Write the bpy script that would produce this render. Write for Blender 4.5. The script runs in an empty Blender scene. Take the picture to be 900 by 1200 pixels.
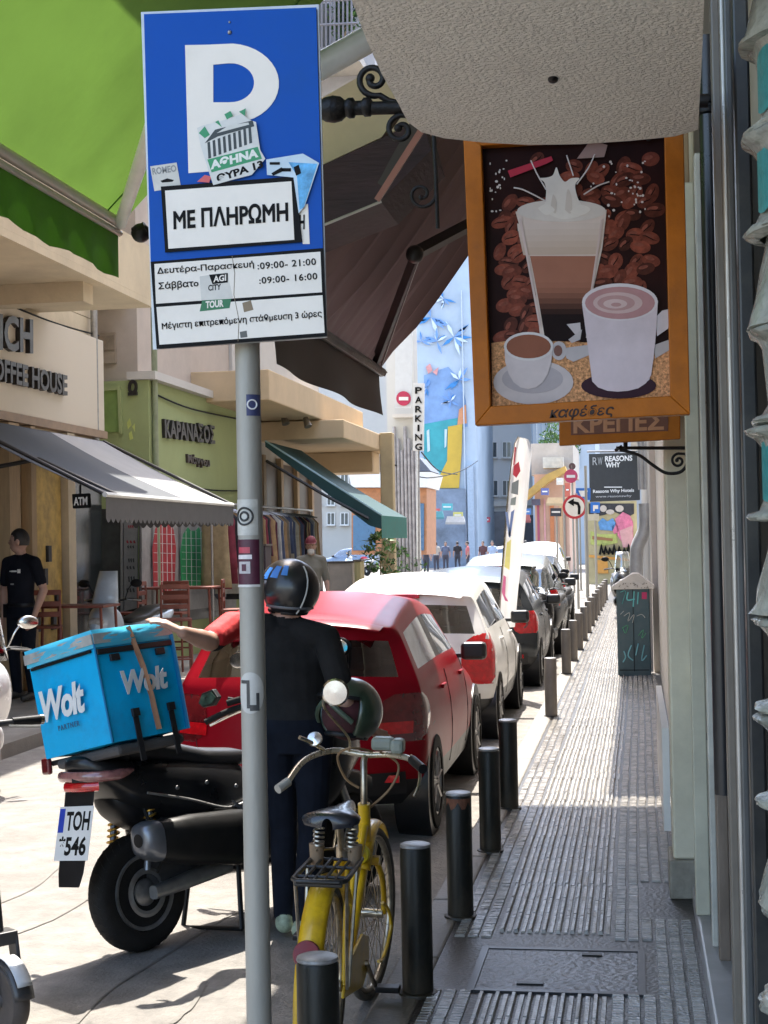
import bpy, bmesh, math, random
from mathutils import Vector, Matrix, Euler
random.seed(11)
R = math.radians
SC = bpy.context.scene
COL = SC.collection

# ---------------------------------------------------------------- camera
F = 1800.0; CAMZ = 1.80; RHO = R(1.1)
yv = Vector((295/F, -30/F, -1.0)).normalized()
zv = Vector((-math.sin(RHO), math.cos(RHO), 0.0))
zv.z = (zv.x*yv.x + zv.y*yv.y)/-yv.z
zv.normalize()
xv = yv.cross(zv)
CW = Matrix((xv, yv, zv))                      # camera axes -> world
cam_d = bpy.data.cameras.new('camera'); cam = bpy.data.objects.new('camera', cam_d); COL.objects.link(cam)
cam.matrix_world = Matrix.Translation((0, 0, CAMZ)) @ CW.to_4x4()
cam_d.sensor_fit = 'VERTICAL'; cam_d.sensor_height = 24.0; cam_d.sensor_width = 18.0
cam_d.lens = F*24.0/1200.0
cam_d.clip_start = 0.05; cam_d.clip_end = 2000
SC.camera = cam

# ---------------------------------------------------------------- light
SUN = Vector((-0.10, 0.44, 1.0)).normalized()   # towards the sun
EL = math.asin(SUN.z); AZ = math.atan2(SUN.x, SUN.y)
w = bpy.data.worlds.new('World'); SC.world = w; w.use_nodes = True
nt = w.node_tree; nt.nodes.clear()
sky = nt.nodes.new('ShaderNodeTexSky'); sky.sky_type = 'NISHITA'; sky.sun_disc = False
sky.sun_elevation = EL; sky.sun_rotation = AZ; sky.air_density = 1.0; sky.dust_density = 2.2; sky.ozone_density = 0.3
bg = nt.nodes.new('ShaderNodeBackground'); bg.inputs[1].default_value = 0.15
wo = nt.nodes.new('ShaderNodeOutputWorld')
nt.links.new(sky.outputs[0], bg.inputs[0]); nt.links.new(bg.outputs[0], wo.inputs[0])
sd = bpy.data.lights.new('sun', 'SUN'); sd.energy = 2.8; sd.angle = R(0.5); sd.color = (1.0, 0.94, 0.84)
so = bpy.data.objects.new('sun', sd); COL.objects.link(so)
so.rotation_euler = (-SUN).to_track_quat('-Z', 'Y').to_euler(); so.location = (-3, 8, 30)
SC.view_settings.view_transform = 'Standard'; SC.view_settings.look = 'None'
SC.view_settings.exposure = 2.42; SC.view_settings.gamma = 1.0; SC.view_settings.use_curve_mapping = False
SC.cycles.max_bounces = 7; SC.cycles.diffuse_bounces = 4; SC.cycles.glossy_bounces = 3
SC.cycles.transparent_max_bounces = 12; SC.cycles.use_denoising = True
SC.cycles.sample_clamp_indirect = 6.0

# ---------------------------------------------------------------- pixels of the photograph -> points in the street
def ray(px, py):
    return CW @ Vector(((px-450)/F, (600-py)/F, -1.0))
def at(px, py, Y):
    d = ray(px, py); return Vector((0, 0, CAMZ)) + d*(Y/d.y)
def atX(px, py, X):
    d = ray(px, py); return Vector((0, 0, CAMZ)) + d*(X/d.x)
def gnd(px, py, z=0.0):
    d = ray(px, py); return Vector((0, 0, CAMZ)) + d*((z-CAMZ)/d.z)

# ---------------------------------------------------------------- materials
def mat(name, col, rough=0.55, metal=0.0, var=0.12, scale=6.0, bump=0.0, bscale=60.0, coat=0.0, dirt=None, dscale=2.5, damt=0.5,
        spec=0.5, alpha=1.0, trans=0.0, emit=None, estr=0.0, island=0.0, inner=None, stretch=None, rvar=0.12, transl=0.0):
    m = bpy.data.materials.new(name); m.use_nodes = True
    n = m.node_tree.nodes; l = m.node_tree.links
    b = n['Principled BSDF']
    tc = n.new('ShaderNodeTexCoord')
    src = tc.outputs['Object']
    if stretch:
        mp = n.new('ShaderNodeMapping'); mp.inputs['Scale'].default_value = stretch
        l.new(src, mp.inputs['Vector']); src = mp.outputs[0]
    no = n.new('ShaderNodeTexNoise'); no.inputs['Scale'].default_value = scale; no.inputs['Detail'].default_value = 6.0
    no.inputs['Roughness'].default_value = 0.65
    l.new(src, no.inputs['Vector'])
    cr = n.new('ShaderNodeValToRGB')
    c0 = [max(0, c*(1-var)) for c in col]; c1 = [min(1, c*(1+var)) for c in col]
    cr.color_ramp.elements[0].position = 0.3; cr.color_ramp.elements[0].color = (*c0, 1)
    cr.color_ramp.elements[1].position = 0.7; cr.color_ramp.elements[1].color = (*c1, 1)
    l.new(no.outputs['Fac'], cr.inputs['Fac'])
    out = cr.outputs['Color']
    if island > 0:
        ge = n.new('ShaderNodeNewGeometry'); hs = n.new('ShaderNodeHueSaturation')
        mr = n.new('ShaderNodeMapRange'); mr.inputs['To Min'].default_value = 1-island; mr.inputs['To Max'].default_value = 1+island
        l.new(ge.outputs['Random Per Island'], mr.inputs['Value']); l.new(mr.outputs[0], hs.inputs['Value']); l.new(out, hs.inputs['Color'])
        out = hs.outputs['Color']
    if dirt:
        n2 = n.new('ShaderNodeTexNoise'); n2.inputs['Scale'].default_value = dscale; n2.inputs['Detail'].default_value = 8.0
        n2.inputs['Roughness'].default_value = 0.7
        l.new(src, n2.inputs['Vector'])
        r2 = n.new('ShaderNodeValToRGB'); r2.color_ramp.elements[0].position = 0.48; r2.color_ramp.elements[1].position = 0.72
        r2.color_ramp.elements[1].color = (damt, damt, damt, 1)
        l.new(n2.outputs['Fac'], r2.inputs['Fac'])
        mx = n.new('ShaderNodeMixRGB'); l.new(r2.outputs['Color'], mx.inputs['Fac']); l.new(out, mx.inputs[1]); mx.inputs[2].default_value = (*dirt, 1)
        out = mx.outputs[0]
    l.new(out, b.inputs['Base Color'])
    rr = n.new('ShaderNodeMapRange'); rr.inputs['To Min'].default_value = max(0.02, rough-rvar); rr.inputs['To Max'].default_value = min(1, rough+rvar)
    l.new(no.outputs['Fac'], rr.inputs['Value']); l.new(rr.outputs[0], b.inputs['Roughness'])
    b.inputs['Metallic'].default_value = metal
    b.inputs['Coat Weight'].default_value = coat; b.inputs['Coat Roughness'].default_value = 0.04
    b.inputs['Specular IOR Level'].default_value = spec
    b.inputs['Alpha'].default_value = alpha
    b.inputs['Transmission Weight'].default_value = trans
    if emit:
        b.inputs['Emission Color'].default_value = (*emit, 1); b.inputs['Emission Strength'].default_value = estr
    if bump > 0:
        n3 = n.new('ShaderNodeTexNoise'); n3.inputs['Scale'].default_value = bscale; n3.inputs['Detail'].default_value = 5.0
        l.new(src, n3.inputs['Vector'])
        bp = n.new('ShaderNodeBump'); bp.inputs['Strength'].default_value = bump; bp.inputs['Distance'].default_value = 0.02
        l.new(n3.outputs['Fac'], bp.inputs['Height']); l.new(bp.outputs[0], b.inputs['Normal'])
    o = n['Material Output']
    if transl > 0:
        tl = n.new('ShaderNodeBsdfTranslucent'); l.new(out, tl.inputs['Color'])
        ms = n.new('ShaderNodeMixShader'); ms.inputs[0].default_value = transl
        l.new(b.outputs[0], ms.inputs[1]); l.new(tl.outputs[0], ms.inputs[2]); l.new(ms.outputs[0], o.inputs['Surface'])
    if inner:
        ge = n.new('ShaderNodeNewGeometry'); d = n.new('ShaderNodeBsdfDiffuse'); d.inputs[0].default_value = (*inner, 1)
        ms = n.new('ShaderNodeMixShader'); l.new(ge.outputs['Backfacing'], ms.inputs[0])
        l.new(b.outputs[0], ms.inputs[1]); l.new(d.outputs[0], ms.inputs[2]); l.new(ms.outputs[0], o.inputs['Surface'])
    return m
def glass_mat(name, tint=(0.35, 0.42, 0.42), rough=0.02, base=0.06):
    m = bpy.data.materials.new(name); m.use_nodes = True
    n = m.node_tree.nodes; l = m.node_tree.links; n.remove(n['Principled BSDF'])
    t = n.new('ShaderNodeBsdfTransparent'); t.inputs[0].default_value = (*tint, 1)
    g = n.new('ShaderNodeBsdfGlossy'); g.inputs['Roughness'].default_value = rough; g.inputs[0].default_value = (0.95, 0.97, 1, 1)
    lw = n.new('ShaderNodeFresnel'); lw.inputs[0].default_value = 1.5
    no = n.new('ShaderNodeTexNoise'); no.inputs['Scale'].default_value = 3.0
    ad = n.new('ShaderNodeMath'); ad.operation = 'MULTIPLY_ADD'; ad.inputs[1].default_value = 1.3; ad.inputs[2].default_value = base
    mu = n.new('ShaderNodeMath'); mu.operation = 'MULTIPLY_ADD'; mu.inputs[1].default_value = 0.04
    ms = n.new('ShaderNodeMixShader')
    l.new(lw.outputs[0], ad.inputs[0]); l.new(no.outputs['Fac'], mu.inputs[0]); l.new(ad.outputs[0], mu.inputs[2])
    l.new(mu.outputs[0], ms.inputs[0]); l.new(t.outputs[0], ms.inputs[1]); l.new(g.outputs[0], ms.inputs[2])
    l.new(ms.outputs[0], n['Material Output'].inputs['Surface'])
    return m
_MC = {}
def cm(col, rough=0.55, **k):                   # a plain coloured material, cached
    key = (tuple(round(c, 3) for c in col), rough, tuple(sorted((a, str(b)) for a, b in k.items())))
    if key not in _MC:
        _MC[key] = mat('paint_%02d' % len(_MC), col, rough, **k)
    return _MC[key]

# ---------------------------------------------------------------- mesh building
class MB:
    def __init__(s): s.v = []; s.f = []; s.m = []
    def add(s, vs, fs, m=0, M=None):
        o = len(s.v)
        s.v += [tuple(M @ Vector(p)) if M is not None else tuple(p) for p in vs]
        for f in fs: s.f.append([o+i for i in f]); s.m.append(m)
        return s
    def bx(s, x0, x1, y0, y1, z0, z1, m=0, M=None):
        return s.add([(x0,y0,z0),(x1,y0,z0),(x1,y1,z0),(x0,y1,z0),(x0,y0,z1),(x1,y0,z1),(x1,y1,z1),(x0,y1,z1)],
                     [(0,3,2,1),(4,5,6,7),(0,1,5,4),(1,2,6,5),(2,3,7,6),(3,0,4,7)], m, M)
    def cb(s, c, size, m=0, rot=None):
        M = Matrix.Translation(c)
        if rot: M = M @ Euler(rot).to_matrix().to_4x4()
        a, b, d = [q/2 for q in size]
        return s.bx(-a, a, -b, b, -d, d, m, M)
    def tube(s, pts, r, seg=8, m=0, caps=True, flat=1.0):
        pts = [Vector(p) for p in pts]
        rs = r if isinstance(r, (list, tuple)) else [r]*len(pts)
        n = len(pts); vs = []; up = None
        for i, p in enumerate(pts):
            t = (pts[min(i+1, n-1)] - pts[max(i-1, 0)])
            if t.length < 1e-9: t = Vector((0, 0, 1))
            t.normalize()
            if up is None:
                a = Vector((0, 0, 1)) if abs(t.z) < 0.9 else Vector((0, 1, 0))
                up = (a - t*a.dot(t)).normalized()
            else:
                up = up - t*up.dot(t)
                if up.length < 1e-6: up = Vector((1, 0, 0)) - t*t.x
                up.normalize()
            sd_ = t.cross(up)
            for k in range(seg):
                a = 2*math.pi*k/seg
                vs.append(p + (sd_*math.cos(a) + up*math.sin(a)*flat)*rs[i])
        fs = []
        for i in range(n-1):
            for k in range(seg):
                k2 = (k+1) % seg
                fs.append((i*seg+k, i*seg+k2, (i+1)*seg+k2, (i+1)*seg+k))
        if caps:
            fs.append(tuple(range(seg-1, -1, -1))); fs.append(tuple((n-1)*seg+k for k in range(seg)))
        return s.add(vs, fs, m)
    def lathe(s, prof, seg=24, m=0, M=None, caps=True):
        vs = []; n = len(prof)
        for r, z in prof:
            for k in range(seg):
                a = 2*math.pi*k/seg; vs.append((r*math.cos(a), r*math.sin(a), z))
        fs = [(i*seg+k, i*seg+(k+1) % seg, (i+1)*seg+(k+1) % seg, (i+1)*seg+k) for i in range(n-1) for k in range(seg)]
        if caps:
            fs.append(tuple(range(seg-1, -1, -1))); fs.append(tuple((n-1)*seg+k for k in range(seg)))
        return s.add(vs, fs, m, M)
    def ell(s, c, r, seg=16, rings=10, m=0, M=None):
        if not isinstance(r, (list, tuple)): r = (r, r, r)
        vs = [(c[0], c[1], c[2]-r[2])]
        for i in range(1, rings):
            th = math.pi*i/rings - math.pi/2
            for k in range(seg):
                a = 2*math.pi*k/seg
                vs.append((c[0]+r[0]*math.cos(th)*math.cos(a), c[1]+r[1]*math.cos(th)*math.sin(a), c[2]+r[2]*math.sin(th)))
        vs.append((c[0], c[1], c[2]+r[2])); T = len(vs)-1
        fs = [(0, 1+(k+1) % seg, 1+k) for k in range(seg)]
        for i in range(rings-2):
            for k in range(seg):
                a = 1+i*seg; fs.append((a+k, a+(k+1) % seg, a+seg+(k+1) % seg, a+seg+k))
        a = 1+(rings-2)*seg
        fs += [(a+k, a+(k+1) % seg, T) for k in range(seg)]
        return s.add(vs, fs, m, M)
    def torus(s, R_, r, seg=40, sub=10, m=0, M=None, sx=1.0, a0=0, a1=2*math.pi):
        full = abs(a1-a0-2*math.pi) < 1e-6; N = seg if full else seg+1
        vs = []
        for i in range(N):
            a = a0+(a1-a0)*i/seg
            for k in range(sub):
                b = 2*math.pi*k/sub
                rr = R_+r*math.cos(b); vs.append((rr*math.cos(a), rr*math.sin(a), r*sx*math.sin(b)))
        fs = []
        for i in range(seg):
            j = (i+1) % N
            for k in range(sub): fs.append((i*sub+k, j*sub+k, j*sub+(k+1) % sub, i*sub+(k+1) % sub))
        if not full:
            fs.append(tuple(range(sub))); fs.append(tuple(seg*sub+k for k in range(sub-1, -1, -1)))
        return s.add(vs, fs, m, M)
    def prism(s, pts, vec, m=0):                # planar outline swept along vec
        pts = [Vector(p) for p in pts]; vec = Vector(vec); n = len(pts)
        nr = Vector((0, 0, 0))
        for i in range(n):
            a, b = pts[i], pts[(i+1) % n]
            nr += Vector(((a.y-b.y)*(a.z+b.z), (a.z-b.z)*(a.x+b.x), (a.x-b.x)*(a.y+b.y)))
        if nr.dot(vec) > 0: pts = pts[::-1]
        vs = pts + [p+vec for p in pts]
        fs = [tuple(range(n)), tuple(range(2*n-1, n-1, -1))]
        fs += [((i+1) % n, i, n+i, n+(i+1) % n) for i in range(n)]
        return s.add(vs, fs, m)
    def loft(s, secs, seg=16, m=0, p=2.4, axis='y', caps=True):   # secs: (y, zc, halfwidth, halfheight[, xc])
        vs = []
        for q in secs:
            y, z, a, b = q[:4]; xc = q[4] if len(q) > 4 else 0
            for k in range(seg):
                t = 2*math.pi*k/seg; c, sn = math.cos(t), math.sin(t)
                x_ = a*math.copysign(abs(c)**(2/p), c); z_ = b*math.copysign(abs(sn)**(2/p), sn)
                vs.append((xc+x_, y, z+z_) if axis == 'y' else (xc+x_, z-z_, y))
        n = len(secs)
        fs = [(i*seg+(k+1) % seg, i*seg+k, (i+1)*seg+k, (i+1)*seg+(k+1) % seg) for i in range(n-1) for k in range(seg)]
        if caps:
            fs.append(tuple(range(seg))); fs.append(tuple((n-1)*seg+k for k in range(seg-1, -1, -1)))
        return s.add(vs, fs, m)
    def grid(s, P, m=0, flip=False):
        a, b = len(P), len(P[0]); vs = [p for row in P for p in row]
        fs = []
        for i in range(a-1):
            for j in range(b-1):
                f = (i*b+j, i*b+j+1, (i+1)*b+j+1, (i+1)*b+j); fs.append(f[::-1] if flip else f)
        return s.add(vs, fs, m)
    def build(s, name, m, parent=None, world=False, smooth=0, bevel=0, sub=0, solid=0, loc=None, rot=None):
        me = bpy.data.meshes.new(name)
        v = s.v
        if world and parent is not None:
            o = parent.matrix_basis.translation if parent.parent is None else Vector((0, 0, 0))
            pp = parent
            while pp is not None:
                if pp.parent is None: o = Vector(pp.location)
                pp = pp.parent
            v = [(a-o.x, b-o.y, c-o.z) for a, b, c in v]
        me.from_pydata(v, [], s.f); me.update()
        for q in (m if isinstance(m, (list, tuple)) else [m]): me.materials.append(q)
        if isinstance(m, (list, tuple)):
            me.polygons.foreach_set('material_index', s.m)
        if smooth or sub:
            me.polygons.foreach_set('use_smooth', [True]*len(me.polygons))
            if smooth and smooth < 180: me.set_sharp_from_angle(angle=R(smooth))
        ob = bpy.data.objects.new(name, me); COL.objects.link(ob)
        if parent is not None: ob.parent = parent
        if loc is not None: ob.location = loc
        if rot is not None: ob.rotation_euler = rot
        if solid:
            md = ob.modifiers.new('solid', 'SOLIDIFY'); md.thickness = solid; md.offset = 0
        if bevel:
            md = ob.modifiers.new('bevel', 'BEVEL'); md.width = bevel; md.segments = 2; md.limit_method = 'ANGLE'; md.angle_limit = R(40)
        if sub:
            md = ob.modifiers.new('sub', 'SUBSURF'); md.levels = sub; md.render_levels = sub
        return ob
def tag(o, label=None, cat=None, group=None, kind=None):
    if label: o['label'] = label
    if cat: o['category'] = cat
    if group: o['group'] = group
    if kind: o['kind'] = kind
    return o
def thing(name, label, cat, loc=(0, 0, 0), rz=0.0, group=None, rot=None):
    o = bpy.data.objects.new(name, None); COL.objects.link(o); o.empty_display_size = 0.2
    o.location = loc; o.rotation_euler = rot if rot else (0, 0, rz)
    return tag(o, label, cat, group)
def struct(name, mb, m, **k):
    return tag(mb.build(name, m, **k), kind='structure')
def copy_tree(o, parent=None):
    c = o.copy(); COL.objects.link(c)
    if parent is not None: c.parent = parent
    for ch in list(o.children): copy_tree(ch, c)
    return c
def dup(o, loc, label, rz=None, group=None):
    c = copy_tree(o); c.location = loc; c['label'] = label
    if rz is not None: c.rotation_euler = (0, 0, rz)
    if group: c['group'] = group
    return c
GRK = str.maketrans('ΑΒΕΖΗΙΚΜΝΟΡΤΥΧοv', 'ABEZHIKMNOPTYXov')
def text_mesh(s, bold=0.0, shear=0.0, res=3, spacing=1.0, stroke=0.0):
    s = s.translate(GRK); cu = bpy.data.curves.new('lettering', 'FONT'); cu.body = s; cu.size = 1.0; cu.offset = bold; cu.shear = shear
    cu.resolution_u = res; cu.space_character = spacing
    if stroke: cu.bevel_depth = stroke; cu.bevel_resolution = 0
    ob = bpy.data.objects.new('lettering', cu); COL.objects.link(ob)
    dg = bpy.context.evaluated_depsgraph_get()
    me = bpy.data.meshes.new_from_object(ob.evaluated_get(dg))
    bpy.data.objects.remove(ob); bpy.data.curves.remove(cu)
    vs = [tuple(v.co) for v in me.vertices]; fs = [tuple(p.vertices) for p in me.polygons]
    bpy.data.meshes.remove(me)
    return vs, fs
def text_into(mb, s, bl, br, tl, depth, m=0, bold=0.0, shear=0.0, spacing=1.0, stroke=0.0):
    """lettering whose bounding box is the parallelogram bl, br, tl; raised along depth"""
    vs, fs = text_mesh(s, bold, shear, spacing=spacing, stroke=stroke)
    if not vs: return mb
    x0 = min(v[0] for v in vs); x1 = max(v[0] for v in vs); y0 = min(v[1] for v in vs); y1 = max(v[1] for v in vs)
    bl, br, tl, depth = Vector(bl), Vector(br), Vector(tl), Vector(depth)
    e1 = br-bl; e2 = tl-bl
    P = [bl + e1*((v[0]-x0)/(x1-x0)) + e2*((v[1]-y0)/(y1-y0)) + depth*(1+(.45*v[2]/stroke if stroke else 0)) for v in vs]
    if e1.cross(e2).dot(depth) < 0: fs = [f[::-1] for f in fs]
    mb.add(P, fs, m)
    if stroke: return mb
    # side walls so that the letters have thickness
    cnt = {}
    for f in fs:
        for i in range(len(f)):
            a, b = f[i], f[(i+1) % len(f)]
            cnt[(a, b)] = 1
    o = len(mb.v); used = {}
    for (a, b) in cnt:
        if (b, a) in cnt: continue
        mb.add([P[b], P[a], P[a]-depth*0.98, P[b]-depth*0.98], [(0, 1, 2, 3)], m)
    return mb
def pp(pts, Y): return [at(x, y, Y) for x, y in pts]
def ppX(pts, X): return [atX(x, y, X) for x, y in pts]
def rect(x0, y0, x1, y1): return [(x0, y0), (x1, y0), (x1, y1), (x0, y1)]
def ellp(cx, cy, rx, ry, n=28, rot=0):
    return [(cx+rx*math.cos(2*math.pi*i/n)*math.cos(rot)-ry*math.sin(2*math.pi*i/n)*math.sin(rot),
             cy+rx*math.cos(2*math.pi*i/n)*math.sin(rot)+ry*math.sin(2*math.pi*i/n)*math.cos(rot)) for i in range(n)]
def pix_plate(mb, pts, Y, th=0.002, m=0):       # flat outline on the plane Y, th thick towards the viewer's side
    return mb.prism(pp(pts, Y), (0, -th, 0), m)
def spline(pts, n=6):
    pts = [Vector(p) for p in pts]; out = []
    for i in range(len(pts)-1):
        p0 = pts[max(i-1, 0)]; p1 = pts[i]; p2 = pts[i+1]; p3 = pts[min(i+2, len(pts)-1)]
        for k in range(n):
            t = k/n
            out.append(0.5*((2*p1)+(p2-p0)*t+(2*p0-5*p1+4*p2-p3)*t*t+(3*p1-p0-3*p2+p3)*t**3))
    out.append(pts[-1]); return out
def RX(a): return Matrix.Rotation(R(a), 4, 'X')
def RY(a): return Matrix.Rotation(R(a), 4, 'Y')
def RZ(a): return Matrix.Rotation(R(a), 4, 'Z')
def T(*p): return Matrix.Translation(p)

# ---------------------------------------------------------------- palette
BLACK = mat('black_plastic', (0.008, 0.008, 0.009), 0.42, spec=.25, var=0.3, bump=0.05, bscale=200)
GLOSSBLACK = mat('gloss_black_paint', (0.010, 0.011, 0.014), 0.22, coat=0.7, var=0.2)
RUBBER = mat('tyre_rubber', (0.012, 0.0115, 0.011), 0.78, spec=.2, var=0.3, bump=0.15, bscale=120, dirt=(0.04, 0.035, 0.03), damt=0.4)
CHROME = mat('worn_chrome', (0.62, 0.60, 0.57), 0.22, metal=1.0, var=0.15, scale=20)
STEEL = mat('dull_steel', (0.36, 0.36, 0.36), 0.42, metal=0.9, var=0.2, scale=15)
IRON = mat('wrought_iron', (0.012, 0.010, 0.009), 0.5, metal=0.3, var=0.4, scale=20, bump=0.2, bscale=80)
WHITE = mat('white_paint', (0.72, 0.71, 0.68), 0.45, var=0.06)
INK = mat('black_ink', (0.008, 0.008, 0.008), 0.6, var=0.2, spec=.12)
CREAM = mat('cream_plaster', (0.62, 0.52, 0.36), 0.85, var=0.10, scale=1.5, bump=0.12, bscale=30, dirt=(0.36, 0.28, 0.18), dscale=0.7, damt=0.45)
PALE = mat('pale_plaster', (0.58, 0.55, 0.50), 0.85, var=0.08, scale=1.2, bump=0.10, bscale=30, dirt=(0.33, 0.30, 0.26), dscale=0.6, damt=0.5)
DARKGLASS = mat('shop_glass', (0.02, 0.024, 0.026), 0.06, var=0.3, spec=0.6)
WGLASS = mat('window_glass', (0.06, 0.075, 0.085), 0.08, var=0.4, scale=1.0, spec=0.7)
# ================================================================ ground
ASPH = mat('worn_asphalt', (0.175, 0.163, 0.149), 0.85, var=0.30, scale=7.0, bump=0.5, bscale=55, dirt=(0.105, 0.096, 0.086), dscale=0.8, damt=0.75)
g = MB(); g.add([(-320, -60, 0), (320, -60, 0), (320, 600, 0), (-320, 600, 0)], [(0, 1, 2, 3)])
struct('road', g, ASPH)
# tar seams and wheel-worn streaks that cross the carriageway
SEAM = mat('tar_seam', (0.145, 0.135, 0.122), 0.8, var=0.3, scale=6)
g = MB()
for k, (pts, wd) in enumerate([([(0, 1058), (40, 1040), (80, 1008), (100, 1000)], .008), ([(0, 1100), (60, 1078), (100, 1055)], .012),
                               ([(90, 1200), (130, 1160), (180, 1128), (260, 1078), (300, 1060)], .006), ([(200, 1200), (225, 1178), (240, 1150)], .012),
                               ([(100, 1055), (130, 1040)], .008)]):
    P = spline([gnd(x, y, 0.004) for x, y in pts], 5)
    L_ = []
    for i in range(len(P)):
        d = (P[min(i+1, len(P)-1)]-P[max(i-1, 0)]).normalized(); s_ = Vector((-d.y, d.x, 0))*wd*random.uniform(.6, 1.1); dz = Vector((random.uniform(-.002, .002), random.uniform(-.002, .002), .0006*k)); L_.append([P[i]-s_+dz, P[i]+s_+dz])
    g.grid(L_)
struct('road_seams', g, SEAM)
random.seed(2)

SWZ = 0.12; KX = -0.98; WX = 0.24
CONC = mat('pavement_mortar', (0.034, 0.032, 0.031), 0.4, var=0.3, scale=5, bump=0.3, bscale=60, dirt=(0.05, 0.045, 0.04), dscale=2, damt=0.7)
g = MB(); g.bx(KX+.16, 3.0, -4, 66, -.2, SWZ)
struct('sidewalk', g, CONC)
KERB = mat('kerb_stone', (0.16, 0.148, 0.132), 0.6, var=0.2, scale=5, bump=0.25, bscale=50, dirt=(0.12, 0.11, 0.10), dscale=2, damt=0.6)
g = MB(); y = -4.0
while y < 66:
    l_ = random.uniform(.85, 1.0); g.bx(KX+random.uniform(-.004, .004), KX+.16, y+.004, y+l_-.004, -.2, SWZ+random.uniform(.003, .008)); y += l_
struct('kerb', g, KERB, bevel=.012)
# the ribbed and cobbled tiles, raised out of the mortar
TILE = mat('glazed_paving_tile', (0.33, 0.308, 0.28), 0.22, var=0.30, scale=9, bump=0.25, bscale=70, dirt=(0.15, 0.14, 0.125), dscale=1.6, damt=0.6, island=0.22, rvar=.14)
RIB = mat('ribbed_paving_tile', (0.36, 0.336, 0.305), 0.18, var=0.28, scale=9, bump=0.25, bscale=70, dirt=(0.17, 0.158, 0.14), dscale=1.6, damt=0.6, island=0.18, rvar=.14)
g = MB(); rb = MB()
holes = [(-.80, 0.05, 5.70, 6.50), (-.02, .30, 6.85, 7.6)]
def inhole(x, yy): return any(a < x < b and c < yy < d for a, b, c, d in holes)
def block(mb, x0, x1, y0, y1, h, c=.006):
    z0 = SWZ-.002; z1 = SWZ+h
    mb.add([(x0, y0, z0), (x1, y0, z0), (x1, y1, z0), (x0, y1, z0), (x0+c, y0+c, z1), (x1-c, y0+c, z1+random.uniform(-.0015, .0015)), (x1-c, y1-c, z1), (x0+c, y1-c, z1)],
           [(4, 5, 6, 7), (0, 1, 5, 4), (1, 2, 6, 5), (2, 3, 7, 6), (3, 0, 4, 7)])
y = 3.0; row = 0
while y < 40:
    far = y > 14
    step = .30
    jx = random.uniform(-.0025, .0025); wave = .008*math.sin(y*.5)
    jy = 0
    # centre band: five long ribs per tile, two tiles wide
    for t in range(2):
        x0 = -.615+t*.24+jx+wave
        for k in range(4):
            xx = x0+.002+k*.0595
            if inhole(xx, y+.15): continue
            block(rb, xx, xx+.024, y+.002+jy, y+step-.002+jy, .016, .006)
            block(rb, xx+.031, xx+.053, y+.002+jy, y+step-.002+jy, .006, .003)
    for (bx0, nb) in ((-.80, 3), (-.128+wave, 6)):
        for k in range(nb):
            x0 = bx0+k*.0565+jx
            n = 10
            for q in range(n):
                yy = y+step*q/n
                if inhole(x0+.02, yy): continue
                block(g, x0+.003, x0+.050, yy+.0012, yy+step/n-.0012, .009+random.uniform(-.0012, .0012), .004)
    y += step; row += 1
struct('paving_blocks', g, TILE); struct('paving_ribs', rb, RIB)
# manhole cover let into the tiles
mh = thing('manhole_cover', 'rectangular dark metal manhole cover set among ribbed pavement tiles', 'manhole cover', (-.33, 6.05, SWZ))
b = MB(); b.bx(-.30, .30, -.30, .26, -.002, .006); b.build('cover_plate', mat('manhole_iron', (.11, .115, .125), .38, metal=.6, var=.5, scale=14, bump=.5, bscale=40, dirt=(.2, .2, .2), dscale=6, damt=.4), mh)
b = MB(); b.bx(-.33, -.302, -.33, .29, -.002, .010); b.bx(.302, .33, -.33, .29, -.002, .010); b.bx(-.301, .301, -.33, -.302, -.002, .010); b.bx(-.301, .301, .262, .29, -.002, .010)
b.build('rim_frame', mat('dark_iron_rim', (.055, .055, .058), .4, metal=.5, var=.4, scale=12), mh)
b = MB(); b.cb((-.1, -.22, .008), (.10, .03, .008)); b.cb((.12, .2, .008), (.08, .03, .008)); b.build('lifting_slot', BLACK, mh)

g = MB(); g.bx(-12, -5.55, -4, 58, -.2, .12); struct('pavement_opposite', g, mat('opposite_paving', (.24, .225, .2), .8, var=.2, scale=3, bump=.2, dirt=(.14, .13, .12), dscale=1))
g = MB(); g.bx(-5.54, -5.40, -4, 58, -.2, .125); struct('kerb_opposite', g, KERB)

# ================================================================ the shop the camera stands beside
shop = thing('corner_shop', 'shop front at the right with cream pilaster, dark door posts and rough white canopy overhead', 'building', (.5, 6, 0))
OLIVE = mat('aged_cream_paint', (0.76, 0.70, 0.53), 0.55, var=0.10, scale=3, bump=0.08, bscale=25, dirt=(0.52, 0.47, 0.34), dscale=1.4, damt=0.55)
OFFW = mat('offwhite_wall', (0.56, 0.53, 0.48), 0.8, var=0.08, scale=2, bump=0.1, bscale=25, dirt=(0.38, 0.35, 0.3), dscale=.8, damt=.5)
b = MB(); b.bx(WX+.06, .9, 7.62, 10.4, .1, 5.4); b.bx(.5, 2.5, -4, 7.6, .1, 5.4); b.build('wall', OFFW, shop, world=True)
b = MB(); b.bx(WX-.10, WX+.07, 7.30, 7.60, SWZ+.18, 5.4); b.build('pilaster', OLIVE, shop, world=True, bevel=.012)
b = MB(); b.bx(WX-.12, WX+.02, 7.27, 7.62, SWZ, SWZ+.18); b.build('pilaster_base', mat('chipped_plinth', (.33, .30, .24), .8, var=.3, scale=8, bump=.4, bscale=30), shop, world=True, bevel=.01)
b = MB(); b.bx(WX-.135, WX-.102, 7.62, 9.8, SWZ+.25, SWZ+.75); b.build('skirting', WHITE, shop, world=True)
b = MB(); b.bx(WX+.03, WX+.075, 7.22, 7.292, 1.02, 1.22); b.build('junction_box', OLIVE, shop, world=True, bevel=.006)
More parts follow.
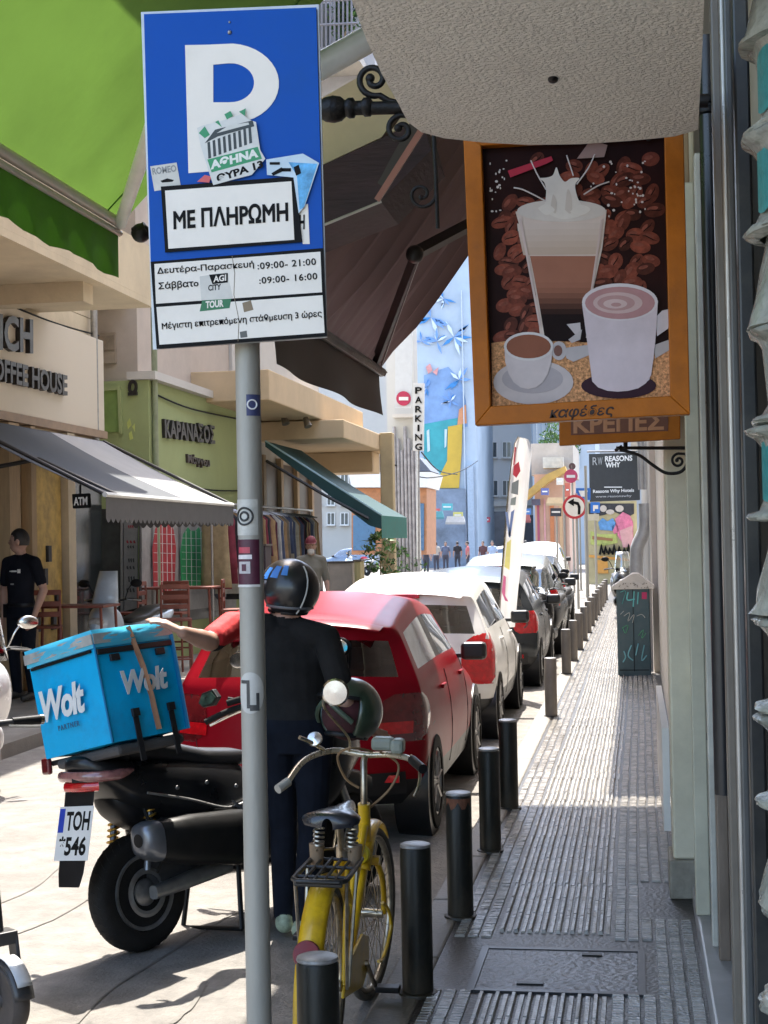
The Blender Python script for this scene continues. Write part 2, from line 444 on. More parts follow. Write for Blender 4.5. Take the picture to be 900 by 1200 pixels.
b = MB(); b.tube([(WX+.055, 7.25, 1.02), (WX+.05, 7.25, .93), (WX+.06, 7.25, .86)], .008); b.build('cable', BLACK, shop, world=True)
b = MB(); b.bx(WX-.02, .6, 2.2, 7.2, SWZ-.05, SWZ+.09); b.build('door_step', mat('grey_marble', (.36, .35, .34), .4, var=.2, scale=5, dirt=(.2, .19, .18), dscale=2), shop, world=True, bevel=.01)
# recessed shop front behind the posts, a dark sheet for the unlit interior
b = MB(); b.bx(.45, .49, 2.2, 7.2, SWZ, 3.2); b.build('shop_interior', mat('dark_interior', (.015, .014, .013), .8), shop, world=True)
WOODP = mat('aged_wood_frame', (.33, .23, .13), .55, var=.25, scale=5, stretch=(6, 6, 1))
DARKGAP = mat('dark_painted_metal', (.022, .023, .023), .35, var=.25, scale=5, dirt=(.10, .09, .07), dscale=4, damt=.4)
GREYMET = mat('grey_brown_metal', (.15, .130, .105), .36, var=.2, scale=4, dirt=(.1, .08, .06), dscale=3, damt=.5, stretch=(4, 4, 1))
def upright(name, px0, px1, Y, m, z0=SWZ, z1=3.2, dep=.06, bevel=.006, ytop=500):
    x0 = at(px0, 640, Y).x; x1 = at(px1, 640, Y).x
    b = MB(); b.bx(x0, x1, Y, Y+dep, z0, z1); return b.build(name, m, shop, world=True, bevel=bevel)
upright('door_frame', 806, 823, 6.6, mat('pale_green_frame', (.58, .55, .42), .5, var=.15, scale=4), SWZ+.09, 3.3)
upright('door_frame', 824, 832, 6.1, mat('worn_white_trim', (.55, .53, .46), .5, var=.2, scale=6), SWZ+.09, 3.3)
upright('door_panel', 832, 846, 5.9, mat('brown_door_edge', (.19, .145, .11), .45, var=.3, scale=4, stretch=(5, 5, 1)), SWZ+.09, 3.3)
b = MB(); x_ = at(834, 300, 5.0).x
b.tube([(x_, 5.0, .98), (x_, 5.0, 3.4)], .030, 14); b.build('drain_pipe', mat('black_pipe', (.02, .02, .022), .3, var=.3), shop, world=True, smooth=40)
b = MB()
for zz in (at(834, 118, 5).z, at(834, 130, 5).z): b.lathe([(.031, -.014), (.041, -.010), (.043, 0), (.041, .010), (.031, .014)], 18, 0, T(x_, 5.0, zz))
b.build('pipe_clamp', BLACK, shop, world=True, smooth=40)
upright('door_post', 847, 858, 4.3, GREYMET, SWZ+.09, 3.4)
upright('door_post', 858.5, 862, 4.25, mat('bright_edge_strip', (.62, .58, .52), .3, metal=.4, var=.2), SWZ+.09, 3.4, bevel=.002)
upright('door_post', 862.5, 872, 4.2, mat('sooty_post', (.10, .10, .095), .4, var=.3, scale=4, stretch=(4, 4, 1)), SWZ+.09, 3.4)  # plain dark grey post with uneven tone
upright('door_post', 873, 892, 3.9, DARKGAP, SWZ+.09, 3.4)  # dark strip standing in for the shaded gap beside the posts
upright('wood_strip', 799, 818, 6.9, WOODP, at(800, 270, 6.9).z, 3.6)

# the low canopy overhead: rough stucco underside with a rounded corner
STUC = mat('rough_stucco', (0.88, 0.83, 0.74), 0.9, var=0.05, scale=20, bump=0.0, dirt=(.7, .65, .58), dscale=1.2, damt=.5)
n_ = STUC.node_tree.nodes; l_ = STUC.node_tree.links
vo = n_.new('ShaderNodeTexNoise'); vo.inputs['Scale'].default_value = 85; vo.inputs['Detail'].default_value = 6
tc = n_.new('ShaderNodeTexCoord'); l_.new(tc.outputs['Object'], vo.inputs['Vector'])
cr_ = n_.new('ShaderNodeValToRGB'); cr_.color_ramp.elements[0].position = .42; cr_.color_ramp.elements[1].position = .56
l_.new(vo.outputs['Fac'], cr_.inputs['Fac'])
bp_ = n_.new('ShaderNodeBump'); bp_.inputs['Strength'].default_value = .55; bp_.inputs['Distance'].default_value = .012
l_.new(cr_.outputs['Color'], bp_.inputs['Height']); l_.new(bp_.outputs[0], n_['Principled BSDF'].inputs['Normal'])
ZC = 2.86
outl = [gnd(x, y, ZC) for x, y in [(380, -70), (412, 0), (430, 48), (447, 86), (466, 120), (478, 143), (494, 155), (520, 162), (565, 167), (620, 170), (680, 169), (740, 165), (790, 160), (818, 152), (823, 60), (828, -70)]]
outl = [Vector((p.x, p.y, ZC)) for p in outl]
b = MB(); b.prism(outl, (0, 0, .16)); b.build('canopy', STUC, shop, world=True)
b = MB(); c_ = gnd(648, 92, ZC); b.ell((c_.x, c_.y, ZC-.002), (.012, .02, .008)); b.build('ceiling_hook', IRON, shop, world=True, smooth=60)
# upper storeys, out of view, with a deep balcony added to shade the near pavement
b = MB(); b.bx(-2.1, 1.5, -2.0, 12.35, 6.1, 6.35); b.bx(.3, 8, -6, 12.3, 5.41, 19); b.bx(-2.1, -2.02, -2.0, 12.35, 6.351, 7.2); b.build('balcony', PALE, shop, world=True)

# crumpled wrapped stacks hanging at the right edge
PLAS = mat('crinkled_clear_plastic', (0.24, 0.25, 0.21), 0.22, var=0.35, scale=9, bump=0.7, bscale=18, spec=.6)
TEAL = mat('teal_print', (0.03, 0.20, 0.195), 0.35, var=0.35, scale=12, bump=.4, bscale=18)
yy_ = 3.05
rows = [(-60, 60), (45, 165), (160, 280), (270, 390), (385, 500), (500, 612), (614, 722), (722, 835), (835, 945), (942, 1060), (1058, 1175), (1170, 1290)]
for i, (a, c) in enumerate(rows):
    la = ['topmost', 'second', 'third', 'fourth', 'fifth', 'sixth', 'seventh', 'eighth', 'ninth', 'tenth', 'eleventh', 'lowest'][i]
    z1 = at(890, a, yy_).z; z0 = at(890, c, yy_).z; X0 = at(880+1.5*math.sin(i*2.1)+(0 if i < 5 else -3), 600, yy_).x
    t = thing('plastic_pack', 'clear plastic wrapped pack hanging at the right edge, %s of the column%s' % (la, ', with teal print' if i in (0, 1, 2, 5) else ''), 'plastic pack', (X0, yy_, z0), group='wrapped packs hanging in a column by the door')
    h = z1-z0; rnd = random.Random(i); cxx = .185
    prof = [(.00, .150), (.02, .178), (.05, .184), (.09, .180), (.12, .160), (.22, .150), (.50, .150), (.78, .155), (.88, .166), (.92, .182), (.96, .185), (.985, .178), (1.0, .150)] if i % 3 else [(.00, .150), (.03, .186), (.08, .182), (.14, .178), (.30, .168), (.60, .155), (.85, .142), (.97, .138), (1.0, .135)]
    P = []; S = 40
    for (u, r_) in prof:
        ph = rnd.uniform(0, 6)
        P.append([(cxx+(r_+.0035*math.sin(5*a+ph)+.002*math.sin(13*a+2*ph))*math.cos(a), (r_+.0035*math.sin(5*a+ph))*math.sin(a), u*h) for a in [2*math.pi*k/S for k in range(S+1)]])
    b = MB(); b.grid(P); b.build('wrapper', PLAS, t, smooth=60)
    b = MB(); b.torus(.176, .006, 40, 6, 0, T(cxx, 0, .05*h)); b.build('lip', PLAS, t, smooth=60)
    if i in (0, 1, 2, 5):
        b = MB(); b.grid([[(cxx+.1585*math.cos(R(a)), .1585*math.sin(R(a)), h*(u+.02*math.sin(a*.3+u*9))) for a in range(188, 262, 6)] for u in (.22, .45, .70, .86)]); b.build('printed_patch', TEAL, t, smooth=60)

# ================================================================ awnings on the right-hand buildings
# green awning (underside seen from below)
GREEN = mat('green_awning_cloth', (0.105, 0.195, 0.035), 0.75, var=0.15, scale=1.0, bump=.1, bscale=6, transl=.36, dirt=(.06, .115, .02), dscale=.8, damt=.5)
aw = thing('green_awning', 'bright green cloth awning seen from below with hanging valance, top left', 'awning', (-1.4, 4.0, 2.6))
YA = 7.0
p0 = at(141, 263, YA); p1 = at(430, -66, YA)           # far end: outer bar -> wall
slope = (p1-p0)/(p1.x-p0.x)
top = p0+slope*(WX-.03-p0.x); top2 = Vector((top.x, 4.15, top.z))
o2 = Vector((p0.x, 4.15, p0.z))
nx = 14; ny = 12
P = [[p0.lerp(top, i/nx).lerp(o2.lerp(top2, i/nx), j/ny)+Vector((0, 0, -.035*math.sin(math.pi*i/nx)*(1+.3*math.sin(j*1.3)))) for j in range(ny+1)] for i in range(nx+1)]
b = MB(); b.grid(P); b.build('canopy_cloth', GREEN, aw, world=True, smooth=180)
b = MB()
for f_ in (.34,):
    q = [Vector((p.x, p.y, p.z-.006)) for p in [P[i][int(f_*ny*.34)] for i in range(nx+1)]]
    b.tube(q, .0035, 6)
b.build('seam', mat('green_seam', (.04, .12, .01), .8), aw, world=True)
b = MB(); q0 = Vector((p0.x, p0.y+.02, p0.z+.005)); b.tube([q0, (p0.x, 4.15, p0.z+.005)], .026, 10); b.tube([(p0.x-.01, p0.y+.02, p0.z-.04), (p0.x-.01, 4.15, p0.z-.04)], .016, 8); b.build('front_bar', mat('cream_bar', (.6, .55, .45), .4, var=.1), aw, world=True, smooth=60)
b = MB(); pb = at(131, 326, YA); hz = p0.z-pb.z
V = []
for i in range(31):
    yy = p0.y-(p0.y-4.15)*i/30; V.append([Vector((p0.x-.012+.010*math.sin(i*1.9)*k/4, yy, p0.z-.05-(hz-.05)*k/4*(1+.05*math.sin(i*.8)))) for k in range(5)])
b.grid(V); b.build('valance', mat('green_valance_cloth', (.055, .17, .012), .75, var=.2, scale=3, bump=.15, bscale=8, transl=.3), aw, world=True, smooth=180)
b = MB(); q1 = at(141, 262, YA-.02); q2 = at(178, 150, 5.2); b.tube([q1, q2, q2+(q2-q1)*.15], .030, 10, flat=1.0); b.build('side_arm', mat('cream_arm', (.78, .74, .64), .4, var=.1), aw, world=True, smooth=60)
b = MB(); b.tube([at(158, 275, 6.8), at(172, 268, 6.8)], .035, 10); b.ell(at(165, 273, 6.8), .045); b.build('crank_joint', IRON, aw, world=True, smooth=60)

# brown pleated awning
YB = 10.0
BROWN = mat('brown_awning_cloth', (0.165, 0.112, 0.106), 0.65, var=0.06, scale=1.0, bump=.12, bscale=14, transl=.36)
ba = thing('brown_awning', 'dark brown pleated awning with folding arms hung over the parked cars', 'awning', (-1.5, 8, 2.6))
o_f = at(446, 432, YB); w_f = at(600, 205, YB)
sl = (w_f-o_f)/(w_f.x-o_f.x); wf = o_f+sl*(WX-.02-o_f.x)
YN = 6.95
NS = 72; NL = 14; P = []
for j in range(NS+1):
    yy = YB+(YN-YB)*j/NS
    fold = ((0, .10, .03, -.065)[j % 4]+.02*math.sin(j*1.7))
    row_ = []
    for i in range(NL+1):
        t_ = i/NL; p = o_f.lerp(wf, t_)
        fan = fold*min(1, t_*6)*(1-.6*t_)*(1+.5*math.sin(j*.7))+.05*math.sin(math.pi*t_)*-1.2
        row_.append(Vector((p.x, yy-.25*t_*(j/NS), p.z+fan)))
    P.append(row_)
b = MB(); b.grid(P); b.build('pleated_cloth', BROWN, ba, world=True, smooth=50)
DKBAR = mat('dark_bronze_bar', (.02, .017, .015), .45, var=.3)
b = MB(); b.tube([(o_f.x, YB+.03, o_f.z-.02), (o_f.x, YN, o_f.z-.02)], .032, 10); b.build('front_bar', DKBAR, ba, world=True, smooth=60)
b = MB(); b.tube([(o_f.x+.03+.012*math.cos(j*1.57), YB-(YB-YN)*j/400, o_f.z-.03+.022*math.sin(j*1.57)) for j in range(400)], .006, 4)
b.build('lacing', mat('grey_lacing', (.35, .33, .31), .6), ba, world=True)
hv = o_f.z-at(447, 487, YB).z
V = []
for j in range(61):
    yy = YB-(YB-YN)*j/60
    V.append([Vector((o_f.x-.01+.022*math.sin(j*.22+k*.3)*k/4, yy, o_f.z-.05-(hv-.05)*k/4)) for k in range(5)])
b = MB(); b.grid(V); b.build('valance', mat('brown_valance_cloth', (.062, .047, .040), .7, var=.2, scale=3, transl=.12), ba, world=True, smooth=180)
def bar(name, a, c, r, m, par, sq=True):
    b = MB(); b.tube([a, c], r, 4 if sq else 10); return b.build(name, m, par, world=True)
Ya = 9.5
bar('folding_arm', at(440, 424, 9.7), at(487, 300, 8.2), .032, DKBAR, ba); bar('folding_arm', at(485, 298, 8.2), at(572, 252, 8.9), .040, DKBAR, ba)
bar('arm_cable', at(447, 428, 9.68), at(491, 303, 8.17), .006, STEEL, ba)
b = MB(); b.ell(at(486, 298, 8.18), .05); b.build('arm_elbow', DKBAR, ba, world=True, smooth=60)
Yc = 6.3
bar('folding_arm', at(443, 233, Yc), at(497, 148, Yc-.3), .018, mat('red_brown_arm', (.30, .13, .10), .5), ba)
bar('folding_arm', at(450, 215, Yc+.12), at(492, 138, Yc-.2), .030, DKBAR, ba)
# a second, half-rolled dark awning nearer to the camera, cream box above it
da = thing('rolled_dark_awning', 'dark brown half-rolled awning under a cream housing behind the iron bracket', 'awning', at(420, 200, 6.2))
b = MB(); b.prism(pp([(330, 214), (380, 193), (495, 140), (505, 176), (446, 236), (380, 262), (330, 282)], 6.6), (0, .5, 0)); b.build('rolled_cloth', mat('rolled_brown_cloth', (.045, .024, .030), .7, var=.4, scale=3, stretch=(1, 1, 6), bump=.3, bscale=10), da, world=True)
bar('hem', at(330, 284, 6.57), at(447, 236, 6.57), .006, mat('pale_hem', (.5, .46, .42), .6), da)
b = MB(); b.prism(pp([(320, 150), (380, 113), (470, 62), (500, 100), (490, 141), (380, 192), (320, 216)], 6.9), (0, .4, 0)); b.build('housing', mat('cream_housing', (.80, .66, .46), .6, var=.06), da, world=True)
b = MB(); b.tube([at(330, 104, 6.85), at(378, 76, 6.85), at(430, 47, 6.85), at(480, 20, 6.85)], .062, 16); b.build('roller_tube', mat('pale_blue_roller', (.70, .72, .78), .35, var=.1), da, world=True, smooth=60)
# ================================================================ parking sign
PY = 3.87
ps = thing('parking_sign', 'blue parking sign with white P above white plates on a grey pole, stickers on both', 'sign', (at(302, 1190, 3.95).x, 3.95, 0.12))
GALV = mat('galvanised_pole', (0.36, 0.345, 0.30), 0.5, metal=.15, var=0.16, scale=5, bump=.08, bscale=40, dirt=(.16, .14, .11), dscale=5, damt=.5, stretch=(1, 1, .3))
xp = at(302, 1100, 3.95).x; rp = 30/2*3.95/F
b = MB(); b.tube([(xp, 3.95, .12), (xp, 3.95, at(290, 30, 3.95).z)], rp, 24); b.build('pole', GALV, ps, world=True, smooth=40)
b = MB(); b.lathe([(.05, 0), (.05, .02), (rp, .05)], 20, 0, T(xp, 3.95, .12)); b.build('pole_foot', GALV, ps, world=True, smooth=40)
BLUE = mat('sign_blue', (0.002, 0.075, 0.40), 0.45, spec=.15, var=0.10, scale=3, dirt=(.012, .07, .25), dscale=3)
SWHT = mat('sign_white', (0.80, 0.745, 0.655), 0.45, var=0.05, scale=4, dirt=(.62, .56, .47), dscale=2.5, damt=.5)
Q = [(169, 17), (371, 9), (379, 292), (177, 308)]
b = MB(); pix_plate(b, Q, PY, .004); b.build('blue_plate', BLUE, ps, world=True, bevel=.001)
b = MB(); pix_plate(b, [(166, 15), (374, 6), (384, 396), (180, 410)], PY+.012, .006); b.build('back_plate', STEEL, ps, world=True)
# the letter P
cx, cy = 268, 98
arc = [(cx+59*math.cos(R(a)), cy+47*math.sin(R(a))) for a in range(-85, 91, 9)]
outer = [(217, 53)] + arc + [(256, 146), (259, 200), (221, 203)]
iarc = [(270+28*math.cos(R(a)), 97+23*math.sin(R(a))) for a in range(88, -89, -11)]
b = MB()
L = [(217, 53), (250, 52.4), (250, 76), (250, 120), (257, 146), (259, 200), (221, 203)]
pix_plate(b, L, PY-.0042, .0012)
oa = [(247, 52.3)] + arc + [(252, 145)]; ia = [(249, 76)] + iarc[::-1] + [(249, 120)]
for i in range(max(len(oa), len(ia))-1):
    def smp(s_, t):
        f_ = t*(len(s_)-1); k = min(int(f_), len(s_)-2); return (s_[k][0]+(s_[k+1][0]-s_[k][0])*(f_-k), s_[k][1]+(s_[k+1][1]-s_[k][1])*(f_-k))
    n_ = max(len(oa), len(ia))-1
    q = [smp(oa, i/n_), smp(oa, (i+1)/n_), smp(ia, (i+1)/n_), smp(ia, i/n_)]
    pix_plate(b, q, PY-.0046, .0012)
b.build('letter', SWHT, ps, world=True)
b = MB(); b.ell(at(269, 38, PY-.005), .006, 10, 6); b.ell(at(269, 26, PY-.005), .003, 8, 6); b.build('bolt', STEEL, ps, world=True, smooth=60)
def pixtext(par, name, s, bl, br, tl, Y, m, th=.0012, bold=0.0, shear=0.0, spacing=1.0, stroke=0.0):
    b = MB(); text_into(b, s, at(*bl, Y), at(*br, Y), at(*tl, Y), (0, -th, 0), 0, bold, shear, spacing, stroke)
    return b.build(name, m, par, world=True)
# pay plate
b = MB(); pix_plate(b, [(189, 219), (347, 207), (354, 284), (194, 296)], PY-.0065, .004); b.build('pay_plate_border', INK, ps, world=True)
b = MB(); pix_plate(b, [(193.5, 223.5), (341.5, 212.5), (345, 281), (197.5, 291.5)], PY-.0107, .001); b.build('pay_plate', SWHT, ps, world=True)
pixtext(ps, 'pay_lettering', 'ΜΕ ΠΛΗΡΩΜΗ', (203.5, 269), (338, 259), (203, 246), PY-.0118, INK, stroke=.030)
b = MB(); pix_plate(b, [(348, 240), (361, 239), (363, 286), (355, 286)], PY-.0045, .001); b.build('old_plate_edge', SWHT, ps, world=True)
pixtext(ps, 'old_lettering', 'Η', (351, 269), (357, 268.6), (351, 252), PY-.0057, INK, bold=.03)
# hours plates
b = MB(); pix_plate(b, [(177, 307), (379, 291), (383, 394), (184, 409)], PY-.0005, .004); b.build('hours_plate_border', INK, ps, world=True)
b = MB(); pix_plate(b, [(181, 309.5), (375.5, 295), (377.5, 342.5), (183, 356)], PY-.0047, .001); pix_plate(b, [(183.5, 360), (378, 346), (380.5, 390), (187, 404)], PY-.0047, .001); b.build('hours_plate', SWHT, ps, world=True)
pixtext(ps, 'hours_lettering', 'Δευτέρα-Παρασκευή', (184.5, 323), (298, 315), (184, 313.5), PY-.0058, INK, stroke=.018)
pixtext(ps, 'hours_lettering', ':09:00- 21:00', (302, 316), (370.5, 310.5), (301.5, 308), PY-.0058, INK, bold=.014, spacing=1.1)
pixtext(ps, 'hours_lettering', 'Σάββατο', (186, 341.5), (233, 337.5), (185.5, 331), PY-.0058, INK, stroke=.018)
pixtext(ps, 'hours_lettering', ':09:00- 16:00', (304, 333), (372, 327.5), (303.5, 325), PY-.0058, INK, bold=.014, spacing=1.1)
pixtext(ps, 'hours_lettering', 'Μέγιστη επιτρεπόμενη στάθμευση 3 ώρες', (190, 388), (377.5, 373), (189.5, 378), PY-.0058, INK, stroke=.018)
# stickers
def sticker(pts, col, Y=PY-.0056, name='sticker', par=ps, **k):
    b = MB(); pix_plate(b, pts, Y, .0006); return b.build(name, cm(col, .5, scale=14, **k), par, world=True)
Ys = PY-.0118
st = sticker([(231, 150), (238, 147), (262, 141), (285, 133), (291, 140), (300, 143), (305, 176), (311, 186), (295, 205), (275, 210), (250, 217), (245, 202), (235, 170)], (.62, .62, .58), Ys)
b = MB()
for q in ([(233, 156), (240, 148), (246, 158), (240, 162)], [(263, 134), (270, 130), (273, 136), (266, 140)], [(280, 131), (288, 127), (287, 136)], [(252, 143), (256, 141), (260, 149)]): pix_plate(b, q, Ys-.0007, .0005)
pix_plate(b, [(243, 187), (302, 172), (307, 186), (248, 202)], Ys-.0007, .0005)
b.build('green_rays', cm((.03, .27, .11), .5), st, world=True)
b = MB()
pix_plate(b, [(240, 168), (252, 152), (296, 141), (298, 148), (255, 160)], Ys-.0008, .0005)
for k in range(9): x0 = 243+k*6; y0 = 170-k*2.2-3; pix_plate(b, [(x0, y0), (x0+3, y0-1), (x0+4.5, y0+18), (x0+1.2, y0+19)], Ys-.0008, .0005)
b.build('temple_drawing', cm((.03, .04, .04), .5), st, world=True)
b = MB(); pix_plate(b, [(254, 156), (268, 147), (291, 143.5), (292, 146)], Ys-.0014, .0004); b.build('pediment', cm((.6, .6, .55), .5), st, world=True)
pixtext(st, 'sticker_lettering', 'ΑΘΗΝΑ', (247, 199), (303, 184), (246, 188), Ys-.0014, cm((.7, .72, .66), .5), .0005, bold=.05)
pixtext(st, 'sticker_lettering', 'ΘΥΡΑ 13', (255, 214), (309, 196), (253, 205), Ys-.0008, INK, .0005, bold=.04)
s2 = sticker([(176, 195), (207, 190.5), (212, 219), (181, 224)], (.58, .56, .50), PY-.0046)
pixtext(s2, 'sticker_lettering', 'ROMEO', (179, 205), (207, 201), (178, 197), PY-.0053, cm((.25, .25, .24), .5), .0004, bold=.03)
b = MB(); pix_plate(b, [(188, 212), (196, 209), (204, 211), (202, 213), (190, 214)], PY-.0053, .0004); b.build('sticker_drawing', INK, s2, world=True)
s3 = sticker([(312, 187), (355, 180), (374, 191), (357, 242), (350, 250), (344, 208), (313, 205)], (.50, .62, .70), PY-.0112)
b = MB(); pix_plate(b, [(338, 190), (372, 192), (356, 243), (351, 246), (348, 206)], PY-.0119, .0004); b.build('blue_print', cm((.10, .38, .70), .5, var=.5, scale=30), s3, world=True)
b = MB()
for q in (rect(316, 190, 328, 193), rect(330, 197, 341, 201), [(318, 203), (330, 196), (333, 200), (320, 206)], [(344, 196), (350, 193), (353, 203), (347, 206)]): pix_plate(b, q, PY-.0124, .0004)
b.build('sticker_drawing', INK, s3, world=True)
s4 = sticker([(231, 213), (240, 205), (248, 207), (245, 214)], (.6, .1, .1), PY-.0112)
s5 = sticker([(234, 324), (266, 319), (273, 349), (236, 352)], (.60, .58, .52), PY-.0054)
b = MB(); pix_plate(b, [(237, 352), (271, 350), (269, 361), (234, 365)], PY-.0057, .0006); b.build('green_band', cm((.02, .16, .06), .5), s5, world=True)
b = MB(); pix_plate(b, [(245, 322), (267, 320), (267, 331), (249, 333)], PY-.006, .0006); b.build('black_band', INK, s5, world=True)
pixtext(s5, 'sticker_lettering', 'TOUR', (241, 361.5), (262, 359.5), (241, 353), PY-.0064, SWHT, .0004, bold=.04)
pixtext(s5, 'sticker_lettering', 'AGI', (250, 331), (265, 329), (250, 323.5), PY-.0067, SWHT, .0004, bold=.03)
pixtext(s5, 'sticker_lettering', 'CITY', (244, 341), (259, 339.5), (244, 334), PY-.006, INK, .0004, bold=.03)
s6 = sticker([(284, 355), (294, 352), (297, 363), (286, 366)], (.22, .16, .09), PY-.0056)
s7 = sticker([(281, 389), (289, 387.5), (290, 395), (282, 396)], (.10, .10, .09), PY-.0056)
b = MB(); b.tube([at(272, 300, PY-.0058), at(275, 320, PY-.0058), at(274, 345, PY-.0058), at(280, 375, PY-.0058), at(279, 400, PY-.0058)], .0009, 6); b.build('crack', cm((.25, .2, .14), .8), ps, world=True)
# stickers wrapped on the pole
def polewrap(y0, y1, a0, a1, col, name='pole_sticker', n=10, lift=.0012, par=ps, xs=None):
    z1 = at(297, y0, 3.92).z; z0 = at(297, y1, 3.92).z; b = MB(); P = []
    for k in range(n+1):
        a = R(a0+(a1-a0)*k/n); rr = rp+lift; P.append([(xp+rr*math.sin(a), 3.95-rr*math.cos(a), z0), (xp+rr*math.sin(a), 3.95-rr*math.cos(a), z1)])
    b.grid(P, 0, True); return b.build(name, cm(col, .45, scale=30, var=.2), par, world=True, smooth=60)
s8 = polewrap(585, 627, -78, 50, (.50, .49, .44))
b = MB(); zc = at(292, 605, 3.92).z
def ringon(r_, t_, zc, col, nm, xc=-.12, par=ps, lift=.0022):
    b = MB(); pts = []
    for k in range(25):
        a = 2*math.pi*k/24; th = xc+r_*math.cos(a)/rp; pts.append((xp+(rp+lift)*math.sin(th), 3.95-(rp+lift)*math.cos(th), zc+r_*math.sin(a)))
    b.tube(pts, t_, 6, caps=False); return b.build(nm, cm(col, .5), par, world=True)
ringon(.022, .0028, zc, (.02, .02, .02), 'sticker_ring', -.25, s8); ringon(.011, .003, zc, (.03, .03, .03), 'sticker_ring', -.25, s8)
s9 = polewrap(632, 688, -75, 55, (.07, .012, .03))
z9 = at(292, 660, 3.92).z
polewrap(641, 648, -50, 10, (.45, .05, .08), 'sticker_band', 6, .002, s9); polewrap(650, 655, -55, 18, (.65, .6, .6), 'sticker_band', 6, .002, s9); polewrap(658, 672, -50, 10, (.45, .42, .42), 'sticker_band', 6, .002, s9); polewrap(661, 669, -30, -8, (.07, .012, .03), 'sticker_band', 6, .003, s9); polewrap(685, 688, -75, 55, (.6, .58, .55), 'sticker_band', 6, .0022, s9)
s10 = polewrap(462, 487, 5, 80, (.05, .06, .15)); ringon(.012, .0022, at(294, 474, 3.92).z, (.7, .7, .7), 'sticker_ring', .55, s10)
zc = at(299, 812, 3.92).z
b = MB(); P = []
for k in range(25):
    a = 2*math.pi*k/24
    P.append([(xp+(rp+.0014)*math.sin(-.02), 3.95-(rp+.0014)*math.cos(-.02), zc)] if False else None)
b = MB(); pts = []
for i in range(-8, 9):
    th = i/8*1.15; hgt = .054*math.sqrt(max(0.0, 1-(i/8.3)**2)); pts.append([(xp+(rp+.0014)*math.sin(th), 3.95-(rp+.0014)*math.cos(th), zc-hgt), (xp+(rp+.0014)*math.sin(th), 3.95-(rp+.0014)*math.cos(th), zc+hgt)])
b.grid(pts, 0, True); s11 = b.build('pole_sticker', cm((.50, .49, .45), .5), ps, world=True, smooth=60)
for (y0, y1, a0, a1) in ((797, 830, -16, -2), (826, 833, -2, 40), (797, 801, -48, -2), (812, 826, 26, 40)): polewrap(y0, y1, a0, a1, (.05, .05, .05), 'sticker_mark', 5, .0024, s11)

# ================================================================ coffee sign and its bracket
CY = 4.45
WOOD = mat('orange_varnished_wood', (0.44, 0.130, 0.008), 0.42, spec=.2, var=0.22, scale=4, stretch=(1.2, 1, 1.2), bump=.06, bscale=40, dirt=(.17, .06, .012), dscale=3, damt=.45)
cs = thing('coffee_sign', 'orange wooden framed hanging sign with picture of coffee glass, cup and mug', 'sign', at(680, 500, CY))
FO = [(545, 160), (800, 145), (808, 487), (559, 500)]; FI = [(566, 176), (778, 162), (785, 466), (577, 478)]
names = ['frame_rail', 'frame_stile', 'frame_rail', 'frame_stile']
for i in range(4):
    j = (i+1) % 4
    b = MB(); b.prism(pp([FO[i], FO[j], FI[j], FI[i]], CY+.03), (0, -.055, 0)); b.build(names[i], WOOD, cs, world=True, bevel=.003)
b = MB(); b.prism(pp([(560, 170), (783, 155), (789, 470), (572, 484)], CY+.020), (0, -.004, 0))
po = b.build('poster', mat('poster_dark', (0.020, 0.006, 0.005), 0.55, spec=.1, var=.35, scale=6), cs, world=True)
def px_in(x, y): return 569+ (y-176)*.036 < x < 777+(y-162)*.023 and 168 < y < 474
YP = CY+.0155
BEAN = mat('printed_beans', (0.150, 0.036, 0.020), .5, spec=.15, var=.5, scale=40, island=.6)
bm_ = [MB(), MB(), MB()]; random.seed(5); kk = 0
for yy in range(186, 402, 13):
    for xx in range(566, 790, 19):
        x = xx+random.uniform(-7, 7)+(yy//13 % 2)*9; y = yy+random.uniform(-5, 5)
        if not px_in(x-11, y) or not px_in(x+11, y) or random.random() < (.85 if y < 232 and x < 665 else (.45 if y < 222 else 0)): continue
        rx = random.uniform(10, 13); ry = random.uniform(6.5, 8.5); ro = random.uniform(-1.3, .3); kk += 1; d0 = YP-kk*.000022
        pix_plate(bm_[0], ellp(x, y, rx, ry, 18, ro), d0, .00001)
        c_, s_ = math.cos(ro), math.sin(ro)
        pix_plate(bm_[2], ellp(x-2.2*c_+2.4*s_, y-2.2*s_-2.4*c_, rx*.52, ry*.30, 12, ro), d0-.000012, .000003)
        if random.random() < .6: pix_plate(bm_[1], [(x+c_*rx*t-s_*(1.2*math.sin(t*3)+w_), y+s_*rx*t+c_*(1.2*math.sin(t*3)+w_)) for t, w_ in ((-.85, 0), (-.4, .7), (0, .8), (.4, .7), (.85, 0), (.4, -.5), (0, -.6), (-.4, -.5))], d0-.000016, .000003)
bm_[0].build('printed_beans', BEAN, po, world=True)
bm_[1].build('printed_creases', cm((.012, .004, .003), .55, spec=.1), po, world=True)
bm_[2].build('printed_highlights', cm((.24, .075, .05), .55, spec=.1, var=.4, scale=50), po, world=True)
YP -= .0045
PLN = [0]
def pl(pts, lay, col, nm, **k):
    PLN[0] += 1; b = MB(); pix_plate(b, pts, YP-.0016-lay*.0006-PLN[0]*.00002, .00001); return b.build(nm, cm(col, .55, spec=.1, **k), po, world=True)
gr = mat('printed_grain', (.55, .28, .13), .55, spec=.1, var=.8, scale=110)
b = MB(); pix_plate(b, [(576, 402), (620, 396), (660, 400), (700, 402), (784, 410), (785, 465), (577, 477)], YP-.0016, .0003); b.build('printed_grain', gr, po, world=True)
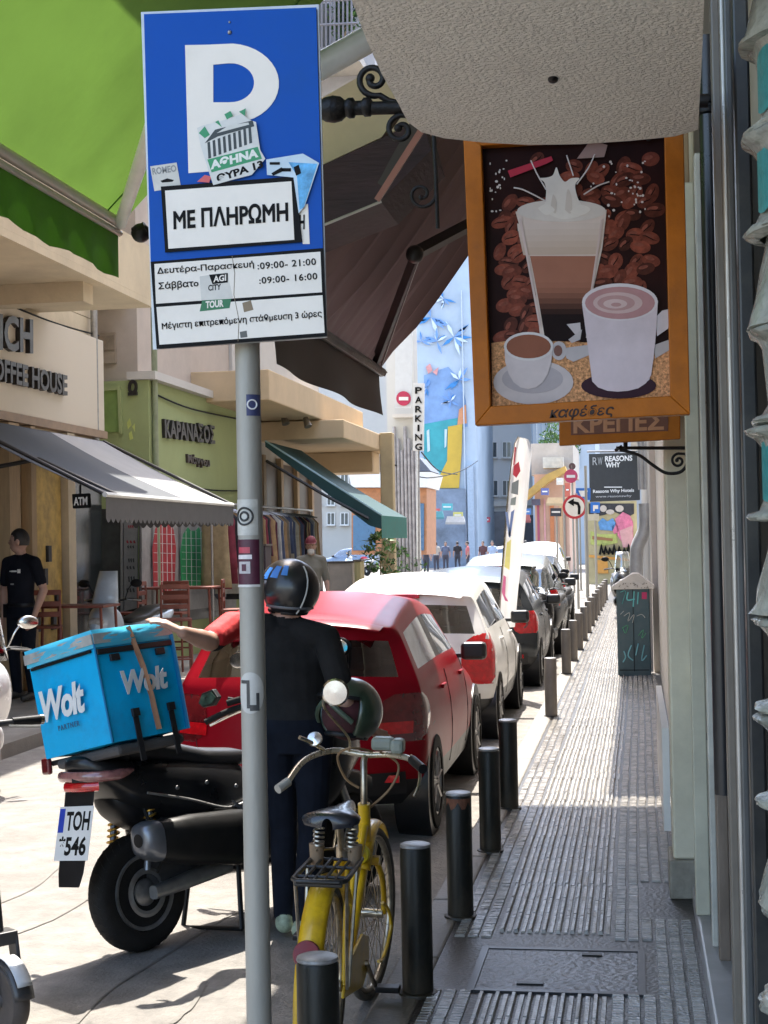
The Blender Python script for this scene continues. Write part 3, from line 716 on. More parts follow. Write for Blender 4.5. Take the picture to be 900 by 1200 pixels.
# tall glass
pl([(604, 248), (660, 238), (711, 246), (706, 290), (694, 345), (690, 396), (633, 396), (628, 345), (616, 290)], 1, (.68, .57, .50), 'printed_glass')
def gl_(y): t = (y-248)/148; return (604+32*t**.75, 711-22*t**.75)
for k in range(16):
    ya = 300+k*6.2; yb_ = ya+6.6; t = k/15; (xa, xb), (xc_, xd) = gl_(ya), gl_(yb_); m_ = 2 if k < 15 else 2
    c0_ = (.36, .155, .10); c1_ = (.012, .006, .006); f_ = min(1, max(0, (t-.25)/.5)); f_ = f_*f_*(3-2*f_)
    pl([(xa+2.5, ya), (xb-2.5, ya), (xd-2.5, yb_), (xc_+2.5, yb_)], 2+k*.12, tuple(c0_[q]*(1-f_)+c1_[q]*f_ for q in range(3)), 'printed_coffee', var=.08)
pl([(608, 256), (611, 256), (634, 380), (632, 384)], 5, (.62, .50, .46), 'printed_glass_edge'); pl([(704, 258), (707, 256), (690, 372), (688, 368)], 5, (.58, .46, .42), 'printed_glass_edge')
for k in range(5): pl([(606+k*1.3, 262+k*7), (709-k*1.3, 261+k*7), (708-k*1.6, 270+k*7), (607+k*1.6, 271+k*7)], 1.2+k*.1, (.66-.025*k, .555-.03*k, .485-.035*k), 'printed_milk', var=.04)
pl(ellp(658, 247, 52, 13), 2, (.66, .60, .54), 'printed_foam')
def sm_(q): P_ = spline([(x, y, 0) for x, y in q+q[:1]], 5); return [(p.x, p.y) for p in P_[:-1]]
pl(sm_([(637, 248), (640, 226), (638, 214), (632, 209), (641, 208), (648, 205), (652, 196), (656, 206), (662, 213), (669, 209), (679, 209), (674, 217), (677, 232), (684, 250), (660, 257)]), 3, (.72, .67, .60), 'printed_splash')
pl(sm_([(645, 244), (648, 228), (652, 236), (651, 250)]), 4, (.60, .53, .46), 'printed_splash_fold'); pl(sm_([(662, 246), (665, 222), (670, 232), (669, 250)]), 4, (.62, .55, .48), 'printed_splash_fold'); pl(sm_([(630, 244), (640, 239), (650, 246), (640, 252)]), 4, (.74, .69, .62), 'printed_foam'); pl(sm_([(668, 248), (680, 240), (692, 245), (682, 252)]), 4, (.74, .69, .62), 'printed_foam')
b = MB()
for q in ([(602, 220), (612, 222), (625, 228), (640, 236)], [(622, 188), (630, 205), (640, 222)], [(664, 182), (668, 194), (672, 206)], [(697, 181), (690, 196), (676, 216)], [(714, 213), (700, 218), (684, 228)]):
    P = [at(x, y, YP-.0032) for x, y in q]; b.tube(spline(P, 4), .0022, 5)
for i in range(60):
    cx_ = random.choice([580, 582, 598, 700, 715, 735, 745, 748]); x = cx_+random.uniform(-8, 8); y = random.uniform(188, 255)
    if px_in(x-3, y): pix_plate(b, ellp(x, y, random.uniform(.7, 1.8), random.uniform(.7, 1.8), 8), YP-.003, .0003)
b.build('printed_droplets', cm((.66, .60, .56), .55), po, world=True)
pl([(595, 200), (646, 183), (648, 188), (640, 192), (598, 208)], 3, (.42, .035, .06), 'printed_sugar_stick'); pl([(676, 186), (692, 164), (712, 170), (708, 184)], 1, (.33, .22, .19), 'printed_sugar_cube')
# small cup on saucer
pl(ellp(625, 448, 47, 26), 4, (.56, .50, .49), 'printed_saucer'); pl(ellp(624, 444, 36, 17), 5, (.42, .38, .39), 'printed_saucer_well')
pl(ellp(655, 411, 9, 11), 6, (.52, .48, .48), 'printed_handle'); pl(ellp(654, 411, 5, 6.5), 7, (.2, .1, .08), 'printed_handle_gap')
pl([(591, 406), (648, 406), (646, 424), (642, 438), (636, 448), (628, 454), (619, 456), (610, 454), (602, 448), (596, 438), (592, 424)], 8, (.60, .53, .52), 'printed_cup')
pl(ellp(619.5, 406, 29, 17), 9, (.66, .62, .6), 'printed_rim'); pl(ellp(619.5, 406, 26, 14), 10, (.26, .10, .06), 'printed_coffee_top')
# big mug
pl(ellp(725, 452, 44, 15), 4, (.045, .02, .03), 'printed_bean_ring')
for k in range(6): pl([(757-k*3, 372), (770-k*.2, 368), (766-k*.4, 420), (761-k*.5, 445), (752-k*3, 452)], 8.2+k*.1, (.60-.012*k+.0, .515-.010*k, .55-.008*k), 'printed_mug_side') if k == 0 else None; pl([(660, 408), (690, 404), (700, 412), (672, 424), (664, 420)], 4, (.5, .46, .46), 'printed_saucer_edge'); pl([(765, 405), (784, 398), (785, 410), (768, 420)], 4, (.45, .41, .4), 'printed_saucer_edge')
pl([(768, 372), (776, 364), (785, 362), (783, 385), (770, 394)], 5, (.58, .53, .55), 'printed_handle')
pl([(664, 380), (680, 378), (681, 392), (674, 392)], 5, (.55, .5, .5), 'printed_leaf'); pl([(666, 398), (682, 386), (680, 398), (670, 402)], 5, (.5, .46, .46), 'printed_leaf')
pl([(682, 356), (771, 352), (768, 400), (763, 440), (757, 449), (748, 455), (736, 458), (724, 459), (712, 458), (701, 454), (694, 447), (688, 400)], 8, (.64, .55, .58), 'printed_mug')
pl(ellp(726.5, 354, 44.5, 22), 9, (.68, .62, .63), 'printed_rim'); pl(ellp(726.5, 355, 41, 19), 10, (.46, .25, .25), 'printed_froth'); pl(ellp(724, 355, 29, 12.5), 11, (.60, .43, .41), 'printed_froth_ring'); pl(ellp(722, 355, 22, 9), 12, (.48, .29, .28), 'printed_froth'); pl(ellp(721, 356, 14, 5.5), 13, (.62, .46, .44), 'printed_froth_ring'); pl(ellp(722, 357, 6, 2.4), 14, (.46, .27, .26), 'printed_froth')
pixtext(cs, 'lettering', 'καφέδες', (644, 493.5), (720, 489.5), (643.5, 477), CY-.0255, cm((.03, .012, .006), .6), .001, shear=.25, stroke=.02)
# eye bolts joining frame and bracket
b = MB()
for x in (600, 760): b.tube([at(x, 165, CY), at(x, 100, CY)], .006, 8)
b.build('hanger', IRON, cs, world=True)
# iron bracket with scrolls, over the sign
br = thing('iron_bracket', 'black wrought iron bracket with scrolls and ball end above the coffee sign', 'sign bracket', at(812, 118, CY))
b = MB(); b.tube([at(385, 128, CY), at(560, 124, CY), at(830, 118, CY)], .020, 12); b.build('arm', IRON, br, world=True, smooth=60)
b = MB(); c_ = at(391, 128, CY); Mx = T(*c_) @ RY(90)
b.lathe([(.004, -.05), (.022, -.045), (.036, -.025), (.040, 0), (.036, .022), (.024, .036), (.030, .046), (.030, .060), (.020, .066), (.020, .085), (.028, .092), (.028, .11), (.020, .116)], 18, 0, Mx); b.build('finial', IRON, br, world=True, smooth=60)
def scroll(cx, cy, r0, turns, a0, sgn, Y, rr, nm='scroll', tail=None, par=br):
    pts = []
    n = int(26*turns)
    for i in range(n+1):
        t = i/n; a = a0+sgn*2*math.pi*turns*t; r_ = r0*(1-.78*t); pts.append(at(cx+r_*math.cos(a), cy+r_*math.sin(a), Y))
    if tail: pts = [at(x, y, Y) for x, y in tail]+pts
    b = MB(); b.tube(pts, rr, 8); b.ell(pts[-1], rr*1.5, 8, 6); b.build(nm, IRON, par, world=True, smooth=60)
scroll(437, 92, 21, 1.5, R(60), -1, CY, .0095) if False else scroll(438, 93, 20, 1.35, R(70), 1, CY, .0095, tail=[(470, 122), (455, 118)])
scroll(470, 152, 18, 1.25, R(-60), -1, CY, .0085, tail=[(500, 128), (488, 132)])
scroll(494, 228, 17, 1.3, R(-10), 1, CY, .0055, tail=[(508, 165), (511, 205)])
b = MB(); b.tube([at(508, 150, CY), at(511, 210, CY), at(513, 268, CY)], .006, 8); b.build('drop_rod', IRON, br, world=True)
# second, farther wooden sign with its own bracket
c2 = thing('food_sign', 'smaller wooden framed hanging sign with orange letters behind the coffee sign', 'sign', at(725, 520, 7.0))
b = MB(); b.prism(pp([(655, 300), (796, 292), (797, 515), (656, 523)], 7.05), (0, -.05, 0)); b.build('frame', WOOD, c2, world=True, bevel=.004)
b = MB(); b.prism(pp([(668, 310), (782, 303), (783, 505), (669, 510)], 6.999), (0, -.003, 0)); b.build('board', cm((.16, .05, .02), .5), c2, world=True)
pixtext(c2, 'lettering', 'ΚΡΕΠΕΣ', (672, 508.5), (778, 504), (672, 486), 6.995, cm((.50, .22, .10), .5), .001, stroke=.03)
scr = thing('scroll_bracket', 'thin black iron bracket with one scroll under the smaller wooden sign', 'sign bracket', at(806, 545, 7.1))
b = MB(); b.tube([at(722, 525, 7.1), at(806, 525, 7.1)], .008, 8); b.build('arm', IRON, scr, world=True)
b = MB(); b.tube(spline([at(x, y, 7.1) for x, y in [(726, 527), (748, 533), (765, 545), (780, 554), (795, 554), (803, 548), (806, 540)]], 5), .0075, 8); b.build('brace', IRON, scr, world=True, smooth=60)
scroll(795, 540, 8.5, 1.2, R(-90), -1, 7.1, .006, tail=[(806, 538), (803, 532)], par=scr)
b = MB(); b.tube([at(726, 527, 7.1), at(724, 524, 7.1)], .02, 8); b.tube([at(733, 518, 7.1), at(733, 526, 7.1)], .01, 8); b.build('bolt', IRON, scr, world=True)
# ================================================================ bollards
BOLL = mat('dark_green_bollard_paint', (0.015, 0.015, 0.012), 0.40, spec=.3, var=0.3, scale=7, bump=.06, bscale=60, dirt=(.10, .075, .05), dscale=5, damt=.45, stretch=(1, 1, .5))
BOLL2 = mat('grey_bollard_paint', (0.17, 0.145, 0.12), 0.5, var=0.25, scale=7, bump=.06, bscale=60, dirt=(.09, .08, .07), dscale=5, damt=.5, stretch=(1, 1, .5))  # paler copy of the bollard paint for posts standing in sun
BTOP = mat('worn_bollard_cap', (0.30, 0.29, 0.28), 0.4, metal=.3, var=0.3, scale=20, dirt=(.1, .09, .08), dscale=12, damt=.6)
def bollard(m):
    t = thing('bollard', '', 'bollard', (0, 0, SWZ), group='bollards along the kerb')
    b = MB(); b.lathe([(.058, 0), (.058, .535), (.054, .545)], 28); b.build('post', m, t, smooth=40)
    b = MB(); b.lathe([(.056, .5455), (.058, .549), (.056, .556), (.045, .560), (.001, .561)], 28); b.build('cap', BTOP, t, smooth=40)
    b = MB(); b.lathe([(.075, .001), (.072, .012), (.060, .016)], 24); b.build('base_ring', BOLL, t, smooth=40)
    return t
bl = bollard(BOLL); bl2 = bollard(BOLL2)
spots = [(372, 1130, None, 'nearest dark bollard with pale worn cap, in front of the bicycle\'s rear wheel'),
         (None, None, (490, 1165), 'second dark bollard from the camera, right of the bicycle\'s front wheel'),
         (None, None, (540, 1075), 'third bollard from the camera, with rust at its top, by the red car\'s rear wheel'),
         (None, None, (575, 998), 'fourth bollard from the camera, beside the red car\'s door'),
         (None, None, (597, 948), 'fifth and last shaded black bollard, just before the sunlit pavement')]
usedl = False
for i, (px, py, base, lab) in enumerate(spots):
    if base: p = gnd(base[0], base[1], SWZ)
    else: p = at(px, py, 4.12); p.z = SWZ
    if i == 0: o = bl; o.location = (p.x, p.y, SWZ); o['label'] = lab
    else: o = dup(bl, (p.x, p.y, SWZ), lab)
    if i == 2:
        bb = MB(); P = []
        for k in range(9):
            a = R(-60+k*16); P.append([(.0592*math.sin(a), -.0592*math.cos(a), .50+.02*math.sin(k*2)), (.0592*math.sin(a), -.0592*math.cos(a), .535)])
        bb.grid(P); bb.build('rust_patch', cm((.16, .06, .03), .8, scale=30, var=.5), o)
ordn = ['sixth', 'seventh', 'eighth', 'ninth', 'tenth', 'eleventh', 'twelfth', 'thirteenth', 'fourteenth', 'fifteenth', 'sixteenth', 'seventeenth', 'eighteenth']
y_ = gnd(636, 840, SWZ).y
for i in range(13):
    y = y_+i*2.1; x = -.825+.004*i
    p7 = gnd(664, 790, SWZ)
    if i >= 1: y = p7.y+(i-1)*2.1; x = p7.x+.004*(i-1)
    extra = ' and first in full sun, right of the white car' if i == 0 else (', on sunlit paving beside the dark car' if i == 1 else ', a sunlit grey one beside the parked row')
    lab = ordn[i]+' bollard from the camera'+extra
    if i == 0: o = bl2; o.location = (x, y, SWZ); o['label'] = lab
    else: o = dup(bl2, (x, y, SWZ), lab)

# ================================================================ cars
CARGLASS = glass_mat('car_glass', (.52, .60, .60), .02, .15)
def paintmat(name, col, metal=0.0, rough=.22, coat=.15, spec=.3):
    return mat(name, col, rough, metal=metal, var=.05, scale=2, coat=coat, spec=spec, inner=(.02, .02, .022), rvar=.05, dirt=tuple(c*.8+.03 for c in col), dscale=1.2, damt=.35)
TAIL = mat('tail_lamp_red', (0.46, 0.004, 0.008), 0.12, var=.35, scale=22, coat=1.0)
TAILD = mat('tail_lamp_dark', (0.10, 0.006, 0.008), 0.15, var=.3, scale=16, coat=1.0)
LAMPC = mat('lamp_clear', (0.45, 0.45, 0.44), 0.1, var=.3, scale=30, coat=1.0)
CARBLK = mat('car_trim_black', (.012, .012, .013), .35, var=.2)
INTER = mat('car_seat_cloth', (.015, .015, .016), .8, var=.3)
SEEP = mat('plate_white', (.62, .62, .60), .4, var=.05)
def car(name, label, loc, paint, rz=0.0, H=1.48, W=.84, L=4.0, group='cars parked along the kerb', lamp=(.60, .955), lampw=.80, lampm=None, lampside=.22, dark_roof=None, spoiler=True, notch=False, tail=TAIL, wz=.93):
    root = thing(name, label, 'car', loc, rz, group)
    hs = H/1.48; ws = W/.84; ls = L/4.0
    yb = [.12, .38, .46, 1.0, 1.52, 1.62, 2.2, 2.72, 2.95]
    yt = [.40, .58, .66, 1.02, 1.42, 1.50, 1.82, 2.10, 2.20]
    zt = [1.305, 1.360, 1.372, 1.432, 1.475, 1.48, 1.465, 1.43, 1.41]
    wt = [.63, .615, .608, .60, .59, .59, .585, .58, .575]
    # centre strip stations (y,z,w)
    st = [(.14, .24, .74), (.02, .40, .82), (.0, .58, .845), (.05, .76, .835), (.12, wz, .80)]
    st += [(.140, wz+.04, .79), (.360, 1.270, .655)]
    st += [(yt[i], zt[i], wt[i]) for i in range(9)]
    st += [(2.27, 1.365, .625), (2.88, 1.02, .70), (2.95, .97, .72), (3.4, .89, .72), (3.78, .75, .72), (3.90, .66, .75), (3.97, .5, .77), (3.96, .37, .77), (3.88, .24, .74)]
    tt = [-1, -.90, -.62, -.3, 0, .3, .62, .90, 1]
    v = []; f = []; mi = []
    def P(i, t):
        y, z, w_ = st[i]
        a = abs(t)
        if i <= 6: y += .30*a**2.7*(1.0 if i <= 4 else .8)
        if i >= 17: y -= (.30 if i >= 20 else .16)*a**3
        cr = .065 if 8 <= i <= 15 else .03
        return (w_*t*ws, y*ls, (z-cr*t*t+cr*.3)*hs)
    n = len(tt)
    for i in range(len(st)):
        for t in tt: v.append(P(i, t))
    for i in range(len(st)-1):
        for k in range(n-1):
            f.append((i*n+k, i*n+k+1, (i+1)*n+k+1, (i+1)*n+k))
            m = 0
            inner = 1 <= k <= 6
            if i == 5 and inner: m = 1
            elif i == 16 and inner: m = 2
            elif i in (0,): m = 3
            elif i >= 20: m = 3 if i >= 21 else 0
            if dark_roof and 7 <= i <= 14: m = 6
            mi.append(m)
    # sides
    lowz = [.24, .40, .58, .76, wz+.005]; lowx = [.80, .845, .852, .842, .795]
    topi = [7, 8, 9, 10, 11, 12, 13, 14, 15]
    for sgn in (1, -1):
        kk = n-1 if sgn > 0 else 0
        cols = []
        cols.append([i*n+kk for i in range(5)])
        for y in yb[1:8]:
            c = []
            for r_ in range(5):
                bul = .012*math.sin(math.pi*(y-.1)/2.9)
                v.append((sgn*(lowx[r_]+bul)*ws, y*ls, (lowz[r_]+(.02*(1-y/3) if r_ == 4 else 0))*hs)); c.append(len(v)-1)
            cols.append(c)
        c = []
        for r_ in range(4): v.append((sgn*lowx[r_]*ws, 2.95*ls, lowz[r_]*hs)); c.append(len(v)-1)
        c.append(18*n+kk); cols.append(c)
        c = []
        for r_, z in enumerate((.24, .40, .57, .74)): v.append((sgn*(.80, .845, .85, .825)[r_]*ws, 3.4*ls, z*hs)); c.append(len(v)-1)
        c.append(19*n+kk); cols.append(c)
        cols.append([i*n+kk for i in (24, 23, 22, 21, 20)])
        for a in range(len(cols)-1):
            for r_ in range(4):
                q = (cols[a][r_], cols[a+1][r_], cols[a+1][r_+1], cols[a][r_+1])
                f.append(q if sgn > 0 else q[::-1]); mi.append(3 if r_ == 0 else 0)
        # greenhouse
        bot = [cols[a][4] for a in range(9)]; top = [i*n+kk for i in topi]
        rowsv = [bot]
        for u in (.08, .90):
            rr_ = []
            for a in range(9):
                if a == 0:
                    rr_.append((5 if u < .5 else 6)*n+kk); continue
                if a == 8:
                    rr_.append((17 if u < .5 else 16)*n+kk); continue
                A = Vector(v[bot[a]]); B = Vector(v[top[a]]); p_ = A.lerp(B, u); p_.x += sgn*.018*math.sin(math.pi*u); v.append(tuple(p_)); rr_.append(len(v)-1)
            rowsv.append(rr_)
        rowsv.append(top)
        for r_ in range(3):
            for a in range(8):
                q = (rowsv[r_][a], rowsv[r_][a+1], rowsv[r_+1][a+1], rowsv[r_+1][a])
                f.append(q if sgn > 0 else q[::-1])
                mi.append((4 if sgn > 0 else 5) if r_ == 1 and a in (2, 3, 5, 6) else ((7 if sgn > 0 else 8) if r_ == 1 and a == 4 else 0))
    me = bpy.data.meshes.new('tmp'); me.from_pydata(v, [], f); me.polygons.foreach_set('material_index', mi)
    for _ in range(9): me.materials.append(paint)
    me.update()
    bm = bmesh.new(); bm.from_mesh(me); bmesh.ops.recalc_face_normals(bm, faces=bm.faces); bm.to_mesh(me); bm.free()
    ob = bpy.data.objects.new('tmp', me); COL.objects.link(ob)
    md = ob.modifiers.new('s', 'SUBSURF'); md.levels = 2; md.render_levels = 2
    dg = bpy.context.evaluated_depsgraph_get(); dg.update()
    full = bpy.data.meshes.new_from_object(ob.evaluated_get(dg)); bpy.data.objects.remove(ob); bpy.data.meshes.remove(me)
    V = [tuple(q.co) for q in full.vertices]
    nm = {0: ('body', paint), 1: ('rear_window', CARGLASS), 2: ('windscreen', CARGLASS), 3: ('lower_bumper', CARBLK), 4: ('side_windows', CARGLASS), 5: ('side_windows', CARGLASS), 6: ('roof_panel', dark_roof or paint), 7: ('window_pillar', CARBLK), 8: ('window_pillar', CARBLK)}
    for gi in range(9):
        fl = [tuple(p.vertices) for p in full.polygons if p.material_index == gi]
        if not fl: continue
        ids = sorted({i for q in fl for i in q}); mp = {a: i for i, a in enumerate(ids)}
        b = MB(); b.add([V[i] for i in ids], [[mp[i] for i in q] for q in fl])
        b.build(nm[gi][0], nm[gi][1], root, smooth=180)
    # find the rear surface for lamps and trims: sample the body outline
    from mathutils.bvhtree import BVHTree
    bvh = BVHTree.FromPolygons([Vector(q) for q in V], [tuple(p.vertices) for p in full.polygons])
    def rear(x, z):
        h = bvh.ray_cast(Vector((x, -3, z)), Vector((0, 1, 0)))
        return h[0].y if h[0] else .2
    def side(y, z, s_):
        h = bvh.ray_cast(Vector((s_*3, y, z)), Vector((-s_, 0, 0)))
        return abs(h[0].x) if h[0] else W
    bpy.data.meshes.remove(full)
    z0, z1 = lamp[0]*hs, lamp[1]*hs
    for s_ in (-1, 1):
        pts = []
        x0 = W*.62; nseg = 9; rowz = 8
        G = []
        for r_ in range(rowz+1):
            fr = r_/rowz; z = z0+(z1-z0)*fr; rw = []
            ed = math.sin(math.pi*min(1, max(0, fr)))**.4
            xi = W*(lampw-.02) - (W*(lampw-.69))*ed*1.0
            for k in range(nseg+1):
                u = k/nseg
                if u < .5:
                    x = xi+(W*.925-xi)*u/.5; y = rear(s_*x, z)-.012*ed
                    rw.append((s_*x, y, z))
                else:
                    yy0 = rear(s_*W*.925, z); y = yy0+(u-.5)/.5*lampside*max(.3, ed)
                    x = side(y+.001, z, s_)+.010*ed; rw.append((s_*min(x, W*1.01), y-.004, z))
            G.append(rw)
        b = MB(); b.grid(G, 0, s_ < 0); lo = b.build('tail_light', lampm or tail, root, smooth=70)
        if lampm:
            zq = z0+(z1-z0)*.30; b = MB(); b.grid([[(s_*x, rear(s_*x, z)-.016, z) for x in [W*(.66+.26*k/6) for k in range(7)]] for z in (zq-.035, zq+.035)], 0, s_ < 0); b.build('bright_lens', TAIL, lo, smooth=60); continue
        if lamp[0] < .65: continue
        b = MB(); zc = z0+(z1-z0)*.45; xc = W*.80; b.torus(.055, .012, 20, 8, 0, T(s_*xc, rear(s_*xc, zc)-.016, zc) @ RX(90)); b.build('lamp_ring', TAILD if (lampm or tail) is TAIL else TAILD, lo, smooth=60)
    # licence plate in its recess, bumper insert, brake lamp, wiper, handles
    yr = rear(0, .70*hs)
    b = MB(); b.bx(-.27, .27, yr-.008, yr+.03, .66*hs, .79*hs); pl_ = b.build('licence_plate', SEEP, root, bevel=.004)
    b = MB(); text_into(b, random.choice(['YKE 4271', 'IZM 7305', 'ZXN 2814', 'XEA 6190']), (-.22, yr-.009, .69*hs), (.22, yr-.009, .69*hs), (-.22, yr-.009, .765*hs), (0, -.001, 0), bold=.01); b.build('plate_lettering', INK, pl_)
    b = MB(); b.grid([[(x, rear(x, .34*hs)-.010, .30*hs), (x, rear(x, .42*hs)-.012, .44*hs)] for x in [W*(-.86+1.72*k/14) for k in range(15)]]); b.build('bumper_insert', CARBLK, root, smooth=60)
    for s_ in (-1, 1): b = MB(); b.cb((s_*W*.72, rear(s_*W*.72, .36*hs)-.018, .40*hs), (.16, .02, .045)); b.build('reflector', TAIL, root, bevel=.004)
    if spoiler:
        b = MB(); b.grid([[((k/10-.5)*1.12*ws, .50*ls, 1.352*hs-.045*(abs(k/5-1))**2), ((k/10-.5)*1.10*ws, .37*ls, 1.328*hs-.045*(abs(k/5-1))**2), ((k/10-.5)*1.08*ws, .36*ls, 1.318*hs-.045*(abs(k/5-1))**2), ((k/10-.5)*1.06*ws, .46*ls, 1.315*hs-.045*(abs(k/5-1))**2)] for k in range(11)]); b.build('spoiler', paint, root, smooth=180)
        b = MB(); b.cb((0, .352*ls, 1.30*hs), (.34, .03, .04)); b.build('brake_lamp', TAIL, root, bevel=.006)
    b = MB(); b.ell((0, rear(0, .845*hs)-.004, .845*hs), (.055, .012, .040), 18, 8); b.build('badge', CHROME, root, smooth=60)
    b = MB(); b.tube([(x, rear(x, .565*hs)-.001, .565*hs) for x in [W*(-.8+1.6*k/16) for k in range(17)]], .004, 4); b.build('tailgate_seam', CARBLK, root)
    for s_ in (-1, 1): b = MB(); b.tube([(s_*x, rear(s_*x, z*hs)-.001, z*hs) for x, z in ((.58, .57), (.60, .66), (.62, .76), (.645, .84), (.66, .90))], .004, 4); b.build('tailgate_seam', CARBLK, root)
    b = MB(); b.tube([(x, rear(x, .80*hs)-.006, .80*hs) for x in (-.2, -.1, 0, .1, .2)], .009, 6); b.build('tailgate_handle', CHROME if paint.name[0] in 'wd' else CARBLK, root)
    b = MB(); b.tube([(.0, .14*ls, 1.0*hs), (-.05, .16*ls, 1.04*hs), (-.34, .20*ls, 1.09*hs)], .010, 6); b.build('rear_wiper', CARBLK, root)
    for s_ in (-1, 1):
        for y in (1.30, 2.38):
            b = MB(); b.cb((s_*(side(y*ls, .86*hs, s_)+.012), y*ls, .86*hs), (.025, .16, .03)); b.build('door_handle', paint, root, bevel=.008)
        b = MB(); b.cb((s_*(W*.98+.09), 2.55*ls, 1.0*hs), (.19, .10, .13)); b.build('mirror', CARBLK, root, bevel=.03)
        b = MB(); b.cb((s_*(W*.95), 2.56*ls, .965*hs), (.10, .04, .03)); b.build('mirror_arm', CARBLK, root)
        # door seams and side moulding
        for yy in (1.57, 2.62):
            b = MB(); P_ = [(s_*(side(yy*ls, z*hs, s_)+.001), yy*ls, z*hs) for z in (.32, .45, .6, .75, .9, .95)]
            b.tube(P_, .004, 4); b.build('door_seam', CARBLK, root)
        # wheels
        for y in (.72, 3.22):
            ww = W+.004
            b = MB(); M_ = T(s_*(ww-.11), y*ls, .31) @ RY(90*s_)
            b.lathe([(.34, -.1), (.372, .10), (.372, .117), (.30, .117)], 36, 0, M_); b.build('wheel_arch', CARBLK, root, smooth=30)
            wh = MB(); M2 = T(s_*(ww-.085), y*ls, .305) @ RY(90*s_)
            wh.lathe([(.20, -.10), (.28, -.10), (.302, -.08), (.305, 0), (.302, .08), (.285, .105), (.215, .108), (.205, .09)], 36, 0, M2); wo_ = wh.build('wheel', RUBBER, root, smooth=40)
            rm = MB(); rm.lathe([(.205, .07), (.21, .098), (.19, .098), (.18, .06), (.06, .055), (.05, .08), (.001, .08)], 30, 0, M2, caps=False)
            for q in range(7):
                a = 2*math.pi*q/7; rm.tube([M2 @ Vector((.04*math.cos(a), .04*math.sin(a), .085)), M2 @ Vector((.19*math.cos(a), .19*math.sin(a), .092))], .018, 6, flat=.5)
            rm.build('rim', mat_rim, wo_, smooth=40)
    # seats and dashboard
    for x in (-.36, .36):
        b = MB(); b.cb((x*ws, 1.95*ls, .80), (.44, .14, .62), 0, (R(-12), 0, 0)); b.build('seat', INTER, root, bevel=.05)
        b = MB(); b.cb((x*ws, 1.86*ls, 1.22*hs), (.25, .10, .17), 0, (R(-8), 0, 0)); b.build('headrest', INTER, root, bevel=.04)
        b = MB(); b.cb((x*ws, .80*ls, 1.08*hs), (.24, .09, .15), 0, (R(-8), 0, 0)); b.build('headrest', INTER, root, bevel=.04)
    b = MB(); b.cb((0, .85*ls, .75), (1.25*ws, .14, .62), 0, (R(-12), 0, 0)); b.build('rear_bench', INTER, root, bevel=.05)
    b = MB(); b.cb((0, 2.75*ls, .86), (1.25*ws, .3, .2)); b.build('dashboard', INTER, root, bevel=.05)
    # headlights and grille for views from the front
    for s_ in (-1, 1):
        b = MB(); b.ell((s_*W*.66, 3.70*ls, .70*hs), (.16, .13, .085), 14, 8); b.build('headlight', LAMPC, root, smooth=60)
    b = MB(); b.bx(-.42*ws, .42*ws, 3.93*ls, 3.985*ls, .42*hs, .56*hs); b.build('grille', CARBLK, root, bevel=.01)
    return root
mat_rim = mat('alloy_rim', (.35, .35, .35), .35, metal=.7, var=.2, scale=8)
car('hatchback', 'dark red hatchback parked behind the rider and the yellow bicycle', (-2.06, 8.85, 0), paintmat('red_car_paint', (.21, .004, .010), 0, .30, 0, .10), H=1.46, W=.785, L=3.9, lamp=(.62, .90), lampw=.80, lampm=TAILD)
car('hatchback', 'white hatchback with big red tail light, parked ahead of the red car', (-2.11, 13.4, 0), paintmat('white_car_paint', (.70, .69, .66)), H=1.49, W=.835, L=4.0, lamp=(.52, .96), lampw=.84, lampside=.20, wz=.88)
car('hatchback', 'dark grey hatchback behind the white feather flag', (-2.06, 18.35, 0), paintmat('dark_car_paint', (.045, .05, .055), .5, .25), H=1.46, W=.86, L=4.2, lamp=(.68, .95), lampw=.78)
car('estate_car', 'silver grey car parked fourth in the row past the dark car', (-2.05, 23.6, 0), paintmat('silver_car_paint', (.20, .21, .21), .7, .25), H=1.58, W=.86, L=4.3, lamp=(.68, .95), lampw=.80)
car('hatchback', 'black car parked fifth in the row behind the motorcycles', (-2.2, 29.4, 0), paintmat('black_car_paint', (.012, .013, .015), .1, .2), H=1.50, W=.86, L=4.1, spoiler=False)
car('white_van', 'white car facing the camera at the far end of the parked row', (-3.1, 52.0, 0), paintmat('far_white_paint', (.66, .66, .64)), rz=R(180), H=1.72, W=.88, L=4.3)
car('hatchback', 'pale blue car standing far off on the left at the junction', (-15.6, 92.0, 0), paintmat('blue_grey_paint', (.16, .20, .27), .3, .25), rz=R(65), H=1.5, W=.84, L=4.0)
car('hatchback', 'white car far away at the junction, right of the standing man', (-8.6, 88.0, 0), paintmat('junction_white_paint', (.62, .62, .60)), rz=R(-80), H=1.5, W=.84, L=4.0)

# ================================================================ feather flag
ff = thing('feather_flag', 'tall white feather flag with coloured print between the white and the dark car', 'flag', (at(590, 730, 17.75).x, 17.75, 0))
L_ = [(584, 735), (587, 690), (591, 640), (595, 590), (600, 545), (604, 520), (608, 512)]; Rr = [(603, 735), (607, 690), (613, 640), (618, 590), (622, 545), (624, 527), (619, 515)]
FLAGC = mat('white_flag_cloth', (.70, .69, .68), .75, var=.04, scale=3, transl=.35)
b = MB(); P = []
for i in range(len(L_)):
    a = at(*L_[i], 17.75); c = at(*Rr[i], 17.75)
    P.append([a.lerp(c, k/6)+Vector((0, .05*math.sin(k*1.2+i), 0)) for k in range(7)])
b.grid(P); b.build('flag_cloth', FLAGC, ff, world=True, smooth=180)
b = MB(); b.tube([(at(584, 735, 17.75).x, 17.76, .05)]+[at(*q, 17.76) for q in L_], .014, 8); b.build('pole', CHROME, ff, world=True)
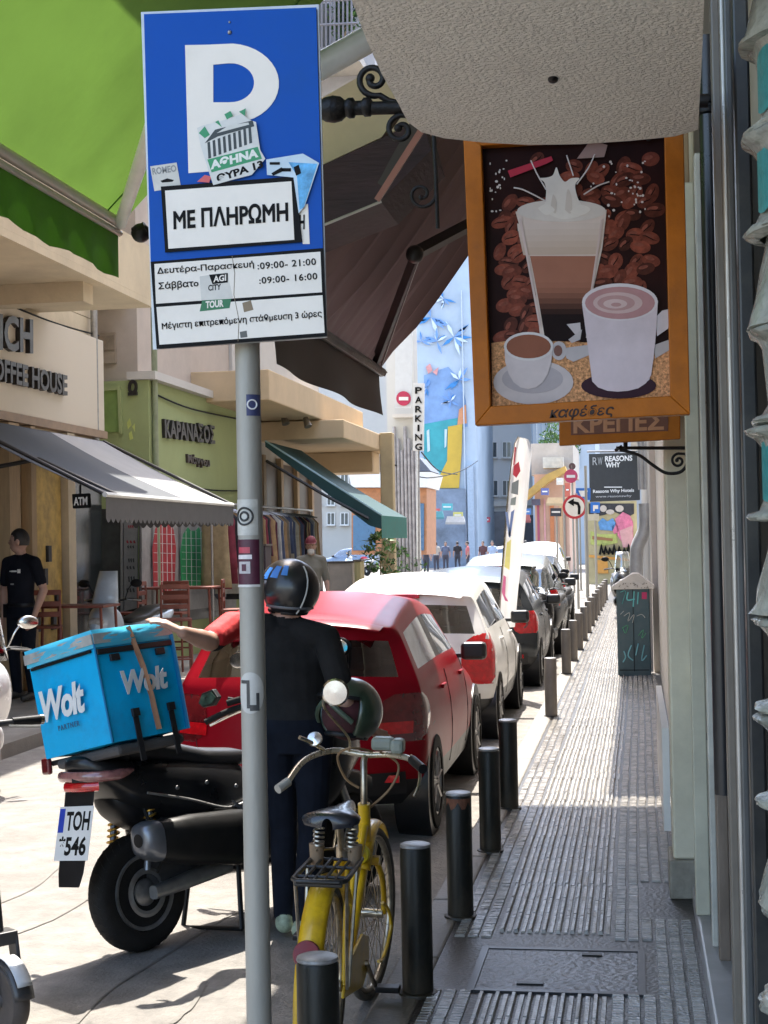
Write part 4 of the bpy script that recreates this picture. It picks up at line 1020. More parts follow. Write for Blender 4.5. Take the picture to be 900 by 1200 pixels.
b = MB(); b.lathe([(.25, 0), (.25, .04), (.04, .06), (.03, .14)], 20, 0, T(at(584, 735, 17.75).x, 17.75, .002)); b.build('base', STEEL, ff, world=True, smooth=40)
def fl(nm, pts, col):
    b = MB(); b.prism(pp(pts, 17.66), (0, -.003, 0)); return b.build(nm, cm(col, .6), ff, world=True)
fl('red_print', [(602, 546), (608, 541), (610, 552), (605, 560), (601, 556)], (.55, .04, .06)); fl('red_print', [(603, 524), (605, 524), (603, 545), (601.5, 545)], (.55, .08, .09))
fl('grey_print', [(600, 566), (608, 562), (607, 580), (599, 578)], (.20, .22, .22)); fl('grey_print', [(599, 584), (605, 582), (604, 592), (598, 592)], (.25, .28, .26))
fl('blue_print', [(599, 600), (603, 597), (598, 630), (596, 629)], (.14, .20, .40)); fl('blue_print', [(592, 600), (595, 600), (599, 628), (596, 628)], (.18, .24, .42))
fl('yellow_print', [(594, 636), (599, 632), (597, 668), (591, 664)], (.70, .62, .20)); fl('pink_print', [(590, 674), (593, 676), (592, 698), (596, 705), (592, 704), (588, 694)], (.58, .12, .25))
# ================================================================ yellow bicycle
YEL = mat('yellow_bike_paint', (0.62, 0.38, 0.008), 0.35, var=0.10, scale=8, coat=.4, dirt=(.25, .13, .02), dscale=9, damt=.6)
BRASS = mat('tarnished_chrome', (0.40, 0.35, 0.27), 0.32, metal=.9, var=.3, scale=25)
LEATH = mat('black_saddle', (.014, .015, .02), .28, var=.25, coat=.3)
bx_ = -1.065; YR = 5.02; YF = 6.02; WR = .335
bk = thing('bicycle', 'yellow city bicycle with rear rack and round red reflector standing at the kerb', 'bicycle', (bx_, 5.5, 0.0), rot=(0, R(1.5), R(1.3)))
yr_ = YR-5.5; yf_ = YF-5.5
def bwheel(name, y, steer=0):
    w_ = MB(); M_ = T(0, y, WR) @ RZ(steer) @ RY(90)
    w_.torus(WR-.017, .017, 56, 10, 0, M_); wo_ = w_.build('tyre', mat_bt, bk, smooth=60); wo_.name = name
    r_ = MB(); r_.torus(WR-.040, .011, 56, 8, 0, M_, sx=1.3); r_.build('rim', BRASS, wo_, smooth=60)
    s_ = MB()
    for k in range(32):
        a = 2*math.pi*k/32; a2 = a+(.35 if k % 4 < 2 else -.35); h = .03 if k % 2 else -.03
        s_.tube([M_ @ Vector((.018*math.cos(a2), .018*math.sin(a2), h)), M_ @ Vector(((WR-.045)*math.cos(a), (WR-.045)*math.sin(a), 0))], .0016, 4)
    s_.build('spokes', BRASS, wo_)
    hb = MB(); hb.tube([M_ @ Vector((0, 0, -.05)), M_ @ Vector((0, 0, .05))], .018, 12); hb.build('hub', BRASS, wo_, smooth=60)
mat_bt = mat('bicycle_tyre', (.10, .09, .075), .75, var=.3, scale=20)
bwheel('rear_wheel', yr_); bwheel('front_wheel', yf_, -7)
bb_ = Vector((0, yr_+.44, .29)); sc_ = Vector((0, yr_+.30, .70)); hd0 = Vector((0, yf_-.16, .60)); hd1 = Vector((0, yf_-.20, .80))
b = MB()
b.tube([bb_, sc_], .018, 12); b.tube([bb_, hd0], .020, 12); b.tube([bb_.lerp(sc_, .35), hd0.lerp(hd1, .6)], .017, 12); b.tube([hd0-Vector((0, -.012, .03)), hd1], .024, 12)
for s_ in (-1, 1):
    b.tube([bb_+Vector((s_*.03, 0, 0)), (s_*.06, yr_, WR)], .011, 8); b.tube([sc_+Vector((s_*.02, 0, -.02)), (s_*.06, yr_, WR)], .010, 8)
    b.tube(spline([Vector((s_*.045, yf_-.145, .56)), Vector((s_*.058, yf_-.10, .50)), Vector((s_*.055, yf_-.02, WR+.06)), Vector((s_*.05, yf_, WR))], 4), .012, 8)
b.cb((0, yf_-.15, .575), (.11, .04, .03))
b.build('frame', YEL, bk, smooth=50)
def fender(nm, y, a0, a1, wid):
    b = MB(); P = []
    for i in range(25):
        a = R(a0+(a1-a0)*i/24); row_ = []
        for k in range(7):
            u = (k-3)/3; rr = WR+.030-.016*u*u
            row_.append((u*wid, y+rr*math.cos(a), WR+rr*math.sin(a)))
        P.append(row_)
    b.grid(P); return b.build(nm, YEL, bk, smooth=60, solid=.003)
rf_ = fender('rear_fender', yr_, 205, 35, .042); ff_ = fender('front_fender', yf_, 140, 45, .036)
# reflector on the rear fender
a = R(172); q = Vector((0, yr_+(WR+.036)*math.cos(a), WR+(WR+.036)*math.sin(a)))
a = R(150); q = Vector((-.005, yr_+(WR+.044)*math.cos(a), WR+(WR+.044)*math.sin(a)))
b = MB(); b.lathe([(.042, -.012), (.044, 0), (.040, .010), (.001, .013)], 28, 0, T(*q) @ RX(90-22)); b.build('reflector', mat('red_reflector', (.17, .006, .010), .5, var=.2, scale=60), bk, smooth=50)
b = MB(); b.lathe([(.034, -.02), (.036, 0), (.030, .012), (.001, .018)], 24, 0, T(.0, yf_-.27, .62) @ RX(90)); b.build('yellow_lamp', mat('yellow_lens', (.75, .62, .02), .3, var=.1), bk, smooth=50)
# rack
b = MB(); zr = .715
pts = [(-.085, yr_+.20, zr), (-.088, yr_-.06, zr), (-.086, yr_-.14, zr), (-.07, yr_-.17, zr), (.07, yr_-.17, zr), (.086, yr_-.14, zr), (.088, yr_-.06, zr), (.085, yr_+.20, zr)]
b.tube(pts, .009, 8)
for x in (-.05, -.017, .017, .05): b.tube([(x, yr_+.2, zr), (x, yr_-.165, zr)], .006, 6)
for y in (-.1, .05, .18): b.tube([(-.086, yr_+y, zr), (.086, yr_+y, zr)], .006, 6)
rk = b.build('rack', mat('rack_black', (.02, .019, .018), .4, var=.3), bk, smooth=50)
b = MB(); b.cb((0, yr_-.165, zr-.006), (.16, .014, .024)); b.build('rack_end', mat('rack_black_end', (.03, .028, .026), .35), rk, bevel=.005)
b = MB()
for s_ in (-1, 1): b.tube([(s_*.085, yr_-.12, zr), (s_*.075, yr_-.03, WR)], .006, 6); b.tube([(s_*.085, yr_+.1, zr), (s_*.075, yr_, WR)], .006, 6)
b.build('rack_stay', BRASS, rk)
# saddle with springs
b = MB(); P = []
prof = [(-.14, .02, .0), (-.135, .085, .01), (-.10, .105, .016), (-.04, .090, .012), (.03, .045, .008), (.10, .026, .006), (.135, .018, .0), (.145, .006, -.01)]
for y, hw, z in prof: P.append([(hw*math.sin(t_), y, z+.030*math.cos(t_)-.012) for t_ in [R(-105+210*k/12) for k in range(13)]])
b.grid(P); zs = .86; ys = yr_+.24
sdl = b.build('saddle', LEATH, bk, smooth=180, loc=(0, ys, zs), rot=(R(4), 0, R(-8)))
b = MB()
for s_ in (-1, 1):
    pts = [(s_*.058+.018*math.cos(k*.9), ys-.085+.018*math.sin(k*.9), zs-.035-.0022*k) for k in range(34)]; b.tube(pts, .004, 5)
    b.tube([(s_*.058, ys-.08, zs-.11), (s_*.02, ys, zs-.12), (s_*.02, ys+.10, zs-.02)], .005, 6)
b.build('saddle_springs', BRASS, bk, smooth=60)
for s_ in (-1, 1):
    b = MB(); b.lathe([(.022, -.035), (.027, .035)], 14, 0, T(s_*.066, ys-.075, zs-.125)); b.build('bumper_block', mat('cork_block_%d' % s_, (.22, .15, .09), .8, var=.3), bk, smooth=40)
b = MB(); b.tube([sc_, (0, ys, zs-.03)], .013, 10); b.tube([sc_, sc_+Vector((0, -.005, .04))], .022, 10); b.build('seat_post', BRASS, bk, smooth=50)
# handlebar: stem, swept back bar, levers, bell, mirror
hb = Vector((0, yf_-.215, .98))
b = MB(); b.tube([hd1, hb+Vector((0, 0, -.02)), hb+Vector((0, .03, 0))], .013, 10); b.build('stem', BRASS, bk, smooth=50)
pts = spline([(-.235, yf_-.52, .925), (-.20, yf_-.36, .985), (-.12, yf_-.20, 1.0), (0, yf_-.185, .985), (.10, yf_-.20, .99), (.19, yf_-.30, .99), (.245, yf_-.40, .975)], 5)
b = MB(); b.tube(pts, .0115, 10); hbar = b.build('handlebar', mat('cream_chrome_bar', (.55, .49, .38), .28, metal=.7, var=.2, scale=20), bk, smooth=60)
b = MB(); b.tube([(.20, yf_-.32, .99), (.252, yf_-.42, .972)], .018, 12); b.build('grip', BLACK, hbar, smooth=50)
b = MB(); b.tube([(-.232, yf_-.515, .927), (-.262, yf_-.56, .905)], .017, 12); b.build('grip', mat('grey_grip', (.35, .33, .29), .5), hbar, smooth=50)
b = MB(); b.tube(spline([(-.15, yf_-.25, 1.01), (-.19, yf_-.33, 1.05), (-.22, yf_-.37, 1.07)], 4), .008, 8); b.lathe([(.001, -.012), (.026, -.01), (.030, 0), (.026, .012), (.001, .018)], 16, 0, T(-.175, yf_-.30, 1.055) @ RX(70)); b.build('bell', CHROME, hbar, smooth=50)
b = MB(); b.tube(spline([(.19, yf_-.28, 1.0), (.23, yf_-.36, .97), (.24, yf_-.44, .92), (.225, yf_-.47, .88)], 4), .006, 8); b.build('brake_lever', BRASS, hbar, smooth=50)
b = MB(); b.tube(spline([(.03, yf_-.2, 1.0), (-.03, yf_-.33, 1.03), (-.09, yf_-.28, .99), (-.07, yf_-.22, .90), (-.02, yf_-.20, .86)], 5), .005, 6); b.tube(spline([(.06, yf_-.2, 1.0), (.13, yf_-.18, .95), (.10, yf_-.17, .86), (.02, yf_-.16, .78)], 5), .005, 6); b.build('brake_cable', mat('brown_cable', (.22, .14, .07), .5), hbar, smooth=50)
b = MB(); b.cb((.075, yf_-.22, 1.035), (.085, .07, .05)); b.cb((.135, yf_-.24, 1.03), (.05, .08, .055)); b.build('lamp_housing', mat('grey_green_plastic', (.22, .24, .20), .4, var=.2), hbar, bevel=.014)
p_m = at(384, 812, 5.62)-Vector((bx_, 5.5, 0))
b = MB(); b.tube(spline([(-.06, yf_-.2, 1.0), (-.055, yf_-.25, 1.06), Vector((p_m.x-.045, p_m.y+.02, p_m.z-.06)), Vector((p_m.x-.04, p_m.y+.02, p_m.z))], 4), .005, 6); b.build('mirror_stalk', BRASS, hbar, smooth=50)
b = MB(); b.lathe([(.001, .012), (.045, .010), (.052, 0), (.050, -.006)], 26, 0, T(*p_m) @ RX(90), caps=False); mi_ = b.build('mirror', CHROME, hbar, smooth=50)
b = MB(); b.lathe([(.046, -.0065), (.046, -.0085)], 26, 0, T(*p_m) @ RX(-90) if False else T(p_m.x, p_m.y-.012, p_m.z) @ RX(90)); b.build('mirror_glass', mat('white_teal_disc', (.55, .66, .64), .25, var=.45, scale=28), hbar)
# drive side
b = MB(); b.prism([(.052, bb_.y+.10, .26), (.052, bb_.y+.08, .37), (.052, bb_.y-.05, .41), (.052, yr_+.02, .385), (.052, yr_-.02, .30), (.052, bb_.y-.05, .22)], (.012, 0, 0)); b.build('chain_guard', YEL, bk, bevel=.004)
b = MB(); b.tube([(.07, bb_.y, .29), (.085, bb_.y+.12, .17)], .009, 8); b.tube([(-.07, bb_.y, .29), (-.085, bb_.y-.12, .41)], .009, 8); b.tube([(-.075, bb_.y, .29), (.075, bb_.y, .29)], .014, 8); b.build('crank', BRASS, bk)
b = MB(); b.cb((.13, bb_.y+.12, .17), (.09, .06, .02)); b.build('pedal', BLACK, bk, bevel=.005); b = MB(); b.cb((-.13, bb_.y-.12, .41), (.09, .06, .02)); b.build('pedal', BLACK, bk, bevel=.005)
b = MB(); b.tube([(-.05, bb_.y-.08, .27), (-.13, bb_.y-.16, .015)], .008, 8); b.build('kick_stand', BRASS, bk)
b = MB(); b.tube(spline([(.06, yf_-.10, .40), (.075, yf_-.04, .36), (.08, yf_+.0, .28), (.07, yf_-.12, .20), (.06, yf_-.2, .20)], 4), .007, 6); b.build('yellow_stay', YEL, bk, smooth=50)

# ================================================================ delivery scooter
SB = mat('scooter_black', (.008, .0085, .010), .30, spec=.3, var=.25, scale=5, coat=.2, dirt=(.02, .019, .017), dscale=4, damt=.5)
GOLD = mat('gold_spring', (.50, .30, .06), .35, metal=.8, var=.2)
SILV = mat('silver_cap', (.17, .18, .20), .32, metal=.7, var=.2)
def scooter(label, loc, rz, lean=0.0, body=SB, group=None, full=True, name='scooter', panel=None, cat='scooter', screen=True, mirm=None, scrm=None):
    sc = thing(name, label, cat, loc, 0, group, rot=(0, R(lean), rz))
    panel = panel or body
    for nm, y in (('rear_wheel', 0.0), ('front_wheel', 1.42)):
        w_ = MB(); M_ = T(0, y, .258) @ RY(90)
        w_.lathe([(.170, -.046), (.185, -.050), (.222, -.055), (.244, -.045), (.255, -.025), (.258, 0), (.255, .025), (.244, .045), (.222, .055), (.185, .050), (.170, .046)], 44, 0, M_); wo_ = w_.build(nm, RUBBER, sc, smooth=50)
        if full:
            g_ = MB()
            for k in range(36):
                a = 2*math.pi*k/36
                for s_ in (-1, 1):
                    g_.tube([M_ @ Vector((.2585*math.cos(a), .2585*math.sin(a), s_*.004)), M_ @ Vector((.2505*math.cos(a+.10), .2505*math.sin(a+.10), s_*.034)), M_ @ Vector((.236*math.cos(a+.15), .236*math.sin(a+.15), s_*.0485))], .0024, 4)
            g_.build('tread', mat_tread, wo_)
        r_ = MB(); r_.lathe([(.166, -.056), (.172, 0), (.166, .056), (.150, .050), (.146, 0), (.150, -.050)], 40, 0, M_, caps=False)
        for q in range(5):
            a = 2*math.pi*q/5
            r_.tube([M_ @ Vector((.04*math.cos(a), .04*math.sin(a), .012)), M_ @ Vector((.15*math.cos(a+.25), .15*math.sin(a+.25), .03))], .016, 6)
            r_.tube([M_ @ Vector((.04*math.cos(a), .04*math.sin(a), .012)), M_ @ Vector((.15*math.cos(a-.25), .15*math.sin(a-.25), .03))], .016, 6)
        r_.lathe([(.06, -.05), (.06, .055), (.03, .07)], 20, 0, M_); r_.build('rim', STEEL if not full else mat_srim, wo_, smooth=40)
        d_ = MB(); d_.torus(.095, .014, 30, 4, 0, T(.066, y, .258) @ RY(90), sx=.15); d_.build('brake_disc', STEEL, wo_)
    b = MB(); b.loft([(-.53, .86, .03, .02), (-.47, .85, .10, .05), (-.30, .80, .155, .085), (-.05, .735, .185, .13), (.25, .66, .195, .19), (.50, .60, .18, .22), (.66, .56, .15, .20), (.70, .55, .10, .12)], 18, p=2.6); b.build('tail_fairing', panel, sc, sub=1)
    b = MB(); b.loft([(-.34, .90, .08, .03), (-.28, .905, .14, .045), (.0, .885, .155, .06), (.2, .86, .15, .06), (.35, .80, .16, .055), (.62, .79, .13, .05), (.72, .77, .07, .03)], 16, p=2.6); b.build('seat', mat_seat, sc, sub=1)
    b = MB(); b.loft([(.55, .40, .15, .12), (.75, .36, .19, .10), (1.0, .36, .19, .10), (1.12, .42, .16, .14)], 14, p=3.5); b.build('floorboard', body, sc, sub=1)
    b = MB(); b.loft([(.02, .33, .05, .06), (.12, .34, .085, .09), (.35, .36, .10, .11), (.55, .38, .10, .10), (.62, .38, .06, .06)], 14, p=3); b.build('engine_case', mat_eng, sc, smooth=60)
    b = MB(); b.loft([(1.02, .55, .10, .16), (1.12, .66, .21, .26), (1.24, .74, .23, .28), (1.38, .80, .17, .22), (1.50, .76, .09, .12), (1.56, .72, .03, .05)], 16, p=2.4); b.build('front_shield', panel, sc, sub=1)
    b = MB(); b.torus(.30, .075, 22, 8, 0, T(0, 1.42, .258) @ RY(90) , sx=1.0, a0=R(150), a1=R(265)); b.build('front_fender', panel, sc, smooth=60)
    b = MB()
    for s_ in (-1, 1): b.tube([(s_*.085, 1.42, .26), (s_*.085, 1.28, .66)], .022, 10)
    b.build('fork', STEEL, sc, smooth=50)
    b = MB(); b.ell((0, 1.50, .80), (.11, .05, .055)); b.build('headlight', LAMPC, sc, smooth=60)
    b = MB(); b.tube(spline([(-.34, 1.02, 1.04), (-.22, 1.10, 1.06), (0, 1.16, 1.02), (.22, 1.10, 1.06), (.34, 1.02, 1.04)], 5), .013, 8); hb_ = b.build('handlebar', BLACK, sc, smooth=50)
    for s_ in (-1, 1):
        b = MB(); b.tube([(s_*.26, 1.07, 1.055), (s_*.36, 1.005, 1.035)], .018, 10); b.build('grip', RUBBER, hb_, smooth=50)
        b = MB(); b.tube(spline([(s_*.22, 1.13, 1.06), (s_*.30, 1.12, 1.05), (s_*.38, 1.06, 1.04)], 4), .007, 6); b.build('brake_lever', STEEL, hb_, smooth=50)
        b = MB(); b.tube(spline([(s_*.20, 1.12, 1.07), (s_*.25, 1.14, 1.18), (s_*.30, 1.13, 1.24)], 4), .007, 6); b.ell((s_*.35, 1.13, 1.25), (.08, .02, .05), 14, 8); b.build('mirror', mirm or BLACK, hb_, smooth=60)
        b = MB(); b.ell((s_*.35, 1.109, 1.25), (.07, .004, .042), 14, 8); b.build('mirror_glass', CHROME, hb_, smooth=60)
    b = MB(); b.loft([(1.06, 1.00, .11, .07), (1.18, 1.02, .13, .09), (1.26, .98, .08, .06)], 12); b.build('instrument_cowl', panel, sc, sub=1)
    if screen:
        b = MB(); P = [[(.24*math.sin(R(-50+100*k/8))*(1-.35*u), 1.34-.12*u-.18*(1-math.cos(R(-50+100*k/8))), .98+.42*u) for k in range(9)] for u in (0, .33, .66, 1)]; b.grid(P); b.build('windscreen', scrm or SCRG, sc, smooth=180, solid=.004)
    if full:
        b = MB(); b.loft([(-.10, .495, .050, .050, .20), (-.05, .49, .080, .088, .20), (.15, .465, .090, .115, .20), (.45, .43, .090, .13, .19), (.66, .41, .07, .11, .18), (.74, .41, .04, .05, .17)], 16, p=3); mf = b.build('muffler', mat('muffler_black', (.009, .009, .009), .45, spec=.25, var=.3, scale=10, dirt=(.02, .018, .017), dscale=8, damt=.4), sc, smooth=60)
        b = MB(); b.loft([(-.135, .503, .040, .050, .20), (-.125, .502, .062, .070, .20), (-.08, .495, .080, .088, .20), (-.05, .490, .083, .092, .20)], 16, p=3); b.build('muffler_cap', SILV, mf, smooth=60)
        b = MB(); b.lathe([(.03, 0), (.025, -.006)], 14, 0, T(.20, -.137, .503) @ RX(90)); b.build('muffler_outlet', BLACK, mf)
        b = MB(); b.loft([(-.02, .26, .028, .03, .13), (.15, .275, .03, .035, .13), (.45, .31, .035, .045, .12)], 10, p=3); b.build('swing_arm', STEEL, sc, smooth=50)
        for s_ in (.115, -.13):
            b = MB(); b.tube([(s_, -.03, .36), (s_, .03, .70)], .016, 10); b.build('shock_absorber', SILV, sc, smooth=50)
            b = MB(); pts = [(s_+.026*math.cos(k*.8), -.015+.0006*k+.026*math.sin(k*.8), .44+.0033*k) for k in range(66)]; b.tube(pts, .006, 6); b.build('spring', GOLD, sc, smooth=50)
        b = MB(); b.prism([(-.10, -.44, .80), (.10, -.44, .80), (.10, -.50, .66), (.085, -.64, .40), (.07, -.672, .345), (-.07, -.672, .345), (-.085, -.64, .40), (-.10, -.50, .66)], (0, .012, .004)); mg = b.build('mudguard', BLACK, sc, bevel=.004)
        def plp(x, t_): return Vector((x*1.12, -.487-.17*t_-.014, .685-.31*t_-.004))
        b = MB(); b.prism([plp(-.105, 0), plp(.105, 0), plp(.105, .72), plp(-.105, .72)], (0, -.004, -.002)); lp = b.build('licence_plate', SEEP, sc, bevel=.002)
        dp = Vector((0, -.0015, -.0008)); off = Vector((0, -.0042, -.0022))
        b = MB(); b.prism([plp(-.102, .02)+off, plp(-.068, .02)+off, plp(-.068, .34)+off, plp(-.102, .34)+off], dp); b.build('blue_strip', cm((.02, .05, .36), .4), lp)
        b = MB(); text_into(b, 'TOH', plp(-.055, .32)+off, plp(.09, .32)+off, plp(-.055, .06)+off, dp, bold=.03); text_into(b, '*546', plp(-.085, .65)+off, plp(.085, .65)+off, plp(-.085, .39)+off, dp, bold=.03); b.build('plate_lettering', INK, lp)
        b = MB(); b.tube(spline([(-.10, -.50, .81), (-.02, -.545, .81), (.06, -.535, .805), (.13, -.46, .80), (.178, -.30, .80), (.195, -.16, .81)], 5), [.012]+[.024]*20+[.022, .019, .015, .010, .005], 12, flat=1.0); tl_ = b.build('tail_light', mat('clear_red_lens', (.22, .09, .085), .12, var=.5, scale=14, coat=1), sc, smooth=60)
        b = MB(); b.tube(spline([(-.05, -.53, .765), (.05, -.53, .762), (.12, -.45, .76)], 4), .022, 8); b.build('red_lens', TAIL, tl_, smooth=60)
        b = MB(); b.tube(spline([(.02, -.565, .795), (.11, -.495, .79), (.18, -.28, .78)], 5), .012, 6); b.build('dark_lens_band', BLACK, tl_, smooth=60)
        b = MB(); b.loft([(.0, .52, .06, .05), (.08, .54, .15, .11), (.26, .50, .19, .19), (.50, .45, .205, .22), (.78, .40, .20, .17), (.95, .37, .16, .12)], 16, p=2.8); b.build('side_fairing', body, sc, sub=1)
        b = MB(); b.tube(spline([(-.20, 1.10, 1.02), (-.34, 1.02, 1.0), (-.46, .93, .95)], 4), .016, 8); b.build('turned_grip', RUBBER, sc, smooth=60)
        b = MB(); b.tube(spline([(-.25, 1.10, 1.0), (-.36, 1.06, .98), (-.50, 1.0, .93)], 4), .008, 6); b.build('clutch_lever', CHROME, sc, smooth=60)
        b = MB(); b.tube([(-.24, 1.08, 1.03), (-.38, 1.03, 1.06)], .008, 6); b.prism([(-.56, .985, 1.05), (-.52, .98, 1.10), (-.43, .975, 1.115), (-.39, .97, 1.07), (-.44, .975, 1.03), (-.52, .98, 1.025)], (0, .03, 0)); mm = b.build('angular_mirror', BLACK, sc, bevel=.005)
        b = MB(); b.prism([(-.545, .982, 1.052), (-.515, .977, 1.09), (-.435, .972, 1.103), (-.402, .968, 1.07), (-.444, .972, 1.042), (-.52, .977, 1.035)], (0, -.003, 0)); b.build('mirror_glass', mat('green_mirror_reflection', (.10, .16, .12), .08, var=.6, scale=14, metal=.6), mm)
        for (yy, zz) in ((.12, .70), (.30, .70), (.48, .66), (.36, .44), (.62, .44)):
            b = MB(); b.lathe([(.010, 0), (.009, .006), (.001, .007)], 10, 0, T(.205 if zz < .6 else .195, yy, zz) @ RY(90)); b.build('bolt', STEEL, sc)
        b = MB(); b.tube(spline([(.19, -.05, .70), (.205, .18, .64), (.20, .42, .57), (.18, .62, .60)], 5), .006, 6); b.build('fairing_seam', STEEL, sc, smooth=60)
        b = MB(); b.tube(spline([(.12, .02, .34), (.16, .05, .46), (.13, -.02, .60), (.10, .0, .70)], 5), .008, 6); b.build('brake_hose', RUBBER, sc, smooth=60)
        b = MB(); b.tube(spline([(-.14, -.30, .93), (-.19, -.20, .97), (-.19, .0, .97), (-.14, .10, .93)], 4), .014, 8); b.build('grab_rail', BLACK, sc, smooth=60); b = MB(); b.tube(spline([(.14, -.30, .93), (.19, -.20, .97), (.19, .0, .97), (.14, .10, .93)], 4), .014, 8); b.build('grab_rail', BLACK, sc, smooth=60)
        b = MB(); b.loft([(-.24, .70, .05, .04), (-.16, .67, .11, .07), (.0, .62, .125, .10), (.15, .58, .13, .10)], 14, p=2.6); b.build('inner_mudguard', BLACK, sc, sub=1)
        b = MB(); b.cb((-.21, -.47, .86), (.06, .05, .075)); b.build('side_reflector', TAILD, sc, bevel=.012)
        b = MB(); b.tube([(-.19, -.44, .87), (-.10, -.40, .88)], .012, 8); b.build('reflector_arm', BLACK, sc)
        b = MB(); b.bx(-.20, .20, -.40, .06, .895, .912); b.tube([(-.16, -.40, .95), (-.13, -.1, .86)], .014, 8); b.tube([(.16, -.40, .95), (.13, -.1, .86)], .014, 8); b.build('luggage_rack', BLACK, sc, bevel=.004)
        b = MB(); b.prism([(.196, .44, .60), (.198, .60, .50), (.196, .70, .40), (.194, .66, .42), (.197, .52, .50)], (.012, 0, 0)); b.build('footrest_grille', SILV, sc)
        b = MB(); b.tube([(.16, .48, .34), (.20, .42, .015)], .012, 8); b.tube([(-.16, .48, .34), (-.20, .42, .015)], .012, 8); b.tube([(-.20, .42, .015), (.20, .42, .015)], .010, 8); b.build('centre_stand', BLACK, sc)
    if full:                                    # short overhang behind the rear wheel
        for ch in sc.children_recursive:
            if ch.type != 'MESH' or ch.name.split('.')[0] in ('rear_wheel', 'muffler', 'muffler_cap', 'muffler_outlet', 'tread', 'rim', 'brake_disc', 'front_wheel'): continue
            for v_ in ch.data.vertices:
                if v_.co.y < -.08: v_.co.y = -.08+(v_.co.y+.08)*.50
    return sc
mat_tread = mat('tyre_groove', (.006, .006, .006), .8)
mat_srim = mat('dark_alloy', (.22, .22, .22), .35, metal=.7, var=.35, scale=14)
mat_eng = mat('engine_case_grey', (.05, .05, .052), .45, metal=.3, var=.3, scale=8)
mat_seat = mat('seat_vinyl', (.013, .013, .015), .45, var=.3)
SCRG = glass_mat('screen_perspex', (.75, .78, .78), .03, .12)
p_ = gnd(168, 1114, 0)
SC_RZ = R(-31)
scooter('black maxi scooter with plate TOH 546, under the turquoise delivery box', (p_.x, p_.y, 0), SC_RZ, lean=-7.0, cat='scooter')
# delivery box (rests on the rack)
sm = Matrix.Translation((p_.x, p_.y, 0)) @ Euler((0, R(-7), SC_RZ)).to_matrix().to_4x4()
DBX = mat('turquoise_box_fabric', (.0, .36, .68), .5, spec=.25, var=.08, scale=3, bump=.55, bscale=5, dirt=(.02, .22, .44), dscale=5, damt=.6)
DBL = mat('turquoise_lid', (.06, .46, .68), .45, var=.08, scale=3, bump=.15, bscale=9)  # lid colour lightened to suggest its sunlit top
c0 = sm @ Vector((.045, -.075, .925))
dbx = thing('delivery_box', 'turquoise insulated delivery box strapped on the back of the black scooter', 'delivery box', c0, 0, rot=(R(2), R(-13), SC_RZ))
hw = .235; hd = .215; hh = .49
def softbox(b, x0, x1, y0, y1, z0, z1, n=7, puff=.016):
    def face(O, U, V, N):
        P = []
        for i in range(n+1):
            P.append([Vector(O)+Vector(U)*(i/n)+Vector(V)*(k/n)+Vector(N)*(puff*math.sin(math.pi*i/n)*math.sin(math.pi*k/n)+.009*math.sin(i*2.3+k*1.7)*math.sin(math.pi*i/n)*math.sin(math.pi*k/n)) for k in range(n+1)])
        b.grid(P)
    dx, dy, dz = x1-x0, y1-y0, z1-z0
    face((x0, y0, z0), (dx, 0, 0), (0, 0, dz), (0, -1, 0)); face((x1, y0, z0), (0, dy, 0), (0, 0, dz), (1, 0, 0)); face((x1, y1, z0), (-dx, 0, 0), (0, 0, dz), (0, 1, 0)); face((x0, y1, z0), (0, -dy, 0), (0, 0, dz), (-1, 0, 0))
    face((x0, y0, z1), (dx, 0, 0), (0, dy, 0), (0, 0, 1)); face((x0, y1, z0), (dx, 0, 0), (0, -dy, 0), (0, 0, -1))
b = MB(); softbox(b, -hw, hw, -hd, hd, 0, hh-.08); b.build('box_body', DBX, dbx, smooth=50)
b = MB(); softbox(b, -hw-.008, hw+.008, -hd-.008, hd+.008, hh-.078, hh); b.build('lid', DBL, dbx, smooth=50)
REFL = mat('reflective_tape', (.44, .45, .44), .35, metal=.3, var=.25, scale=14)
b = MB(); e = .0095
for (x0, y0, x1, y1) in ((-hw-e, -hd-e-.008, hw+e, -hd-e-.004), (hw+e+.002, -hd-e, hw+e+.006, hd+e)): b.bx(x0, x1, y0, y1, hh-.062, hh-.018)
b.build('reflective_band', REFL, dbx)
b = MB(); b.bx(-hw+.02, hw-.02, -hd-.012, -hd-.006, hh-.095, hh-.082); b.build('zip', INK, dbx)
b = MB(); text_into(b, 'Wolt', (-.165, -hd-.030, .155), (.145, -hd-.030, .155), (-.165, -hd-.030, .295), (0, -.002, 0), bold=.035, shear=.25, spacing=.92); b.build('lettering', mat('silver_lettering', (.62, .64, .64), .35), dbx)
b = MB(); text_into(b, 'PARTNER', (-.075, -hd-.028, .105), (.075, -hd-.028, .105), (-.075, -hd-.028, .128), (0, -.002, 0), bold=.02, spacing=1.3); b.build('lettering', cm((.02, .10, .2), .5), dbx)
b = MB(); text_into(b, 'Wolt', (hw+.030, -.13, .19), (hw+.030, .13, .19), (hw+.030, -.13, .295), (.002, 0, 0), bold=.035, shear=.2, spacing=.92); b.build('lettering', mat('silver_lettering_side', (.62, .64, .64), .35), dbx)
STR = mat('brown_strap', (.25, .12, .06), .6, var=.2, scale=20); BST = mat('black_strap', (.012, .012, .014), .5, var=.2)
b = MB(); b.tube([(hw+.024, -.02, hh-.06), (hw+.036, .0, .30), (hw+.036, .015, .17), (hw+.026, .03, .02)], .018, 4, flat=.12); b.tube([(hw+.018, -.03, hh-.005), (hw+.022, -.02, hh-.055)], .020, 4, flat=.15); b.build('brown_strap', STR, dbx)
for y in (-.085, .12):
    b = MB(); b.bx(hw+.022, hw+.028, y-.014, y+.014, -.10, .12); b.cb((hw+.03, y, .11), (.016, .036, .034)); b.build('black_strap', BST, dbx)
